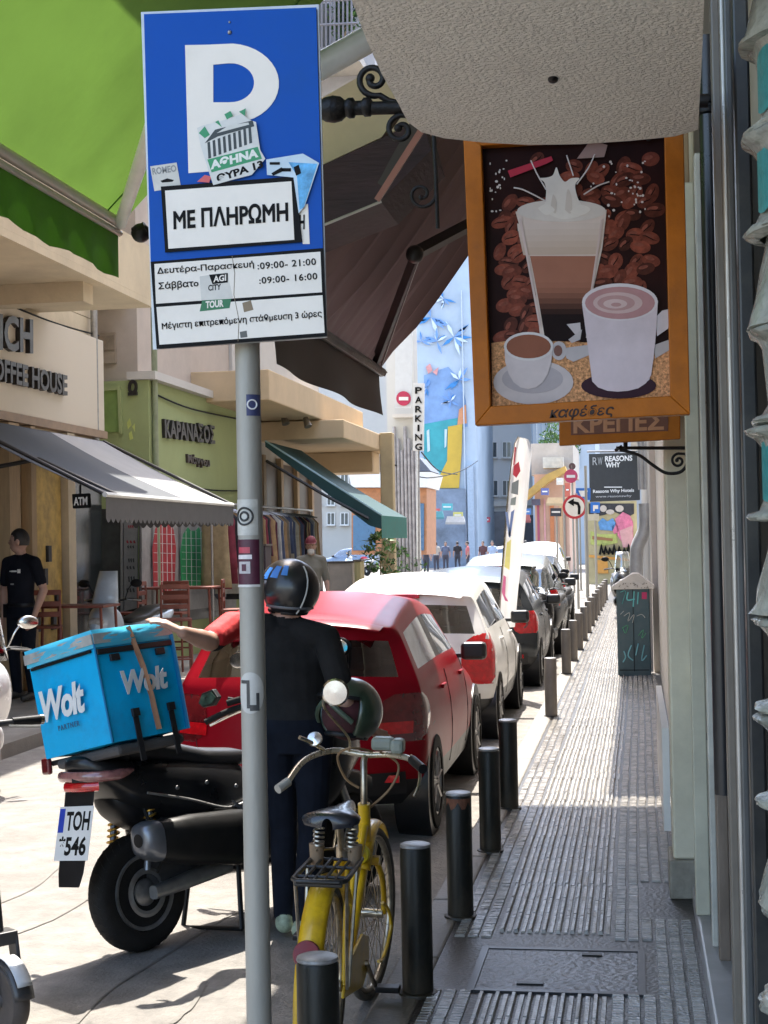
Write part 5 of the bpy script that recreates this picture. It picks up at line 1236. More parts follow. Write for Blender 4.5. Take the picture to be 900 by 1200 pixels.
b = MB(); b.bx(hw+.006, hw+.014, -hd, hd, hh-.110, hh-.085); b.cb((hw+.016, -.13, hh-.13), (.014, .05, .03)); b.cb((hw+.016, .13, hh-.13), (.014, .05, .03)); b.build('buckle_strip', BST, dbx, bevel=.003)
pip_ = mat('dark_blue_piping', (.0, .16, .36), .5)
b = MB(); b.tube([(hw+.004, -hd-.004, .0), (hw+.006, -hd-.006, hh-.06)], .005, 6); b.build('piping', pip_, dbx)
b = MB(); b.tube([(hw+.006, hd, .0), (hw+.01, hd+.004, hh-.06)], .010, 6); b.build('piping', pip_, dbx)
b = MB(); b.bx(-.21, .23, -.19, .2, -.06, -.012); b.build('base_pad', mat('grey_pad', (.06, .058, .06), .7, bump=.3, bscale=10), dbx, bevel=.02)
# loose end of the pouch hanging at the low corner
# the other two-wheelers
WHB = mat('white_scooter_paint', (.62, .64, .67), .25, var=.05, coat=.6)
def at_s(lx, ly, lz, loc, rz): return None
hp0 = gnd(8, 1214, 0)
es = thing('kick_scooter', 'grey electric kick scooter whose small front wheel enters the bottom left corner', 'kick scooter', (hp0.x, hp0.y, 0), R(-128))
# local: forward +y, front wheel at the origin
M_ = T(0, 0, .135) @ RY(90)
b = MB(); b.lathe([(.085, -.030), (.115, -.034), (.132, -.018), (.135, 0), (.132, .018), (.115, .034), (.085, .030)], 36, 0, M_); ew = b.build('front_wheel', mat('brown_grey_tyre', (.06, .05, .045), .75, var=.3, scale=14), es, smooth=50)
b = MB(); b.lathe([(.086, -.028), (.080, 0), (.086, .028)], 30, 0, M_, caps=False)
for q in range(4):
    a = 2*math.pi*q/4+.4; b.tube([M_ @ Vector((.02*math.cos(a), .02*math.sin(a), 0)), M_ @ Vector((.084*math.cos(a), .084*math.sin(a), 0))], .014, 6)
b.tube([M_ @ Vector((0, 0, -.05)), M_ @ Vector((0, 0, .05))], .026, 12); b.build('rim', STEEL, ew, smooth=50)
b = MB(); b.lathe([(.085, -.030), (.115, -.034), (.132, -.018), (.135, 0), (.132, .018), (.115, .034), (.085, .030)], 36, 0, T(0, -.90, .135) @ RY(90)); b.build('rear_wheel', RUBBER, es, smooth=50)
GRS = mat('dark_grey_scooter_metal', (.05, .05, .052), .4, metal=.3, var=.2)
b = MB(); P = []
for i in range(15):
    a = R(10+125*i/14); P.append([(u*.040, (.150-.012*u*u)*math.cos(a), .135+(.150-.012*u*u)*math.sin(a)) for u in (-1, -.6, 0, .6, 1)])
b.grid(P); b.build('fender', GRS, es, smooth=180, solid=.004)
b = MB(); P = []
for i in range(9):
    a = R(28+60*i/8); P.append([(u*.030, .160*math.cos(a), .135+.160*math.sin(a)) for u in (-1, 0, 1)])
b.grid(P); b.build('fender_panel', mat('pale_grey_panel', (.45, .47, .49), .35), es, smooth=180, solid=.004)
b = MB()
for s_ in (-1, 1): b.prism([(s_*.052, -.03, .12), (s_*.052, .03, .12), (s_*.052, -.02, .36), (s_*.052, -.09, .36)], (s_*.014, 0, 0))
b.cb((0, -.06, .35), (.13, .08, .05)); b.build('fork', GRS, es, bevel=.006)
b = MB(); b.tube([(0, -.06, .34), (0, -.19, 1.13)], .026, 14); b.build('stem', GRS, es, smooth=50)
b = MB(); b.tube([(-.27, -.20, 1.13), (.27, -.20, 1.13)], .014, 10); eh = b.build('handlebar', GRS, es, smooth=50)
for s_ in (-1, 1):
    b = MB(); b.tube([(s_*.15, -.20, 1.13), (s_*.27, -.20, 1.13)], .019, 12); b.build('grip', BLACK, eh, smooth=50)
    b = MB(); b.tube([(s_*.27, -.20, 1.13), (s_*.285, -.20, 1.13)], .020, 12); b.build('grip_end', CHROME, eh, smooth=50)
    b = MB(); b.tube([(s_*.12, -.17, 1.12), (s_*.24, -.14, 1.11)], .006, 6); b.build('brake_lever', STEEL, eh)
b = MB(); b.bx(-.075, .075, -.82, -.10, .10, .145); b.build('deck', GRS, es, bevel=.01)
b = MB(); b.cb((.034, -.035, .46), (.012, .05, .05)); b.build('orange_reflector', cm((.50, .12, .02), .3), es, bevel=.006)
b = MB(); b.cb((0, -.12, .98), (.05, .04, .05)); b.build('headlight', LAMPC, es, bevel=.01)
scooter('white moped with windscreen and mirror at the left edge, in front of the officer', (-5.40, 11.8, 0), R(-150), lean=0, body=WHB, full=False, name='moped', cat='moped', mirm=CHROME)
scooter('pale blue moped standing by the cafe tables behind the delivery box', (-6.12, 18.9, .12), R(172), body=mat('paleblue_moped', (.40, .48, .58), .3, coat=.5), full=False, name='moped', cat='moped', screen=True, scrm=mat('paleblue_screen', (.50, .58, .68), .25, coat=.4))
mtb = scooter('black motorcycle, nearer of two parked between bollards and the silver car', (-1.28, 24.4, 0), R(172), body=SB, full=False, name='motorcycle', cat='motorcycle', group='motorcycles parked by the bollards')
dup(mtb, (-1.30, 27.2, 0), 'black motorcycle, farther of two parked between bollards and the silver car', R(168))
dup(mtb, (-.38, 33.0, SWZ), 'black motorcycle standing on the pavement behind the utility cabinet', R(185))
scooter('white moped far off on the left beside the pale blue car', (-14.4, 82.0, 0), R(60), body=WHB, full=False, name='moped', cat='moped')
# ================================================================ people
import numpy as np
SKIN = mat('skin', (.36, .21, .155), .55, var=.10, scale=10)
def person(label, loc, rz, J, cl, vox=.010, hands=True, sex=1.0, group=None, headrot=0.0, scale=1.0, sleeve=.62, extra=None, cat='person'):
    """one continuous body: limbs and trunk merged into a single surface, coloured by what covers it"""
    root = thing('person', label, cat, loc, rz, group); root.scale = (scale,)*3
    caps = []; b = MB()
    def cap(a, c, ra, rb, reg, seg=12):
        a, c = Vector(a), Vector(c); caps.append((a, c, ra, rb, reg))
        n = 4; b.tube([a.lerp(c, i/n) for i in range(n+1)], [ra+(rb-ra)*i/n for i in range(n+1)], seg)
        b.ell(a, ra*1.0, seg, 8); b.ell(c, rb*1.0, seg, 8)
    g = lambda k: Vector(J[k])
    # trunk: elliptical sections along the spine
    secs = [(g('pelvis')+Vector((0, 0, -.10)), .125, .10, 'trousers'), (g('pelvis'), .165, .115, 'trousers'), (g('belly'), .150*sex, .112*sex, 'shirt'), (g('chest'), .172, .118, 'shirt'), (g('chest').lerp(g('neck0'), .62), .165, .095, 'shirt'), (g('neck0'), .075, .068, 'shirt')]
    xax = (g('sh_r')-g('sh_l')); xax.z *= .5; xax.normalize()
    hx = (g('hip_r')-g('hip_l')).normalized()
    vs = []; S = 18
    pts = []
    for i in range(len(secs)-1):
        for k in range(4):
            t = k/4; A, B = secs[i], secs[i+1]; pts.append((A[0].lerp(B[0], t), A[1]+(B[1]-A[1])*t, A[2]+(B[2]-A[2])*t))
    pts.append(secs[-1][:3])
    for i, (c, rx, ry) in enumerate(pts):
        t = i/(len(pts)-1); ax = hx.lerp(xax, min(1, t*1.3)).normalized(); fw = Vector((0, 0, 1)).cross(ax).normalized()
        for k in range(S):
            a = 2*math.pi*k/S; vs.append(c+ax*rx*math.cos(a)+fw*ry*math.sin(a))
    fs = [(i*S+k, i*S+(k+1) % S, (i+1)*S+(k+1) % S, (i+1)*S+k) for i in range(len(pts)-1) for k in range(S)]
    fs += [tuple(range(S-1, -1, -1)), tuple((len(pts)-1)*S+k for k in range(S))]
    b.add(vs, fs)
    for i in range(len(secs)-1): caps.append((secs[i][0], secs[i+1][0], secs[i][1]*.85, secs[i+1][1]*.85, secs[i][3] if i != 1 else 'belt'))
    cap(g('neck0')-Vector((0, 0, .02)), g('neck1'), .058, .056, 'skin')
    h = g('head'); hm = Matrix.Translation(h) @ Euler((0, 0, headrot)).to_matrix().to_4x4()
    b.ell((0, 0, .015), (.078, .098, .112), 20, 14, 0, hm); b.ell((0, .028, -.055), (.058, .066, .065), 16, 10, 0, hm)
    b.ell((0, .098, -.012), (.014, .022, .026), 10, 8, 0, hm); b.ell((0, .088, -.06), (.026, .014, .012), 10, 8, 0, hm)
    b.ell((0, .082, .030), (.05, .018, .012), 12, 8, 0, hm)
    for s_ in (-1, 1): b.ell((s_*.080, -.005, -.005), (.012, .022, .034), 10, 8, 0, hm)
    caps.append((h+Vector((0, 0, -.09)), h+Vector((0, 0, .05)), .085, .095, 'skin'))
    for s in ('l', 'r'):
        sg = -1 if s == 'l' else 1
        sh, el, wr = g('sh_'+s), g('el_'+s), g('wr_'+s)
        cap(g('neck0').lerp(sh, .35)-Vector((0, 0, .01)), sh, .070, .066, 'shirt')
        m_ = sh.lerp(el, sleeve); 
        cap(sh, m_, .066, .060, 'shirt'); cap(m_, el, .048, .043, 'arm')
        cap(el, el.lerp(wr, .35), .044, .043, 'arm'); cap(el.lerp(wr, .35), wr, .041, .028, 'arm')
        hd_ = Vector(J.get('hd_'+s, tuple(wr+(wr-el).normalized()*.09)))
        dr = (hd_-wr).normalized(); sd_ = Vector(J.get('hn_'+s, (0, 1, 0))); sd_ = (sd_-dr*sd_.dot(dr)).normalized(); nrm = dr.cross(sd_)
        pc = wr+dr*.05
        for q in (-1, 0, 1): cap(wr+dr*.012+sd_*q*.014, wr+dr*.088+sd_*q*.024, .016, .014, 'hand', 8)
        if hands:
            for q, ln in zip((-1.5, -.5, .5, 1.5), (.060, .078, .082, .070)):
                k0 = wr+dr*.086+sd_*q*.0195; k1 = k0+(dr+nrm*.25*J.get('curl_'+s, .6)).normalized()*ln*.45; k2 = k1+(dr+nrm*.9*J.get('curl_'+s, .6)).normalized()*ln*.35; k3 = k2+(dr*.7+nrm*1.2*J.get('curl_'+s, .6)).normalized()*ln*.25
                cap(k0, k1, .0098, .0092, 'hand', 8); cap(k1, k2, .0092, .0086, 'hand', 8); cap(k2, k3, .0086, .0075, 'hand', 8)
            t0 = wr+dr*.03+sd_*.025; t1 = t0+(dr*.6+sd_*.8+nrm*.2).normalized()*.042; t2 = t1+(dr*.9+sd_*.3+nrm*.3).normalized()*.032
            cap(t0, t1, .0125, .0115, 'hand', 8); cap(t1, t2, .0115, .009, 'hand', 8)
        hp, kn, an, to = g('hip_'+s), g('kn_'+s), g('an_'+s), g('to_'+s)
        cap(hp, kn, .095, .066, 'trousers', 14); cap(kn, kn.lerp(an, .4), .063, .060, 'trousers', 14); cap(kn.lerp(an, .4), an+Vector((0, 0, .02)), .060, .050, 'trousers', 14)
        cap(an+Vector((0, 0, -.03))+(an-to).normalized()*.04, to, .044, .036, 'shoe', 12); b.cb((an.lerp(to, .42).x, an.lerp(to, .42).y, .018), (.085, .1, .034)) if False else None
    me = bpy.data.meshes.new('body'); me.from_pydata(b.v, [], b.f); me.update()
    o = bpy.data.objects.new('tmp', me); COL.objects.link(o)
    md = o.modifiers.new('r', 'REMESH'); md.mode = 'VOXEL'; md.voxel_size = vox
    ms = o.modifiers.new('s', 'SMOOTH'); ms.iterations = 3 if vox < .015 else 1; ms.factor = .5
    dg = bpy.context.evaluated_depsgraph_get(); dg.update()
    body = bpy.data.meshes.new_from_object(o.evaluated_get(dg)); bpy.data.objects.remove(o); bpy.data.meshes.remove(me)
    n = len(body.polygons); C = np.empty(n*3); body.polygons.foreach_get('center', C); C = C.reshape(n, 3)
    best = np.full(n, 1e9); reg = np.zeros(n, int); names = ['skin', 'shirt', 'trousers', 'shoe', 'arm', 'hand', 'belt', 'accent']
    for a, c, ra, rb, rg in caps:
        A = np.array(a); Dv = np.array(c)-A; L2 = max(1e-9, Dv@Dv); t = np.clip(((C-A)@Dv)/L2, 0, 1)
        d = np.linalg.norm(C-(A+t[:, None]*Dv), axis=1)-(ra+(rb-ra)*t)
        u = d < best; best[u] = d[u]; reg[u] = names.index(rg)
    bz = J['pelvis'][2]+.06
    reg[(reg == 6)] = np.where(C[reg == 6][:, 2] < bz, 2, 1)
    if extra: reg = extra(C, reg, names)
    mats = [cl.get('skin', SKIN), cl['shirt'], cl['trousers'], cl['shoe'], cl.get('arm', cl.get('skin', SKIN)), cl.get('hand', cl.get('skin', SKIN)), cl['trousers'], cl.get('accent', cl['shirt'])]
    for m_ in mats: body.materials.append(m_)
    body.polygons.foreach_set('material_index', reg.astype(np.int32)); body.polygons.foreach_set('use_smooth', [True]*n); body.update()
    bo = bpy.data.objects.new('body', body); COL.objects.link(bo); bo.parent = root
    root['_h'] = tuple(h); root['_hr'] = headrot
    return root
def hair(root, J, col, headrot, cap_=None, beard=False):
    h = Vector(J['head']); hm = Matrix.Translation(h) @ Euler((0, 0, headrot)).to_matrix().to_4x4()
    b = MB(); seg = 24; rings = 14; vs = []; P = []
    for i in range(rings+1):
        th = R(-30+120*i/rings); rw = []
        for k in range(seg+1):
            a = 2*math.pi*k/seg; x, y, z = .084*math.cos(th)*math.cos(a), .104*math.cos(th)*math.sin(a)-.004, .120*math.sin(th)+.017
            if z < .075 and y > .045: x, y, z = x*.88, y*.86, z     # the face stays clear
            if z < .0 and y > -.02: x, y = x*.88, y*.86
            nz = .003*math.sin(a*9+i*1.7); rw.append(hm @ Vector((x*(1+nz), y*(1+nz), z)))
        P.append(rw)
    b.grid(P); b.build('hair', cm(col, .6, var=.4, scale=60, bump=.3), root, smooth=180)
    b = MB()
    for s_ in (-1, 1): b.ell((s_*.030, .088, .012), (.010, .006, .006), 8, 6, 0, hm)
    b.build('eyes', cm((.03, .02, .02), .3), root)
    b = MB(); b.ell((0, .098, -.058), (.022, .004, .004), 8, 6, 0, hm); b.build('mouth', cm((.25, .09, .08), .5), root)
    if cap_:
        b = MB(); P = []
        for i in range(9):
            th = R(2+88*i/8); P.append([hm @ Vector((.092*math.cos(th)*math.cos(2*math.pi*k/20), .112*math.cos(th)*math.sin(2*math.pi*k/20)-.002, .118*math.sin(th)+.045)) for k in range(21)])
        b.grid(P); b.grid([[hm @ Vector((.085*math.sin(R(a)), .09*math.cos(R(a)), .052)), hm @ Vector((.08*math.sin(R(a)), .10+.075*math.cos(R(a)), .04))] for a in range(-80, 81, 16)]); b.build('cap', cm(cap_, .7, var=.2), root, smooth=60)
    if beard:
        b = MB(); b.ell((0, .075, -.085), (.058, .045, .05), 12, 8, 0, hm); b.build('beard', cm((.5, .48, .45), .8, var=.2, scale=50), root, smooth=60)
STAND = dict(pelvis=(0, 0, .95), belly=(0, .015, 1.10), chest=(0, .01, 1.30), neck0=(0, -.015, 1.475), neck1=(0, .01, 1.545), head=(0, .025, 1.645),
             sh_l=(-.185, 0, 1.425), sh_r=(.185, 0, 1.425), el_l=(-.245, -.02, 1.13), el_r=(.245, -.02, 1.13), wr_l=(-.25, .07, .885), wr_r=(.25, .07, .885),
             hip_l=(-.09, 0, .91), hip_r=(.09, 0, .91), kn_l=(-.10, .02, .50), kn_r=(.10, .02, .50), an_l=(-.105, -.03, .085), an_r=(.105, -.03, .085), to_l=(-.125, .13, .042), to_r=(.125, .13, .042))
def pose(**k): d = dict(STAND); d.update(k); return d
TEE = mat('black_tee', (.016, .0155, .016), .9, spec=.1, var=.35, scale=6, bump=.9, bscale=5)
REDT = mat('red_sleeve_cloth', (.50, .018, .022), .8, var=.15, scale=6, bump=.8, bscale=6)
NAVYT = mat('navy_tee', (.010, .011, .016), .9, spec=.1, var=.3, scale=6, bump=.25, bscale=14)
JEANS = mat('dark_jeans', (.008, .010, .016), .9, spec=.1, var=.3, scale=8, bump=.8, bscale=6)
SHOE = mat('dark_shoe', (.02, .02, .02), .5, var=.3)
SNEAK = mat('white_green_sneaker', (.26, .31, .22), .6, var=.5, scale=25)
RL = Vector((-1.575, 6.95, 0))
def rl(px, py, Y): return tuple(at(px, py, Y)-RL)
RJ = pose(pelvis=(.01, .0, .94), belly=(.0, .03, 1.08), chest=(-.01, .02, 1.27), neck0=(-.03, .02, 1.42), neck1=(-.035, .035, 1.475), head=(-.02, .03, 1.545),
          sh_l=rl(271, 733, 6.93), sh_r=rl(382, 748, 6.93), el_l=rl(245, 752, 6.66), wr_l=rl(214, 741, 6.50), hd_l=rl(186, 727, 6.47), hn_l=(.1, 1, 0), curl_l=.45,
          el_r=rl(404, 822, 6.72), wr_r=rl(432, 850, 6.92), hn_r=(0, 1, .3), an_l=(-.06, -.02, .085), to_l=(-.10, .12, .042), an_r=(.05, -.12, .085), to_r=(.06, .05, .042), kn_l=(-.07, .04, .50), kn_r=(.08, -.02, .50))
def redsleeve(C, reg, names):
    u = (reg == 1) & (C[:, 0] < -.135) & (C[:, 2] > 1.352-.30*(C[:, 0]+.27))
    reg[u] = 7; return reg
rider = person('rider in black helmet and black T-shirt with red shoulder, one hand on the box', RL, 0, RJ, dict(shirt=TEE, trousers=JEANS, shoe=SNEAK, accent=REDT), vox=.0065, headrot=R(62), extra=redsleeve, sleeve=.8)
def helmet(par, c, rz, tilt=0, m=None, sc_=1.0, top=None):
    M_ = Matrix.Translation(c) @ Euler((tilt, 0, rz)).to_matrix().to_4x4()
    b = MB(); seg = 32; rings = 18; fs = []; vs = []
    for i in range(rings+1):
        th = R(-52+142*i/rings)
        for k in range(seg):
            a = 2*math.pi*k/seg; vs.append((.132*sc_*math.cos(th)*math.cos(a), .155*sc_*math.cos(th)*math.sin(a), .142*sc_*math.sin(th)+.02))
    for i in range(rings):
        for k in range(seg):
            k2 = (k+1) % seg; zc = (vs[i*seg+k][2]+vs[(i+1)*seg+k][2])/2; a = (360*(k+.5)/seg)
            da = abs((a-90+180) % 360-180)
            if zc < .065*sc_ and da < 62: continue
            fs.append((i*seg+k, i*seg+k2, (i+1)*seg+k2, (i+1)*seg+k))
    b.add(vs, fs, 0, M_); sh = b.build('helmet', m, par, smooth=180, solid=.014)
    b = MB(); pts = [M_ @ Vector((.134*sc_*math.cos(R(a)), .157*sc_*math.sin(R(a)), .072*sc_)) for a in range(26, 155, 8)]; b.tube(pts, .010, 6); b.build('helmet_trim', BLACK, sh, smooth=60); b = MB(); pts = [M_ @ Vector((.082*sc_*math.cos(2*math.pi*k/24), .096*sc_*math.sin(2*math.pi*k/24), -.092*sc_)) for k in range(13, 36)]; b.tube(pts, .012, 6); b.build('helmet_trim', BLACK, sh, smooth=60)
    return sh, M_
HELM = mat('satin_black_helmet', (.013, .013, .015), .32, var=.3, scale=5, coat=.25)
hs_, HM = helmet(rider, Vector(RJ['head'])+Vector((0, 0, .03)), R(62), R(6), HELM, .93)
b = MB(); P = [[HM @ Vector((.150*math.cos(R(a))*(1+.02), .176*math.sin(R(a)), z*1.06)) for a in range(30, 151, 8)] for z in (.06, .02, -.02, -.045)]; b.grid(P); b.build('visor', SCRG, hs_, smooth=180, solid=.003)
b = MB()
for (a0, a1, z0, z1) in ((172, 190, .07, .12), (196, 210, .085, .125), (150, 166, .06, .11)):
    def hp_(a, z): 
        th = math.asin(max(-.95, min(.95, (z-.02)/.132))); return HM @ Vector((.1310*math.cos(th)*math.cos(R(a)), .1525*math.cos(th)*math.sin(R(a)), .1405*math.sin(th)+.0205))
    b.grid([[hp_(a0+(a1-a0)*k/4+20*(z-z0), z) for k in range(5)] for z in (z0, (z0+z1)/2, z1)])
b.build('blue_decal', cm((.05, .20, .60), .3), hs_, smooth=180)  # blue highlights of the shell, laid on as coloured patches
b = MB(); b.tube([hp_(-112+14*z*6, z) for z in (-.08, -.05, -.02, .01, .04, .07, .10, .125)], .004, 6); b.build('pale_edge_strip', cm((.5, .5, .48), .4), hs_, smooth=60)
b = MB(); b.tube([hp_(a, -.055) for a in range(160, 290, 8)], .007, 6); b.build('rim_strip', cm((.10, .10, .11), .4), hs_, smooth=60)
# the spare helmet hooked on his right arm
hc = at(409, 838, 6.80)
spare = thing('spare_helmet', 'open dark green motorcycle helmet hooked on the rider\'s right arm', 'helmet', hc)
sh2, HM2 = helmet(spare, Vector((0, 0, 0)), R(145), R(12), mat('dark_green_helmet', (.028, .045, .028), .3, var=.3, scale=4, coat=.5), 1.0)
b = MB(); b.ell((0, 0, .0), (.112, .135, .115), 20, 12, 0, HM2); b.build('lining', mat('dark_lining', (.05, .012, .014), .9, var=.6, scale=12), spare, smooth=60)
b = MB(); pts = [HM2 @ Vector((.128*math.cos(R(a)), .152*math.sin(R(a)), .055-.10*abs(a-90)/64)) for a in range(28, 153, 6)]; b.tube(pts, .012, 6); b.build('opening_rim', mat('olive_rim', (.05, .075, .05), .5), spare, smooth=60)
# officer on the opposite pavement and the man beside him
OJ = pose(el_r=(.27, -.03, 1.14), wr_r=(.23, .03, .87), el_l=(-.27, -.03, 1.14), wr_l=(-.22, .06, .88))
pf = at(27, 800, 16.2)
off = person('officer in dark navy T-shirt and trousers with short dark hair, looking left by the cafe', (pf.x, 16.2, .12), R(160), OJ, dict(shirt=NAVYT, trousers=JEANS, shoe=SHOE), vox=.009, headrot=R(-65), scale=1.075, sleeve=.68)
hair(off, OJ, (.018, .014, .012), R(-65))
def chest_mark(par, q, m, nm='chest_print'):
    b = MB()
    for (x0, x1, z0, z1) in q: b.bx(x0, x1, .124, .132, z0, z1)
    return b.build(nm, m, par)
chest_mark(off, [(.02, .04, 1.335, 1.345), (-.05, .015, 1.332, 1.348)], WHITE); chest_mark(off, [(-.10, -.065, 1.32, 1.36)], WHITE, 'badge'); chest_mark(off, [(-.01, .03, 1.20, 1.215)], cm((.3, .3, .3), .6), 'lower_print')
b = MB(); b.cb((-.215, .01, 1.36), (.02, .06, .06)); b.build('sleeve_patch', cm((.5, .5, .46), .6), off, bevel=.008)
b = MB(); b.torus(.155, .02, 28, 6, 0, T(0, 0, .99) @ Matrix.Diagonal((1, .75, 1, 1)), sx=1.2); b.cb((.17, .02, .93), (.06, .09, .14)); b.build('duty_belt', BLACK, off, smooth=50)
p2_ = at(0, 800, 16.9)
man2 = person('man in beige cap and dark shirt standing behind the officer at the left edge', (p2_.x, 16.9, .12), R(-150), OJ, dict(shirt=NAVYT, trousers=JEANS, shoe=SHOE), vox=.012, headrot=R(20), scale=1.0)
hair(man2, OJ, (.03, .02, .015), R(20), cap_=(.42, .34, .24))
# passers-by farther down
def far(label, px, py_foot, Y, rz, shirt, tr, z=0, cap_=None, beard=False, hr=0, vox=.02, J=None, scale=1.0, hc_=(.03, .025, .02), sl=.62):
    p = at(px, 640, Y); Jx = J or pose()
    q = person(label, (p.x, Y, z), rz, Jx, dict(shirt=cm(shirt, .8), trousers=cm(tr, .8), shoe=SHOE), vox=vox, hands=False, headrot=hr, scale=scale, sleeve=sl); hair(q, Jx, hc_, hr, cap_, beard); return q
far('man with dark red cap and grey beard by the shop displays behind the white car', 364, 0, 23.5, R(205), (.16, .15, .12), (.05, .05, .05), .12, cap_=(.16, .02, .03), beard=True, vox=.013, hr=R(-15), scale=1.0, sl=1.0)
WALKJ = pose(kn_l=(-.09, .16, .52), an_l=(-.09, .12, .10), to_l=(-.1, .27, .06), an_r=(.09, -.24, .12), to_r=(.09, -.10, .05), kn_r=(.09, -.03, .50))
far('man in black standing on the sunlit crossing far ahead', 536, 0, 92, R(20), (.02, .02, .025), (.03, .035, .05), J=WALKJ, scale=1.0)
far('person in dark clothes beside the yellow sign at the far junction', 499, 0, 78, R(-30), (.03, .025, .03), (.03, .03, .04))
far('person in yellow vest at the far junction', 487, 0, 80, R(40), (.55, .45, .03), (.04, .04, .05))
far('person in dark red jacket walking at the far left of the flag', 566, 0, 84, R(160), (.08, .03, .03), (.03, .03, .04), J=WALKJ)
far('person in pale blue shirt just left of the feather flag far away', 577, 0, 80, R(170), (.30, .36, .46), (.08, .09, .12))
# ================================================================ left-hand side of the street
FX = -7.2
def wall_rects(par, X, rects, m, nm, th=.06, out=1):
    for r_ in rects:
        b = MB(); b.prism(ppX(r_, X), (out*th, 0, 0)); b.build(nm, m, par, world=True)
# ---- coffee house
ch = thing('coffee_house', 'cream coffee house with raised letters on its fascia and a deep balcony, on the left', 'building', (FX-2, 12, 0.12))
b = MB(); b.bx(FX-6, FX-.02, 2, 20.05, 0.1, 4.9); b.bx(FX-6, FX-.02, 2, 20.05, 4.91, 16); b.build('wall', CREAM, ch, world=True)
b = MB(); b.bx(FX-.02, FX+.10, 6, 20.0, 3.38, 4.62); b.build('fascia', mat('cream_fascia', (.60, .53, .42), .7, var=.06, scale=1, dirt=(.5, .42, .32), dscale=.5, damt=.4), ch, world=True, bevel=.01)
b = MB(); b.bx(FX+.0, FX+.14, 6, 20.0, 3.28, 3.378); b.build('fascia_trim', mat('brown_trim', (.28, .19, .12), .6, var=.2), ch, world=True)
b = MB(); b.bx(FX-.02, -5.75, 6, 18.0, 4.72, 4.80); b.bx(-5.83, -5.75, 6, 18.0, 4.801, 5.45); b.bx(FX, -5.831, 17.9, 18.0, 4.801, 5.45); b.bx(FX, -5.9, 8.9, 9.1, 4.55, 4.719); b.bx(FX, -5.9, 16.0, 16.3, 4.50, 4.719); b.build('balcony', CREAM, ch, world=True)
b = MB(); b.bx(FX-.02, -5.9, 6, 18.0, 7.9, 8.1); b.bx(-5.98, -5.9, 6, 18, 8.1, 8.9); b.build('balcony', CREAM, ch, world=True)
def facade_text(par, s, a, c, tl, X, m, bold=.02, th=.06):
    b = MB(); text_into(b, s, atX(*a, X), atX(*c, X), atX(*tl, X), (th, 0, 0), 0, bold); return b.build('lettering', m, par, world=True)
LET = mat('black_raised_letter', (.015, .012, .012), .4, var=.2)
XF = FX+.101
facade_text(ch, 'ΒRUNCH', (-76, 402), (33.5, 415), (-76, 355), XF, LET, .03)
facade_text(ch, '& COFFEE HOUSE', (-40, 439), (74, 464), (-40, 411), XF, LET, .03)
# shop front: dark opening, wooden pilasters, glazed doors
b = MB(); b.bx(FX-.02, FX+.01, 6, 16.6, .12, 3.27); b.build('shop_opening', mat('shop_dark', (.02, .017, .015), .7, var=.4, scale=2), ch, world=True)  # dark sheet in place of an opening, for the unlit shop inside
TAN = mat('tan_wood_post', (.36, .25, .14), .6, var=.2, scale=4, stretch=(4, 4, .6)); YELW = mat('lit_interior', (.50, .34, .10), .6, var=.4, scale=5)
for y0, y1, m_ in ((16.7, 17.0, TAN), (17.35, 17.5, TAN), (18.55, 18.8, mat('pale_post', (.55, .46, .33), .6, var=.1)), (14.2, 14.5, TAN)):
    b = MB(); b.bx(FX-.01, FX+.12, y0, y1, .12, 3.27); b.build('pilaster', m_, ch, world=True)
b = MB(); b.bx(FX-.005, FX+.03, 17.52, 18.52, .5, 3.0); b.build('display_window', YELW, ch, world=True)
for k in range(6): b = MB(); b.cb((FX+.05, 17.65+.13*k, .9+.28*(k % 4)), (.04, .10, .20)); b.build('window_poster', cm((.04, .04, .05), .6), ch, world=True)
b = MB(); b.bx(FX-.005, FX+.04, 18.82, 20.0, .12, 3.2); b.build('door_glass', DARKGLASS, ch, world=True)
at_ = thing('atm_sign', 'small black sign reading ATM under the edge of the grey awning', 'sign', at(94, 590, 15.2))
b = MB(); b.prism(pp([(84, 579), (104, 578), (105, 595), (85, 596)], 15.2), (0, .06, 0)); b.build('board', INK, at_, world=True, bevel=.008)
pixtext(at_, 'lettering', 'ATM', (86.5, 592.5), (102.5, 591.5), (86.3, 583), 15.197, WHITE, .003, bold=.03)
b = MB(); b.tube([at(94, 579, 15.23), at(94, 568, 15.23)], .012, 6); b.build('hanger', IRON, at_, world=True)
for (y0, y1, z0, z1) in ((9.5, 11.0, 5.2, 7.3), (13, 14.4, 5.2, 7.3), (15.6, 17.4, 5.2, 7.3), (18.4, 19.5, 5.4, 7.2), (18.4, 19.5, 8.6, 10.4)):
    b = MB(); b.bx(FX-.01, FX+.05, y0-.1, y1+.1, z0-.1, z1+.1); wf_ = b.build('window', mat('brown_frame', (.30, .22, .15), .6), ch, world=True)
    b = MB(); b.bx(FX+.051, FX+.07, y0, y1, z0, z1); b.build('pane', WGLASS, wf_, world=True)
b = MB(); b.bx(FX, FX+.32, 18.6, 19.4, 7.45, 8.0); b.build('air_conditioner', WHITE, ch, world=True, bevel=.02)
b = MB(); b.tube([(FX+.06, 19.75, 3.0), (FX+.06, 19.75, 12)], .05, 8); b.build('drain_pipe', STEEL, ch, world=True, smooth=60)
b = MB(); b.tube(spline([(FX+.03, 20.02, 4.7), (FX+.1, 18.0, 4.62), (FX+.1, 15, 4.66), (FX+.1, 10, 4.62)], 6), .012, 5); b.build('cable', INK, ch, world=True)
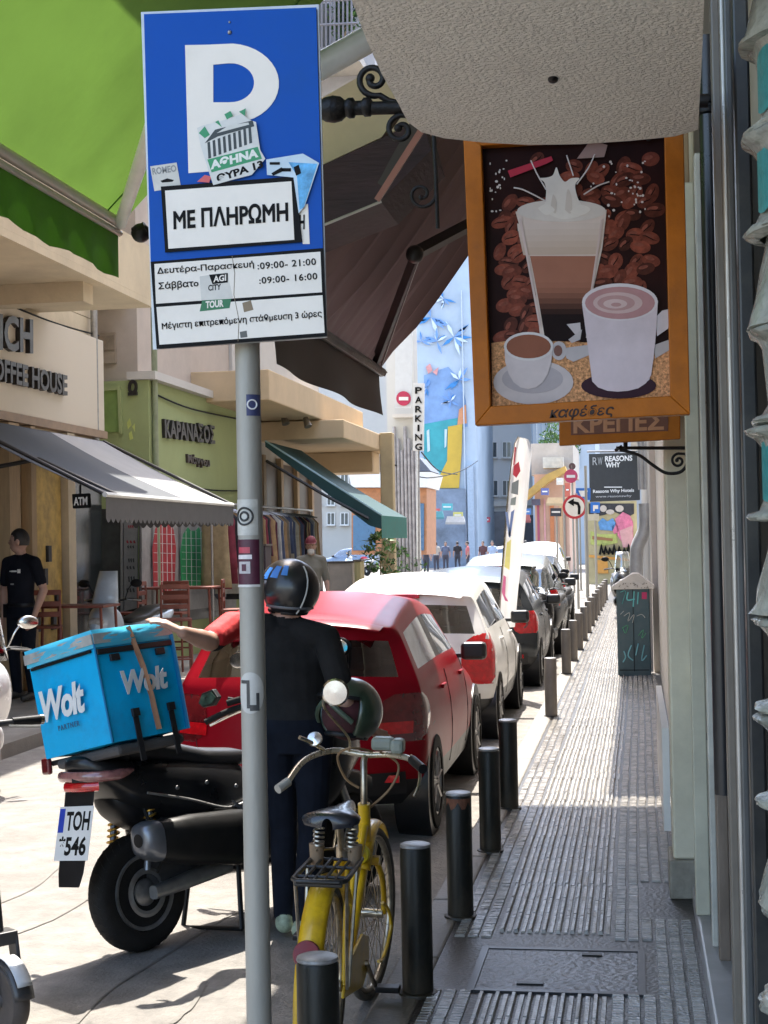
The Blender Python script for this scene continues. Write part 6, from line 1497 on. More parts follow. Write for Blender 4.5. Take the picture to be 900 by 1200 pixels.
# ---- grey awning over the cafe tables
GA = mat('grey_awning_cloth', (.060, .068, .080), .75, var=.12, scale=2, bump=.1, bscale=8, transl=.10); GLT = mat('pale_awning_end', (.42, .42, .42), .75, var=.08, scale=3, transl=.25)
ga = thing('grey_awning', 'dark grey cafe awning with sunlit-coloured end and scalloped valance, under the coffee house letters', 'awning', (FX, 17.5, 2.6))
pN = at(105, 572, 14.9); pFr = at(265, 576, 19.9); xo = -5.3
zi = 3.24; zo = 2.34
NA = 18; P = []
for j in range(NA+1):
    y = 14.9+5.0*j/NA
    P.append([Vector((FX+.12+(xo-FX-.12)*i/8, y, zi+(zo-zi)*i/8-.05*math.sin(math.pi*i/8))) for i in range(9)])
b = MB(); b.grid(P[:12]); b.build('awning_cloth', GA, ga, world=True, smooth=180)
b = MB(); b.grid(P[11:]); b.build('end_strip', GLT, ga, world=True, smooth=180)  # same cloth in a paler colour, standing in for sun on the far part
b = MB(); b.tube([(xo, 14.9, zo), (xo, 19.9, zo)], .028, 8); b.build('front_bar', mat('pale_bar', (.55, .55, .53), .4), ga, world=True)
for yy in (14.93, 19.87): b = MB(); b.tube([(FX+.12, yy, zi), (xo, yy, zo)], .022, 8); b.build('side_bar', DKBAR, ga, world=True)
b = MB(); b.tube([(FX+.1, 15.3, 2.6), (-6.2, 15.4, 2.75), (xo, 15.3, zo)], .024, 8); b.build('folding_arm', DKBAR, ga, world=True)
def scallop(A, B, h, n, m, par):
    b = MB(); A, B = Vector(A), Vector(B)
    for k in range(n):
        a = A.lerp(B, k/n); c = A.lerp(B, (k+1)/n); pts = [a, c]
        for q in range(7): t = 1-q/6; pts.append(a.lerp(c, t)+Vector((0, 0, -h-.045*math.sin(math.pi*t))))
        b.add(pts, [tuple(range(len(pts)))])
    return b.build('valance', m, par, world=True)
VAL = mat('grey_valance', (.075, .072, .072), .75, var=.2, scale=6, transl=.05)
scallop((xo+.01, 14.9, zo-.02), (xo+.01, 19.9, zo-.02), .22, 34, VAL, ga)
scallop((FX+.5, 19.92, zo-.02), (xo, 19.92, zo-.02), .22, 14, VAL, ga)
# ---- green shop building
gb = thing('green_building', 'pale green corner building with black raised lettering above the graffiti shutters', 'building', (-9, 23, .12))
GRN = mat('pale_green_plaster', (.33, .38, .17), .85, var=.08, scale=1.2, bump=.08, bscale=20, dirt=(.27, .29, .13), dscale=.7, damt=.5)
GX = -6.8
b = MB(); b.bx(-13, GX, 21.0, 26.4, .1, 4.18); b.build('wall', GRN, gb, world=True)
b = MB(); b.bx(-13, GX-.25, 21.3, 26.4, 4.18, 13); b.build('upper_wall', mat('pinkish_upper_wall', (.50, .42, .35), .85, var=.1, scale=1.5, dirt=(.34, .28, .23), dscale=.8, damt=.5), gb, world=True)
b = MB(); b.bx(GX-.3, GX+.12, 20.95, 26.4, 4.185, 4.30); b.build('cornice', PALE, gb, world=True)
b = MB(); b.prism(pp([(104, 392), (136, 390), (137, 426), (105, 428)], 21.29), (0, -.06, 0)); wn_ = b.build('window', mat('weathered_frame', (.36, .29, .22), .7), gb, world=True)
b = MB(); b.prism(pp([(107, 395), (134, 393), (135, 410), (108, 411)], 21.228), (0, -.02, 0)); b.build('blind', mat('dusty_blind', (.28, .22, .16), .8, var=.3), wn_, world=True)
b = MB(); b.bx(-9.4, -7.15, 20.7, 21.28, 5.35, 5.6); b.build('balcony', PALE, gb, world=True)
b = MB(); b.tube([(GX+.05, 21.15, .3), (GX+.05, 21.15, 9)], .045, 8); b.build('drain_pipe', mat('green_grey_pipe', (.26, .29, .18), .6, var=.2), gb, world=True, smooth=60)
b = MB(); b.tube(spline([(GX+.02, 21.2, 4.0), (GX+.04, 23, 3.93), (GX+.04, 26.3, 4.0)], 6), .014, 5); b.tube(spline([(GX+.02, 21.2, 2.75), (GX+.04, 24, 2.7), (GX+.04, 26.3, 2.76)], 6), .012, 5); b.build('cable', INK, gb, world=True)
facade_text(gb, 'ΚΑΡΑΝΑΣΟΣ', (190, 514), (249, 521), (189, 489), GX, LET, .035, .05)
facade_text(gb, 'Μάγγου', (218, 545), (244, 550), (217, 531), GX, cm((.05, .035, .03), .5), .02, .04)
pixtext(gb, 'lettering', 'Ω', (151, 464), (161.5, 463), (151, 446), 20.99, LET, .05, bold=.05)
b = MB(); b.prism(pp([(104, 460), (139, 457), (141, 506), (106, 508)], 20.995), (0, -.03, 0)); sw_ = b.build('window_shutter', cm((.20, .30, .08), .7, var=.15), gb, world=True)
for q in ([(102, 456), (142, 453), (142, 457), (102, 460)], [(139, 457), (143, 457), (144, 508), (141, 508)]):
    b = MB(); b.prism(pp(q, 20.99), (0, -.06, 0)); b.build('window_frame', GRN, sw_, world=True)
b = MB()
for q in ([(149, 495), (152, 490), (154, 498), (150, 503)], [(155, 500), (158, 496), (158, 506)], [(151, 508), (154, 505), (156, 514), (152, 516)]): pix_plate(b, q, 20.995, .005)
b.build('graffiti', cm((.50, .55, .15), .7), gb, world=True)
# graffiti doors below: a lattice shutter each, painted
SHUT = mat('grey_shutter', (.30, .29, .28), .6, metal=.2, var=.2, scale=5, dirt=(.15, .14, .14), dscale=3, damt=.5)
def shutter(x0, x1, X, label_paint, Yp=None):
    pts = [(x0, 596), (x1, 597), (x1, 712), (x0, 716)]
    b = MB()
    if Yp: b.prism(pp(pts, Yp), (0, -.03, 0))
    else: b.prism(ppX(pts, X), (.03, 0, 0))
    return b.build('shutter', SHUT, gb, world=True)
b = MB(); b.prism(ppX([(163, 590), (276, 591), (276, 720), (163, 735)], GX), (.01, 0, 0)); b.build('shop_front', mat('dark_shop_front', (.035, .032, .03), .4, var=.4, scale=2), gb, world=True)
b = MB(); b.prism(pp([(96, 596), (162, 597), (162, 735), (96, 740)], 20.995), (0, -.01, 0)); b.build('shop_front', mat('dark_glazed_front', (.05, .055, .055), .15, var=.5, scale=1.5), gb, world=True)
for x in (113, 142):
    b = MB(); b.prism(pp([(x, 597), (x+3, 597), (x+3, 735), (x, 735)], 20.985), (0, -.03, 0)); b.build('door_frame', SHUT, gb, world=True)
s1 = shutter(146, 162, GX, '', 20.984); s1b = shutter(164, 175, GX, ''); s2_ = shutter(177.5, 207, GX+.03, ''); s3_ = shutter(210, 242, GX+.03, ''); s4_ = shutter(247, 275, GX+.03, '')
def paintX(par, name, polys, col, X, th=.004, **k):
    b = MB()
    for q in polys: b.prism(ppX(q, X), (th, 0, 0))
    return b.build(name, cm(col, .7, **k), par, world=True)
def body_(x0, x1, y0, y1): w_ = x1-x0; return [(x0+.12*w_, y0+8), (x0+.3*w_, y0), (x0+.42*w_, y0+4), (x0+.6*w_, y0+4), (x0+.72*w_, y0), (x0+.9*w_, y0+9), (x0+w_, y0+30), (x0+.93*w_, y1-4), (x0+.8*w_, y1), (x0+.2*w_, y1), (x0+.04*w_, y1-5), (x0, y0+30)]
paintX(s2_, 'graffiti_fill', [body_(178.5, 206, 612, 694)], (.36, .022, .03), GX+.0602, var=.3, scale=8)
paintX(s3_, 'graffiti_fill', [body_(211, 241, 618, 690)], (.025, .26, .09), GX+.0602, var=.3, scale=8)
paintX(s4_, 'graffiti_fill', [body_(250, 270, 614, 702)], (.018, .022, .045), GX+.0602, var=.3, scale=8); paintX(s4_, 'graffiti_head', [ellp(259, 606, 6, 9, 14)], (.35, .27, .12), GX+.0602)
def lines(par, x0, x1, y0, y1, nx_, ny_, X, w=.5):
    q = []
    for k in range(1, nx_): x = x0+(x1-x0)*k/nx_; q.append([(x-w*.6, y0), (x+w*.6, y0), (x+w*.6+1, y1), (x-w*.6+1, y1)])
    for k in range(1, ny_): y = y0+(y1-y0)*k/ny_; q.append([(x0+1, y), (x1-1, y+1), (x1-1, y+1+w*1.2), (x0+1, y+w*1.2)])
    paintX(par, 'white_lines', q, (.55, .54, .52), X)
lines(s2_, 179, 206, 614, 692, 5, 7, GX+.0645); lines(s3_, 212, 241, 622, 688, 5, 8, GX+.0645, .4); lines(s4_, 251, 270, 618, 700, 3, 1, GX+.0645, .5)
for k, (x, y, w_, h) in enumerate([(149, 604, 10, 5), (150, 616, 7, 3), (148, 634, 12, 2.5), (149, 640, 9, 2.5), (150, 655, 8, 4), (148, 664, 11, 3), (150, 676, 9, 6), (148, 690, 11, 4)]):
    b = MB()
    for q in range(3): pix_plate(b, [(x+q*w_/3, y), (x+q*w_/3+1.6, y-1), (x+q*w_/3+w_/4, y+h), (x+q*w_/3+.8, y+h)], 20.95, .004)
    b.build('scribble', cm((.35, .03, .04) if k < 3 else (.06, .06, .06), .7), s1, world=True)
# ---- high tables and chairs of the cafe
REDW = mat('red_brown_wood', (.17, .045, .028), .5, var=.25, scale=8)
def table(label, loc, w=.7, d=.6, h=1.12):
    t = thing('cafe_table', label, 'table', loc, 0, 'wooden high tables of the cafe')
    b = MB(); b.cb((0, 0, h-.015), (w, d, .03)); b.build('tabletop', REDW, t, bevel=.006)
    for x in (-1, 1):
        for y in (-1, 1):
            b = MB(); b.tube([(x*(w/2-.05), y*(d/2-.05), h-.03), (x*(w/2-.02), y*(d/2-.03), 0)], .018, 6); b.build('leg', REDW, t)
    b = MB(); b.tube([(-w/2+.04, 0, .35), (w/2-.04, 0, .35)], .014, 6); b.build('stretcher', REDW, t)
def chair(label, loc, rz):
    t = thing('cafe_chair', label, 'chair', loc, rz, 'wooden high chairs of the cafe')
    h = .78
    b = MB(); b.cb((0, 0, h), (.38, .38, .03)); b.build('seat', REDW, t, bevel=.006)
    for x in (-1, 1):
        b = MB(); b.tube([(x*.17, .17, h), (x*.19, .20, 0)], .015, 6); b.build('leg', REDW, t)
        b = MB(); b.tube([(x*.17, -.17, h+.42), (x*.17, -.17, h), (x*.19, -.20, 0)], .015, 6); b.build('leg', REDW, t)
    b = MB()
    for z in (.15, .27, .40): b.cb((0, -.17, h+z), (.36, .02, .06))
    b.build('backrest', REDW, t, bevel=.005)
    b = MB(); b.tube([(-.18, .19, .3), (.18, .19, .3)], .012, 6); b.tube([(-.18, -.19, .3), (.18, -.19, .3)], .012, 6); b.build('stretcher', REDW, t)
table('red-brown high cafe table right of the pale blue moped, below the red graffiti', (-6.25, 21.0-.3, .12), 1.0)
table('red-brown high cafe table at the left, beside the officer', (-6.45, 17.2, .12), .8, h=1.02)
chair('red-brown high chair standing right beside the officer', (-6.75, 16.9, .12), R(20)); chair('red-brown high chair just right of the pale blue moped', (-5.62, 18.3, .12), R(200))
chair('red-brown high chair left of the far table, near the moped', (-6.85, 20.2, .12), R(90)); chair('red-brown high chair in front of the far table', (-6.2, 20.05, .12), R(180)); chair('red-brown high chair at the right end of the far table', (-5.55, 20.9, .12), R(-80))
# ---- beige building with the arcade
bb = thing('beige_building', 'beige building with projecting balconies, spot lamps and a square arcade pillar, left of centre', 'building', (-9, 30, .12))
PEACH = mat('peach_plaster', (.56, .42, .26), .85, var=.08, scale=1.2, bump=.08, bscale=20, dirt=(.42, .31, .19), dscale=.7, damt=.5)
b = MB(); b.bx(-13, -7.0, 26.42, 34, .1, 14); b.build('wall', PALE, bb, world=True)
b = MB(); b.bx(-7.2, -5.75, 24.0, 32.6, 4.12, 4.62); b.build('balcony', PEACH, bb, world=True, bevel=.02)
b = MB(); b.bx(-7.0, -5.3, 28.0, 33.4, 3.75, 4.10); b.bx(-7.0, -5.5, 32.2, 33.2, 3.3, 3.748); b.build('arcade_beam', PEACH, bb, world=True, bevel=.02)
b = MB(); xx0 = at(445.5, 560, 32).x; xx1 = at(460.5, 560, 32).x; b.bx(xx0, xx1, 32, 32.3, .12, 4.12); b.build('pillar', mat('ochre_pillar', (.45, .35, .20), .85, var=.12, scale=3), bb, world=True, bevel=.02)
b = MB(); b.bx(-7.2, -5.9, 26.0, 33, 8.0, 8.3); b.build('balcony', PEACH, bb, world=True)
for px in (332, 358):
    c_ = at(px, 487 if px < 340 else 490, 27.5)
    b = MB(); b.tube([c_+Vector((0, 0, .16)), c_], .02, 6); b.tube([c_, c_+Vector((.06, -.05, -.16))], [.05, .075], 12); b.build('spot_lamp', mat('lamp_metal_%d' % px, (.20, .17, .13), .4, metal=.4), bb, world=True, smooth=40)
b = MB(); b.bx(-7.0, -6.96, 26.5, 33.9, .12, 3.4); b.build('shop_front', mat('brown_shop_front', (.07, .05, .035), .4, var=.5, scale=1.5), bb, world=True)
for k in range(5):
    b = MB(); y = 26.7+k*1.45; b.bx(-6.99, -6.88, y, y+.2, .12, 3.5); b.build('pilaster', TAN, bb, world=True)
# teal awning
ta = thing('teal_awning', 'narrow teal green awning sloping down over the shop displays', 'awning', (-6.5, 28, 3))
TEALC = mat('teal_awning_cloth', (.016, .065, .070), .65, var=.15, scale=3, transl=.2)
A0 = at(311, 517, 26.6); B0 = at(447, 604, 26.6); A1 = A0+Vector((0, 3.0, 0)); B1 = B0+Vector((0, 3.0, 0))
b = MB(); b.grid([[A0.lerp(B0, i/8)+Vector((0, 3*j/6, -.06*math.sin(math.pi*i/8))) for j in range(7)] for i in range(9)]); b.build('awning_cloth', TEALC, ta, world=True, smooth=180)
b = MB(); b.prism([A0+Vector((0, -.02, 0)), B0+Vector((0, -.02, 0)), B0+Vector((0, -.02, -.24)), B0+Vector((-.22, -.02, -.17)), A0+Vector((0, -.02, -.10))], (0, .015, 0)); b.build('side_flap', TEALC, ta, world=True)
b = MB(); b.grid([[B0+Vector((0, 3*j/8, -.40*i/2)) for j in range(9)] for i in range(3)]); b.build('valance', mat('teal_valance', (.03, .20, .17), .65, var=.15, transl=.2), ta, world=True)
b = MB(); b.tube([at(312, 540, 26.4), at(380, 580, 26.4), at(432, 608, 26.4)], .03, 6); b.build('folding_arm', DKBAR, ta, world=True)
b = MB(); b.tube([A0, B0], .025, 6); b.build('edge_bar', mat('pale_teal_bar', (.22, .34, .36), .4), ta, world=True)
# garments and goods hung out on rails in front of the shops
random.seed(3)
cols = [(.42, .38, .30), (.10, .02, .04), (.03, .03, .035), (.36, .27, .15), (.30, .30, .31), (.07, .09, .16), (.5, .48, .44), (.20, .03, .05), (.16, .13, .10), (.32, .20, .10)]
desc = ['beige', 'dark maroon', 'black', 'tan', 'light grey', 'navy', 'cream', 'wine red', 'brown', 'ochre']
rail = thing('garment_rail', 'long metal rail of hanging garments under the teal awning', 'rail', (-6.3, 24.5, .12))
b = MB(); b.tube([(-6.3, 22.3, 2.45), (-6.25, 29.5, 2.45)], .02, 8)
for y in (22.35, 24.7, 27.0, 29.45): b.tube([(-6.28, y, 2.45), (-6.28, y, .12)], .02, 8)
b.build('rail_frame', STEEL, rail, world=True)
gm = {}
used_c = {}
for i in range(46):
    y = 22.45+i*.152; k = random.randrange(10); h = random.uniform(.7, 1.5); z1 = 2.40
    used_c[k] = used_c.get(k, 0)+1
    t = thing('garment', '%s %s garment, number %d from the near end of the shop rail' % ('long' if h > 1.1 else 'short', desc[k], i+1), 'garment', (-6.28, y, z1), random.uniform(-.3, .3), group='garments on the rail')
    b = MB(); w_ = random.uniform(.20, .26)
    P = []
    for q in range(8):
        u = q/7; ww = w_*(.25 if q == 0 else (.9 if q == 1 else .8+.25*u))
        P.append([(ww*(c/5*2-1), .03*math.sin(c*2.2+q*.3+i)*(.3+u)+(.04 if True else 0), -.06-h*u-.04*(1-abs(c/5*2-1))*(0 if q else 0)) for c in range(6)])
    b.grid(P); b.build('cloth', cm(cols[k], .85, var=.25, scale=8), t, smooth=180, solid=.02)
    b = MB(); b.tube([(-w_*.8, .04, -.10), (0, .03, -.03), (w_*.8, .04, -.10)], .008, 5); b.tube([(0, .03, -.03), (0, .0, .05)], .005, 5); b.build('hanger', STEEL, t)
bx_n = 0
for (px0, px1, y0, y1, Y, col, lab) in [(384, 414, 660, 706, 27.0, (.46, .38, .30), 'beige panelled counter'), (415, 423, 658, 700, 26.5, (.42, .35, .16), 'narrow ochre crate'), (296, 312, 640, 700, 24.0, (.05, .03, .035), 'dark maroon display stand')]:
    t = thing('display_stand', '%s standing before the shop displays' % lab, 'display stand', at((px0+px1)/2, y1, Y))
    a = at(px0, y0, Y); c = at(px1, y1, Y)
    b = MB(); b.bx(a.x, c.x, Y, Y+.4, .12, a.z); b.build('case', cm(col, .6), t, world=True, bevel=.01)
    b = MB(); b.bx(a.x-.02, c.x+.02, Y-.02, Y+.42, a.z+.001, a.z+.03); b.build('top', cm((.12, .09, .07), .5), t, world=True)
    b = MB(); b.bx(a.x+.04, c.x-.04, Y-.012, Y-.003, .3, a.z-.06); b.build('panel', cm(tuple(min(1, q*1.15) for q in col), .6), t, world=True)
def plant(label, loc, h, w_, n=240, pot=True, name='potted_plant'):
    t = thing(name, label, 'plant', loc)
    b = MB()
    for i in range(n):
        th = random.uniform(0, 6.28); ph = random.uniform(-.4, 1.4); r_ = w_*random.uniform(.3, 1)
        c = Vector((r_*math.cos(th)*math.cos(ph), r_*math.sin(th)*math.cos(ph), h*.6+h*.45*math.sin(ph))); s_ = random.uniform(.04, .09)*(w_/.35)**.5
        M_ = Matrix.Translation(c) @ Euler((random.uniform(-1, 1), random.uniform(-1, 1), random.uniform(0, 6))).to_matrix().to_4x4()
        b.add([(-s_, 0, 0), (0, -s_*.4, s_*.1), (s_, 0, 0), (0, s_*.4, s_*.1)], [(0, 1, 2, 3)], 0, M_)
    b.build('foliage', LEAF, t)
    b = MB()
    for i in range(5): b.tube([(0, 0, h*.2), (random.uniform(-.5, .5)*w_, random.uniform(-.5, .5)*w_, h*.8)], .01, 5)
    b.build('stem', TAN, t)
    if pot:
        b = MB(); b.lathe([(.12, 0), (.17, .28), (.18, .30), (.16, .30), (.15, .26)], 16); b.build('pot', cm((.25, .10, .05), .8), t, smooth=40)
LEAF = mat('green_leaf', (.055, .12, .025), .5, var=.4, scale=5, island=.5, transl=.3)
plant('bushy potted plant beside the ochre arcade pillar', at(446, 668, 31.0)*1.0+Vector((0, 0, -.6)), 1.3, .5)
plant('potted plant further right by the far junction, near the yellow vest', Vector((at(470, 668, 40).x, 40, .12)), 1.5, .7)
# slim pipes and the narrow pale building with the round sign
nb = thing('narrow_pale_building', 'pale narrow building with drain pipes behind the ochre pillar', 'building', (-9.5, 40, 0))
xl, xr = at(455, 560, 40).x, at(487, 560, 40).x; b = MB(); b.prism([(xl, 40, 0), (xr, 40, 0), (xr*1.16, 46, 0), (xl, 46, 0)], (0, 0, 13)); b.build('wall', mat('pale_cement', (.55, .54, .50), .85, var=.06, scale=1, dirt=(.4, .38, .35), dscale=.5, damt=.5), nb, world=True)
b = MB(); x_a = at(456, 500, 39.9).x; x_b = at(487, 500, 39.9).x
for k in range(7): x = at(463+k*4.2, 560, 39.9).x; b.tube([(x, 39.9, .0), (x, 39.9, at(463, 500+k % 3*14, 39.9).z)], .045, 8)
b.build('drain_pipe', mat('mixed_grey_pipe', (.30, .29, .30), .5, var=.3), nb, world=True, smooth=50)
b = MB(); b.bx(at(463, 560, 39.95).x, x_b, 39.7, 39.99, at(463, 490, 39.9).z, at(463, 486, 39.9).z); b.build('ledge', PALE, nb, world=True)
b = MB(); b.prism(pp([(463, 540), (486, 540), (486, 640), (463, 640)], 39.99), (0, -.03, 0)); b.build('shop_front', cm((.10, .10, .12), .4, var=.5), nb, world=True)
nes = thing('no_entry_sign', 'round pinkish red no entry sign on a pale panel beside the PARKING letters', 'sign', at(472, 467, 38.5))
b = MB(); b.prism(pp([(463, 385), (483, 385), (482, 478), (463, 478)], 38.6), (0, .10, 0)); b.build('panel', mat('pale_blue_white_panel', (.56, .58, .58), .6, var=.06), nes, world=True)
b = MB(); b.prism(pp(ellp(473, 467, 8.5, 8.5), 38.59), (0, -.03, 0)); b.build('disc', cm((.42, .02, .07), .4), nes, world=True)
b = MB(); b.prism(pp(rect(467.5, 465.2, 478.5, 469.2), 38.555), (0, -.01, 0)); b.build('bar', WHITE, nes, world=True)
pk = thing('parking_letters_sign', 'tall narrow vertical sign reading PARKING in dark letters', 'sign', at(490, 525, 38.0))
b = MB(); b.prism(pp([(484, 449), (497, 449), (496, 528), (484, 528)], 38.0), (0, .12, 0)); b.build('board', mat('pale_sign_board', (.60, .61, .60), .5, var=.05), pk, world=True)
for k, ch_ in enumerate('PARKING'): y = 460.5+k*11.0; pixtext(pk, 'lettering', ch_, (486.5 if ch_ != 'I' else 489.3, y+1), (494.5 if ch_ != 'I' else 491.6, y+1), (486.5 if ch_ != 'I' else 489.3, y-6.8), 37.995, INK, .02, bold=.02)
b = MB(); b.tube([at(490, 528, 38.05), at(490, 655, 38.05)], .04, 8); b.build('pole', STEEL, pk, world=True)
# far left shop, kiosk roof and orange beam seen between the pillars
fs_ = thing('far_kiosk', 'low orange and white kiosk with grey roof seen between the pillar and the mural', 'kiosk', (-13, 60, 0))
b = MB(); b.prism(pp([(412, 572), (500, 572), (500, 650), (412, 650)], 62), (0, 3, 0)); b.build('wall', mat('orange_wall', (.42, .19, .09), .8, var=.2), fs_, world=True)
b = MB(); b.prism(pp([(408, 553), (505, 553), (500, 571), (412, 571)], 61.5), (0, 4, 0)); b.build('fascia', WHITE, fs_, world=True)
b = MB(); b.prism(pp([(412, 535), (490, 535), (505, 552), (408, 552)], 61.6), (0, 3, 0)); b.build('roof', cm((.10, .11, .14), .6), fs_, world=True)
for q in ([(414, 604), (440, 604), (440, 645), (414, 645)], [(476, 590), (497, 590), (497, 645), (476, 645)]): b = MB(); b.prism(pp(q, 61.98), (0, -.05, 0)); b.build('window', cm((.05, .14, .25), .3), fs_, world=True)
# ================================================================ far end of the street
def facade_windows(par, Y, xs, ys, w_, h, frame=WHITE, glass=WGLASS, sill=True, lim=100):
    """each window is a part of its own with the pane as a sub-part"""
    for y in ys:
        for x in xs:
            b = MB(); o = rect(x-w_/2, y-h/2, x+w_/2, y+h/2); th = .25
            t = w_*.10
            for q in ([(x-w_/2-t, y-h/2-t), (x+w_/2+t, y-h/2-t), (x+w_/2+t, y-h/2), (x-w_/2-t, y-h/2)], [(x-w_/2-t, y+h/2), (x+w_/2+t, y+h/2), (x+w_/2+t, y+h/2+t), (x-w_/2-t, y+h/2+t)],
                      [(x-w_/2-t, y-h/2), (x-w_/2, y-h/2), (x-w_/2, y+h/2), (x-w_/2-t, y+h/2)], [(x+w_/2, y-h/2), (x+w_/2+t, y-h/2), (x+w_/2+t, y+h/2), (x+w_/2, y+h/2)], [(x-t/2, y-h/2), (x+t/2, y-h/2), (x+t/2, y+h/2), (x-t/2, y+h/2)]):
                b.prism(pp(q, Y-.01), (0, -th*.5, 0))
            wn = b.build('window', frame, par, world=True)
            b = MB(); b.prism(pp(o, Y-.01), (0, -.03, 0)); b.build('pane', glass, wn, world=True)
            if sill: b = MB(); b.prism(pp([(x-w_/2-2*t, y+h/2+t), (x+w_/2+2*t, y+h/2+t), (x+w_/2+2*t, y+h/2+2.4*t), (x-w_/2-2*t, y+h/2+2.4*t)], Y-.01), (0, -.4, 0)); b.build('sill', PALE, wn, world=True)
MY = 105.0
mu = thing('mural_building', 'tall building side wall painted with a blue, teal and yellow abstract mural', 'building', (at(518, 640, MY).x, MY, 0))
def boxpx(nm, x0, y0, x1, y1, Y, dep, m, par, base=None):
    a = at(x0, y0, Y); c = at(x1, y1, Y); b = MB(); b.bx(a.x, c.x, Y, Y+dep, c.z if base is None else base, a.z); return b.build(nm, m, par, world=True)
PBLUE = mat('mural_pale_blue', (.40, .47, .54), .8, var=.15, scale=.35, dirt=(.48, .53, .58), dscale=.25, damt=.8)
boxpx('wall', 483, 300, 560, 640, MY, 14, PBLUE, mu, 0)
def mp_(nm, polys, col, lay=0, **k):
    b = MB()
    for q in polys: b.prism(pp(q, MY-.02-lay*.05), (0, -.03, 0))
    return b.build(nm, cm(col, .8, **k), mu, world=True)
random.seed(9)
mp_('mural_blue', [[(497, 440), (525, 430), (540, 445), (546, 470), (548, 500), (497, 500)]], (.20, .31, .50), 0, var=.3, scale=.4)
mp_('mural_teal', [[(497, 497), (546, 488), (538, 520), (530, 548), (518, 570), (499, 570), (497, 540)]], (.05, .30, .32), 1, var=.3, scale=.4)
mp_('mural_yellow', [[(525, 500), (542, 497), (541, 530), (538, 572), (505, 572), (516, 556), (524, 540)]], (.58, .37, .05), 2, var=.15, scale=.5)
mp_('mural_white', [[(500, 505), (503, 503), (504, 528), (501, 530)], [(521, 503), (524, 503), (523, 523), (521, 525)]], (.5, .6, .62), 2)
mp_('mural_orange', [[(538, 480), (546, 474), (547, 496), (536, 498)]], (.60, .26, .12), 2)
lv = []
for (cx, cy, r_) in [(505, 372, 26), (532, 395, 24), (512, 400, 18), (538, 445, 22), (500, 455, 14), (520, 350, 16), (528, 470, 14), (494, 400, 14)]:
    for k in range(9):
        a = random.uniform(0, 6.28); l_ = r_*random.uniform(.6, 1); w_ = r_*.09
        q = [(cx, cy), (cx+.5*l_*math.cos(a)+w_*math.sin(a), cy+.5*l_*math.sin(a)-w_*math.cos(a)), (cx+l_*math.cos(a), cy+l_*math.sin(a)), (cx+.5*l_*math.cos(a)-w_*math.sin(a), cy+.5*l_*math.sin(a)+w_*math.cos(a))]
        if all(485 < p[0] < 554 for p in q): lv.append((q, random.choice([0, 1, 2])))
for c, col in enumerate([(.05, .22, .50), (.60, .68, .78), (.16, .30, .58)]): mp_('mural_leaves', [q for q, k in lv if k == c], col, 2+c)
mp_('mural_pink', [[(499, 430), (504, 426), (507, 434), (502, 438)], [(507, 436), (514, 430), (512, 440)]], (.62, .28, .26), 3)
boxpx('downpipe', 541, 340, 546, 640, MY-.3, .2, mat('pale_pipe', (.5, .55, .62), .5), mu)
boxpx('corner_strip', 547, 545, 556, 640, MY-.5, .4, mat('blue_grey_strip', (.35, .42, .50), .6), mu, 0)
boxpx('shop_front', 484, 574, 546, 640, MY-.4, .3, cm((.16, .20, .26), .4, var=.5, scale=.6), mu, 0)
# apartment block behind the mural
ab = thing('apartment_block', 'white apartment block with blue-grey balconies rising behind the mural', 'building', (at(540, 640, 128).x, 128, 0))
boxpx('wall', 470, 312, 560, 640, 128, 15, mat('white_block', (.62, .64, .66), .8, var=.05, scale=.3), ab, 0)
boxpx('balcony_rail', 521, 345, 556, 367, 127, .9, mat('blue_grey_rail', (.22, .28, .36), .6, var=.3, scale=.8), ab)
for k, x in enumerate((527, 536, 545)): boxpx('rail_post', x, 343, x+1.6, 368, 126.8, .15, WHITE, ab)
boxpx('roof_hut', 500, 296, 545, 312, 130, 6, mat('block_roof', (.45, .48, .5), .8), ab)
boxpx('balcony_rail', 508, 322, 535, 335, 126.9, .9, mat('teal_rail', (.15, .33, .36), .6, var=.4, scale=.8), ab)
facade_windows(ab, 127.98, [533, 549], [389], 7, 9)
# white block across the end of the street
wb = thing('white_building', 'white building with two rows of small dark windows closing the street behind the flag', 'building', (at(590, 640, 118).x, 118, 0))
boxpx('wall', 549, 250, 640, 640, 118, 14, mat('end_white_wall', (.58, .58, .57), .85, var=.05, scale=.3, dirt=(.46, .46, .45), dscale=.15, damt=.5), wb, 0)
facade_windows(wb, 117.98, [559, 577.5, 594, 611], [527], 9, 17); facade_windows(wb, 117.98, [560, 578.5, 594, 612], [572], 9, 17); facade_windows(wb, 117.98, [559, 577.5, 594, 611], [480], 9, 17)
boxpx('cornice', 548, 588, 640, 592, 117.6, .4, PALE, wb)
boxpx('shutter', 556, 600, 598, 640, 117.8, .2, mat('grey_garage', (.20, .20, .21), .6, var=.25, scale=1), wb, 0)
boxpx('shutter', 604, 604, 636, 640, 117.8, .2, mat('dark_garage', (.11, .11, .12), .6, var=.25, scale=1), wb, 0)
boxpx('air_conditioner', 553, 584, 562, 594, 117.0, .6, WHITE, wb)
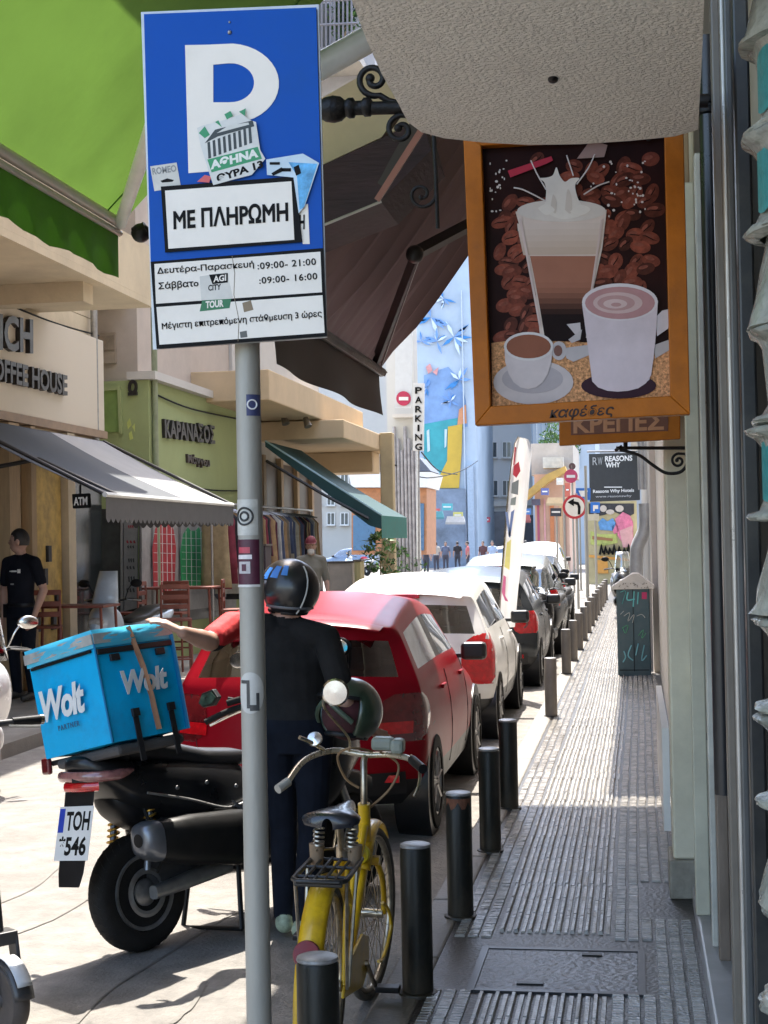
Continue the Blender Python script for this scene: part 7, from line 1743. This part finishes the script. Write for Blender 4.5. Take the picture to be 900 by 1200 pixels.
# right-hand end: tower with vertical bands, ochre awning, pink and orange fronts
tw = thing('banded_tower', 'blue-grey block with vertical bands far behind the flag', 'building', (at(645, 640, 112).x, 112, 0))
boxpx('wall', 621, 420, 700, 640, 112, 14, mat('tower_wall', (.40, .44, .48), .8, var=.1, scale=.4), tw, 0)
for k in range(11): boxpx('band', 622+k*5.5, 420, 624+k*5.5, 548, 111.8, .15, mat('tower_band_%d' % k, ((.17, .22, .28), (.55, .56, .55), (.26, .32, .38))[k % 3], .6), tw)
ob_ = thing('orange_house', 'low peach and orange house front with ochre awning right of the flag', 'building', (at(650, 640, 84).x, 84, 0))
boxpx('wall', 626, 556, 668, 645, 84, 10, mat('peach_front', (.52, .32, .22), .85, var=.15, scale=.6), ob_, 0)
boxpx('upper_wall', 622, 520, 672, 555.8, 84.5, 9, mat('stone_front', (.45, .38, .31), .85, var=.2, scale=.7), ob_)
for x0, x1, c in ((629, 633, (.30, .06, .10)), (637, 640, (.55, .26, .25)), (644, 650, (.45, .15, .05)), (655, 660, (.50, .30, .15)), (662, 664, (.20, .10, .08))): boxpx('door', x0, 585, x1, 645, 83.9, .08, cm(c, .6), ob_, 0)
b = MB(); b.prism(pp([(612, 580), (640, 556), (662, 546), (664, 552), (644, 564), (614, 588)], 82.5), (0, 1.3, 0)); b.build('awning', mat('ochre_awning', (.45, .27, .07), .8, var=.2, scale=1), ob_, world=True)
boxpx('balcony', 636, 536, 660, 548, 83, 1.2, mat('rubble_balcony', (.48, .44, .36), .9, var=.3, scale=1.5), ob_)
boxpx('sign_board', 623, 585, 633, 592, 83.5, .3, cm((.08, .08, .13), .5), ob_)
# right-hand row beyond the near shop
rr = thing('right_terrace', 'off-white terrace wall along the right pavement with drain pipes, beyond the pilaster', 'building', (1.5, 14, 0))
b = MB(); b.bx(WX+.02, 6, 10.42, 20, .1, 14); b.bx(WX+.09, 6, 20.02, 60, .1, 14); b.build('wall', OFFW, rr, world=True)
b = MB(); b.bx(WX-.05, WX+.018, 19.4, 19.98, .12, 10); b.build('pilaster', mat('pinkish_pilaster', (.50, .44, .40), .8, var=.08), rr, world=True)
b = MB(); b.bx(-.72, 2, 12.4, 21.3, 5.2, 5.4); b.bx(-.1, 2, 40, 58, 5.2, 5.4); b.build('balcony', PALE, rr, world=True)  # near balcony is unseen, extended to lay a strip of shade on the pavement
b = MB(); b.bx(WX-.02, WX+.016, 10.45, 10.75, .12, 6); b.build('corner_strip', mat('white_corner', (.62, .61, .58), .7), rr, world=True)
gp = mat('grey_pipe', (.34, .34, .35), .45, metal=.3, var=.2, scale=5)
b = MB()
for (x, r_) in ((752, .05), (757, .035)): xx = at(x, 600, 26).x; b.tube([(xx, 26, 6), (xx, 26, 2.6)], r_, 10)
a_ = at(747, 640, 25.5)
b.tube(spline([at(756, 590, 25.5), at(756, 618, 25.5), at(748, 638, 25.5), at(746, 650, 25.5), at(746, 690, 25.5)], 5), .11, 12); b.build('drain_pipe', gp, rr, world=True, smooth=60)
b = MB()
for k in range(5):
    y0 = 22+k*6.5; b.bx(WX+.03, WX+.085, y0, y0+2.2, .12, 2.5)
b.build('doorway', cm((.07, .065, .06), .4, var=.4), rr, world=True)
for k in range(6): b = MB(); y0 = 24.5+k*6; b.bx(WX-.02, WX+.085, y0, y0+.3, .12, 5.1); b.build('pier', PALE, rr, world=True)
# graffiti kiosk wall and the dark hanging board
gw = thing('graffiti_wall', 'wall with colourful pink, blue and yellow graffiti across the far end of the right pavement', 'wall', (at(718, 640, 60.6).x, 60.6, 0))
boxpx('wall', 688, 588, 748, 676, 61, 3, mat('ochre_wall', (.42, .36, .20), .8, var=.25, scale=1.2), gw, 0)
def gp_(nm, polys, col, lay=0, **k):
    b = MB()
    for q in polys: b.prism(pp(q, 60.98-lay*.012), (0, -.008, 0))
    return b.build(nm, cm(col, .7, **k), gw, world=True)
gp_('paint_dark', [[(690, 590), (743, 590), (743, 602), (736, 606), (720, 600), (706, 604), (690, 606)]], (.03, .03, .035), 0, var=.5)
gp_('paint_blue', [[(701, 612), (706, 607), (712, 611), (718, 607), (722, 614), (718, 622), (703, 621)]], (.10, .26, .50), 1, var=.3)
gp_('paint_pink', [[(721, 608), (730, 600), (738, 604), (742, 612), (742, 632), (732, 640), (724, 628)], [(716, 618), (722, 612), (726, 622), (720, 626)]], (.58, .16, .26), 1, var=.3)
gp_('paint_rose', [[(726, 622), (741, 616), (742, 640), (730, 642)]], (.55, .30, .30), 2)
gp_('paint_green', [[(692, 622), (702, 626), (722, 626), (724, 636), (706, 640), (692, 638)]], (.38, .42, .12), 0, var=.3)
gp_('paint_orange', [[(690, 650), (742, 655), (742, 658), (690, 653)], [(700, 656), (712, 658), (713, 672), (700, 672)]], (.58, .28, .06), 2)
gp_('paint_brown', [[(694, 628), (718, 631), (718, 634), (694, 632)]], (.28, .14, .06), 2)
b = MB()
for k, x in enumerate((703, 708, 713, 718, 724, 730, 735)):
    b.tube([at(x, 650, 60.9), at(x+2, 638+k % 3*2, 60.9), at(x+3.5, 648, 60.9)], .05, 5)
b.build('paint_script', INK, gw, world=True)
gp_('paint_pale', [ellp(707, 596, 4, 4, 12), ellp(726, 596, 5, 4, 12), ellp(715, 600, 5, 3, 12)], (.50, .44, .38), 2)
rw = thing('hotel_board', 'black hanging hotel board with white lettering, above the far graffiti wall', 'sign', at(720, 588, 58))
b = MB(); b.prism(pp([(690, 532), (750, 530), (750, 586), (691, 588)], 58), (0, .25, 0)); b.build('board', mat('charcoal_board', (.025, .027, .028), .5, var=.2), rw, world=True, bevel=.02)
pixtext(rw, 'lettering', 'REASONS', (709, 541), (741, 540), (709, 534.5), 57.995, WHITE, .02, bold=.03); pixtext(rw, 'lettering', 'WHY', (709.5, 548), (727, 547.5), (709.5, 542), 57.995, WHITE, .02, bold=.03)
for k, ch_ in enumerate('RW'): pixtext(rw, 'emblem', ch_, (694.5+k*6, 545), (700+k*6, 545), (694.5+k*6, 536), 57.995, cm((.35, .36, .36), .5), .02)
b = MB(); b.prism(pp(rect(708, 570.3, 729, 571.4), 57.99), (0, -.02, 0)); b.build('rule', WHITE, rw, world=True)
pixtext(rw, 'lettering', 'Reasons Why Hotels', (695, 579), (743, 577.5), (695, 574), 57.995, WHITE, .02, bold=.02); pixtext(rw, 'lettering', 'www.reasonswhy', (698, 584), (740, 583), (698, 580.6), 57.995, cm((.5, .5, .5), .5), .02)
b = MB(); b.tube([at(752, 528, 58.1), at(688, 529, 58.1)], .05, 6); b.build('hanging_rail', STEEL, rw, world=True)
# traffic signs on the right pavement
def post(par, px, y0, y1, Y, r=.032):
    b = MB(); a = at(px, y0, Y); b.tube([(a.x, Y+.04, SWZ), (a.x, Y+.04, a.z)], r, 8); b.build('pole', GALV, par, world=True, smooth=60)
def disc(par, nm, cx, cy, r_, Y, m, th=.02): 
    b = MB(); b.prism(pp(ellp(cx, cy, r_, r_, 30), Y), (0, -th, 0)); return b.build(nm, m, par, world=True)
RED = cm((.50, .025, .035), .4, var=.15)
nl = thing('no_left_turn_sign', 'round red-ringed sign forbidding a left turn, on a pole by the kerb', 'sign', at(674, 670, 37))
post(nl, 675, 578, 700, 37); disc(nl, 'red_disc', 673.5, 594, 14.2, 37, RED); disc(nl, 'white_disc', 673.5, 594, 11.2, 36.978, SWHT, .006)
b = MB(); A_ = [(680, 603), (680.5, 594), (678, 588.5), (672, 587.2), (672, 590.2), (676.5, 592), (677.2, 596), (677, 603)]
pix_plate(b, A_, 36.97, .005); pix_plate(b, [(665, 588.6), (672.5, 584.2), (672.5, 593.2)], 36.968, .005); b.build('arrow', INK, nl, world=True)
b = MB(); pix_plate(b, [(664.5, 601), (666.5, 603), (682.5, 586.5), (680.8, 584.6)], 36.96, .005); b.build('slash', RED, nl, world=True) if False else None
re_ = thing('round_red_sign', 'small round pinkish red sign higher up behind the no left turn sign', 'sign', at(669, 560, 48))
post(re_, 670, 545, 700, 48); disc(re_, 'disc', 669, 558, 8, 48, cm((.48, .05, .12), .4)); b = MB(); b.prism(pp(rect(664, 556.6, 674, 559.8), 47.97), (0, -.01, 0)); b.build('bar', WHITE, re_, world=True)
disc(re_, 'round_back', 670.5, 546.5, 4, 48.03, cm((.10, .05, .05), .5))
p1 = thing('blue_square_sign', 'blue square sign with white mark partly behind the no left turn sign', 'sign', at(684, 575, 44))
post(p1, 685, 572, 700, 44); b = MB(); b.prism(pp(rect(675, 572, 692, 586), 44), (0, -.02, 0)); b.build('plate', cm((.02, .13, .45), .4), p1, world=True); b = MB(); b.prism(pp([(678, 575), (689, 575), (686, 582), (681, 582)], 43.975), (0, -.006, 0)); b.build('white_mark', WHITE, p1, world=True)
p3 = thing('blue_parking_sign', 'blue sign with white rectangle and pale plate below, right of the no left turn sign', 'sign', at(697, 600, 40))
post(p3, 697, 588, 690, 40); b = MB(); b.prism(pp(rect(692, 588.5, 703, 601), 40), (0, -.02, 0)); b.build('plate', cm((.02, .16, .55), .4), p3, world=True); b = MB(); b.prism(pp([(695, 592), (701, 592), (701, 596.5), (697, 596.5), (697, 599), (695, 599)], 39.975), (0, -.006, 0)); b.build('white_mark', WHITE, p3, world=True)
b = MB(); b.prism(pp(rect(688, 602.5, 702, 610), 40), (0, -.02, 0)); b.build('pale_plate', cm((.50, .47, .36), .5), p3, world=True)
sn = thing('street_name_sign', 'small dark rectangular sign left of the no left turn sign', 'sign', at(652, 600, 41))
b = MB(); b.prism(pp(rect(645, 595.5, 658, 605), 41), (0, -.03, 0)); b.build('plate', cm((.03, .035, .05), .4), sn, world=True); b = MB(); b.prism(pp(rect(646.5, 599, 656.5, 601), 40.96), (0, -.005, 0)); b.build('white_line', WHITE, sn, world=True); post(sn, 652, 596, 700, 41, .025)
for k, (px, Y, lab) in enumerate([(680, 50, 'thin grey pole between the round red sign and the blue square sign'), (662, 46, 'thin grey pole right of the orange house front'), (688, 34, 'grey pole just left of the graffiti wall')]):
    t = thing('street_pole', lab, 'pole', (at(px, 640, Y).x, Y, SWZ)); b = MB(); b.tube([(at(px, 640, Y).x, Y, SWZ), (at(px, 640, Y).x, Y, 3.4)], .03, 8); b.build('shaft', GALV, t, world=True)
    b = MB(); b.lathe([(.06, 0), (.06, .03), (.03, .06)], 12, 0, T(at(px, 640, Y).x, Y, SWZ)); b.build('foot', GALV, t, world=True)
# utility cabinet with its little roof
CAB = mat('dark_teal_cabinet', (.045, .085, .098), .45, var=.3, scale=4, dirt=(.09, .08, .08), dscale=4, damt=.5)
uc = thing('utility_cabinet', 'dark teal utility cabinet covered in graffiti with a pale gabled top, by the wall', 'cabinet', (0, 19.0, SWZ))
cf = 18.9
a = at(722, 686, cf); c = at(763, 785, cf)
b = MB(); b.bx(a.x, c.x, cf, cf+.38, SWZ, a.z); b.build('cabinet_body', CAB, uc, world=True, bevel=.012)
b = MB(); b.prism([at(717, 687, cf-.04), at(741, 672, cf-.04), at(748, 672, cf-.04), at(767, 686, cf-.04), at(767, 690, cf-.04), at(717, 691, cf-.04)], (0, .46, 0)); b.build('gable_roof', mat('stained_concrete_cap', (.62, .57, .52), .85, var=.3, scale=8, bump=.3, bscale=20, dirt=(.2, .18, .16), dscale=4), uc, world=True, bevel=.008)
b = MB(); b.bx(c.x+.002, c.x+.03, cf+.01, cf+.37, SWZ+.05, a.z-.02); b.build('side_panel', cm((.30, .27, .25), .6), uc, world=True)
b = MB(); xm = (a.x+c.x)/2; b.bx(xm-.004, xm+.004, cf-.004, cf-.001, SWZ+.06, a.z-.05); b.bx(a.x+.02, c.x-.02, cf-.004, cf-.001, SWZ+.07, SWZ+.08); b.build('door_gap', INK, uc, world=True)
def ct(nm, polys, col):
    b = MB()
    for q in polys: b.tube(spline([at(x, y, cf-.006) for x, y in q], 4), .0085, 5, flat=.5)
    b.build(nm, cm(col, .6, var=.2), uc, world=True)
ct('teal_tag', [[(727, 694), (733, 693), (729, 708)], [(736, 694), (735, 703), (744, 702)], [(743, 693), (742, 711)], [(748, 694), (747, 708)]], (.12, .42, .42))
ct('white_tag', [[(731, 722), (738, 718), (736, 728), (743, 720), (741, 730)], [(746, 722), (752, 720), (756, 724)], [(727, 720), (731, 716)]], (.55, .55, .52))
ct('green_tag', [[(729, 736), (736, 733), (733, 742), (730, 736)], [(748, 745), (754, 738), (752, 748), (757, 742)]], (.12, .40, .22))
ct('blue_tag', [[(731, 763), (733, 770), (730, 776)], [(740, 756), (736, 768), (742, 774)], [(748, 754), (745, 768)], [(755, 756), (752, 774), (758, 768)]], (.16, .40, .46))
b = MB(); pix_plate(b, rect(752, 694, 758, 702), cf-.003, .002); b.build('red_sticker', cm((.42, .02, .10), .5), uc, world=True)
b = MB()
random.seed(4)
for i in range(26): 
    x = random.uniform(724, 762); y = random.uniform(683, 690); b.cb(at(x, y, cf-.05), (.012, .006, .008))
b.build('roof_stain', cm((.12, .1, .08), .8), uc, world=True)
# greenery: a small balcony plant top centre, trees over the roofs far off
bt = thing('roof_tree', 'small green tree on a high balcony, seen just right of the parking sign\'s top', 'tree', at(405, 62, 27.2))
b = MB(); random.seed(8)
for i in range(420):
    c_ = at(random.gauss(404, 8), random.gauss(14, 14), 27.2+random.uniform(-.25, .25)); s_ = random.uniform(.04, .08)
    M_ = Matrix.Translation(c_) @ Euler((random.uniform(-1, 1), random.uniform(-1, 1), random.uniform(0, 6))).to_matrix().to_4x4(); b.add([(-s_, 0, 0), (0, -s_*.5, .02), (s_, 0, 0), (0, s_*.5, .02)], [(0, 1, 2, 3)], 0, M_)
b.build('crown', LEAF, bt, world=True)
b = MB(); b.tube([at(405, 66, 27.2), at(403, 30, 27.2), at(406, 5, 27.2)], [.05, .04, .02], 6); b.build('trunk', TAN, bt, world=True)
# pale upper facade with balcony rails seen between the sign and the canopy
uf = thing('upper_facade', 'pale upper facade with thin rails, seen in the gap right of the parking sign', 'building', at(385, 60, 27))
b = MB(); a = at(366, -80, 27.5); c = at(440, 110, 27.5); b.bx(-7.0, c.x, 27.5, 30, c.z, a.z); b.build('wall', mat('whitish_facade', (.52, .52, .53), .8, var=.1), uf, world=True)
b = MB(); e_ = at(424, 66, 26.9); b.bx(-7.0, e_.x, 26.7, 27.49, e_.z-.15, e_.z); b.build('balcony', PALE, uf, world=True)
b = MB()
for k in range(9): b.tube([at(372+k*5, -40, 26.9), at(372+k*5, 62, 26.9)], .02, 5)
for y in (2, 30): b.tube([at(366, y, 26.9), at(420, y-3, 26.9)], .025, 5)
b.build('rail', mat('grey_rail', (.24, .24, .26), .5), uf, world=True)
for q in (rect(375, 5, 386, 55), rect(392, -10, 404, 50)): b = MB(); b.prism(pp(q, 27.48), (0, -.05, 0)); b.build('window', WGLASS, uf, world=True)
# more of the busy far end: shop signs, small awnings, boxes and people between the facades
clut = [(503, 596, 515, 603, 100, (.55, .10, .10), 'red shop sign'), (518, 590, 530, 598, 100, (.10, .40, .42), 'teal shop sign'), (531, 600, 542, 607, 101, (.60, .55, .15), 'yellow shop sign'), (560, 606, 574, 612, 112, (.55, .08, .10), 'red strip sign'), (608, 596, 622, 603, 110, (.08, .20, .45), 'blue strip sign'), (634, 572, 643, 580, 80, (.10, .12, .30), 'dark blue hanging sign'), (652, 560, 660, 568, 80, (.60, .58, .50), 'cream hanging sign'), (662, 566, 668, 582, 78, (.45, .10, .06), 'rust red upright sign')]
for k, (x0, y0, x1, y1, Y, col, lab) in enumerate(clut):
    t = thing('shop_sign', '%s on the far facades at the end of the street' % lab, 'sign', at((x0+x1)/2, y1, Y)); b = MB(); b.prism(pp(rect(x0, y0, x1, y1), Y), (0, .3, 0)); b.build('board', cm(col, .6), t, world=True)
    b = MB(); b.prism(pp(rect(x0+1.5, (y0+y1)/2-.8, x1-1.5, (y0+y1)/2+.8), Y-.01), (0, -.03, 0)); b.build('stripe', WHITE, t, world=True)
for k, (x0, x1, y, Y, col, lab) in enumerate([(498, 520, 606, 97, (.10, .30, .32), 'small teal awning'), (522, 545, 612, 98, (.55, .53, .50), 'small white awning'), (600, 622, 610, 108, (.40, .12, .10), 'small red awning'), (640, 666, 590, 79, (.55, .40, .22), 'small ochre awning')]):
    t = thing('far_awning', '%s over a far shop front' % lab, 'awning', at((x0+x1)/2, y, Y)); b = MB(); b.prism(pp([(x0+2, y-7), (x1-2, y-7), (x1, y), (x0, y)], Y), (0, .4, 0)); b.build('cloth', cm(col, .7), t, world=True)
    b = MB(); b.prism(pp(rect(x0, y, x1, y+2.5), Y-.01), (0, .05, 0)); b.build('valance', cm(tuple(q*.7 for q in col), .7), t, world=True)
for k, (px, Y, sh, rz_) in enumerate([(511, 88, (.40, .38, .34), 30), (522, 90, (.10, .12, .18), 190), (548, 86, (.45, .12, .12), 100), (607, 70, (.50, .48, .45), 200), (616, 72, (.06, .06, .07), 20)]):
    far(['person in pale shirt near the teal awning far away', 'person in navy shirt beside the man on the crossing', 'person in red shirt left of the walking pair far off', 'person in white shirt right of the flag far off', 'person in black shirt right of the flag far off'][k], px, 0, Y, R(rz_), sh, (.05, .05, .07))
fb = thing('far_block', 'long cream apartment block far off on the left beyond the pale blue car', 'building', (-30, 135, 0))  # added to close the white sky gap and darken reflections in the cars
boxpx('wall', 150, 430, 482, 640, 135, 12, mat('far_cream_block', (.50, .47, .42), .85, var=.08, scale=.3), fb, 0)
facade_windows(fb, 134.98, [372, 388, 404, 420, 436, 468], [560, 585, 608], 8, 13)
bt_ = thing('back_tower', 'tall grey block added beyond the street end, above the white building, to darken reflections', 'building', (-2, 150, 0))  # added block that keeps bright sky out of the car roof reflections
boxpx('wall', 560, 60, 800, 640, 150, 12, mat('far_grey_block', (.42, .42, .42), .85, var=.08, scale=.3), bt_, 0)
# cables slung across
wi = thing('overhead_cable', 'thin dark cables hanging across near the PARKING letters', 'cable', at(500, 540, 60))
b = MB(); b.tube(spline([at(463, 545, 39.6), at(500, 560, 50), at(540, 552, 70), at(560, 540, 90)], 6), .02, 5); b.tube(spline([at(494, 530, 37.9), at(515, 552, 50), at(536, 556, 70)], 6), .02, 5); b.build('cable_run', INK, wi, world=True)
# trees beyond the roofs, standing free
def tree(label, px, Y, h, rad, seed):
    random.seed(seed); p = at(px, 640, Y); t = thing('street_tree', label, 'tree', (p.x, Y, 0))
    b = MB(); b.tube([(0, 0, 0), (.05, .03, h*.35), (0, .1, h*.6)], [.16, .12, .07], 8)
    for k in range(6): a = k*1.05; b.tube([(0, .05, h*.42), (rad*.5*math.cos(a), rad*.5*math.sin(a), h*.72)], [.06, .02], 5)
    b.build('trunk', TAN, t)
    b = MB(); cl = [(Vector((random.gauss(0, rad*.5), random.gauss(0, rad*.5), h*.75+random.gauss(0, h*.12))), random.uniform(.3, .6)*rad) for _ in range(14)]
    for i in range(2200):
        c0_, r_ = random.choice(cl); v_ = Vector((random.gauss(0, 1), random.gauss(0, 1), random.gauss(0, 1))).normalized()*r_*random.uniform(.6, 1); s_ = random.uniform(.07, .13)
        M_ = Matrix.Translation(c0_+v_) @ Euler((random.uniform(-1.5, 1.5), random.uniform(-1.5, 1.5), random.uniform(0, 6))).to_matrix().to_4x4(); b.add([(-s_, 0, 0), (0, -s_*.5, .02), (s_, 0, 0), (0, s_*.5, .02)], [(0, 1, 2, 3)], 0, M_)
    b.build('crown', LEAF, t)
tree('leafy green street tree at the far right by the tower, behind the smaller wooden sign', 655, 100, 9.6, 1.6, 21)
tree('low leafy tree at the far junction left of the mural', 470, 85, 4.2, 1.4, 22)
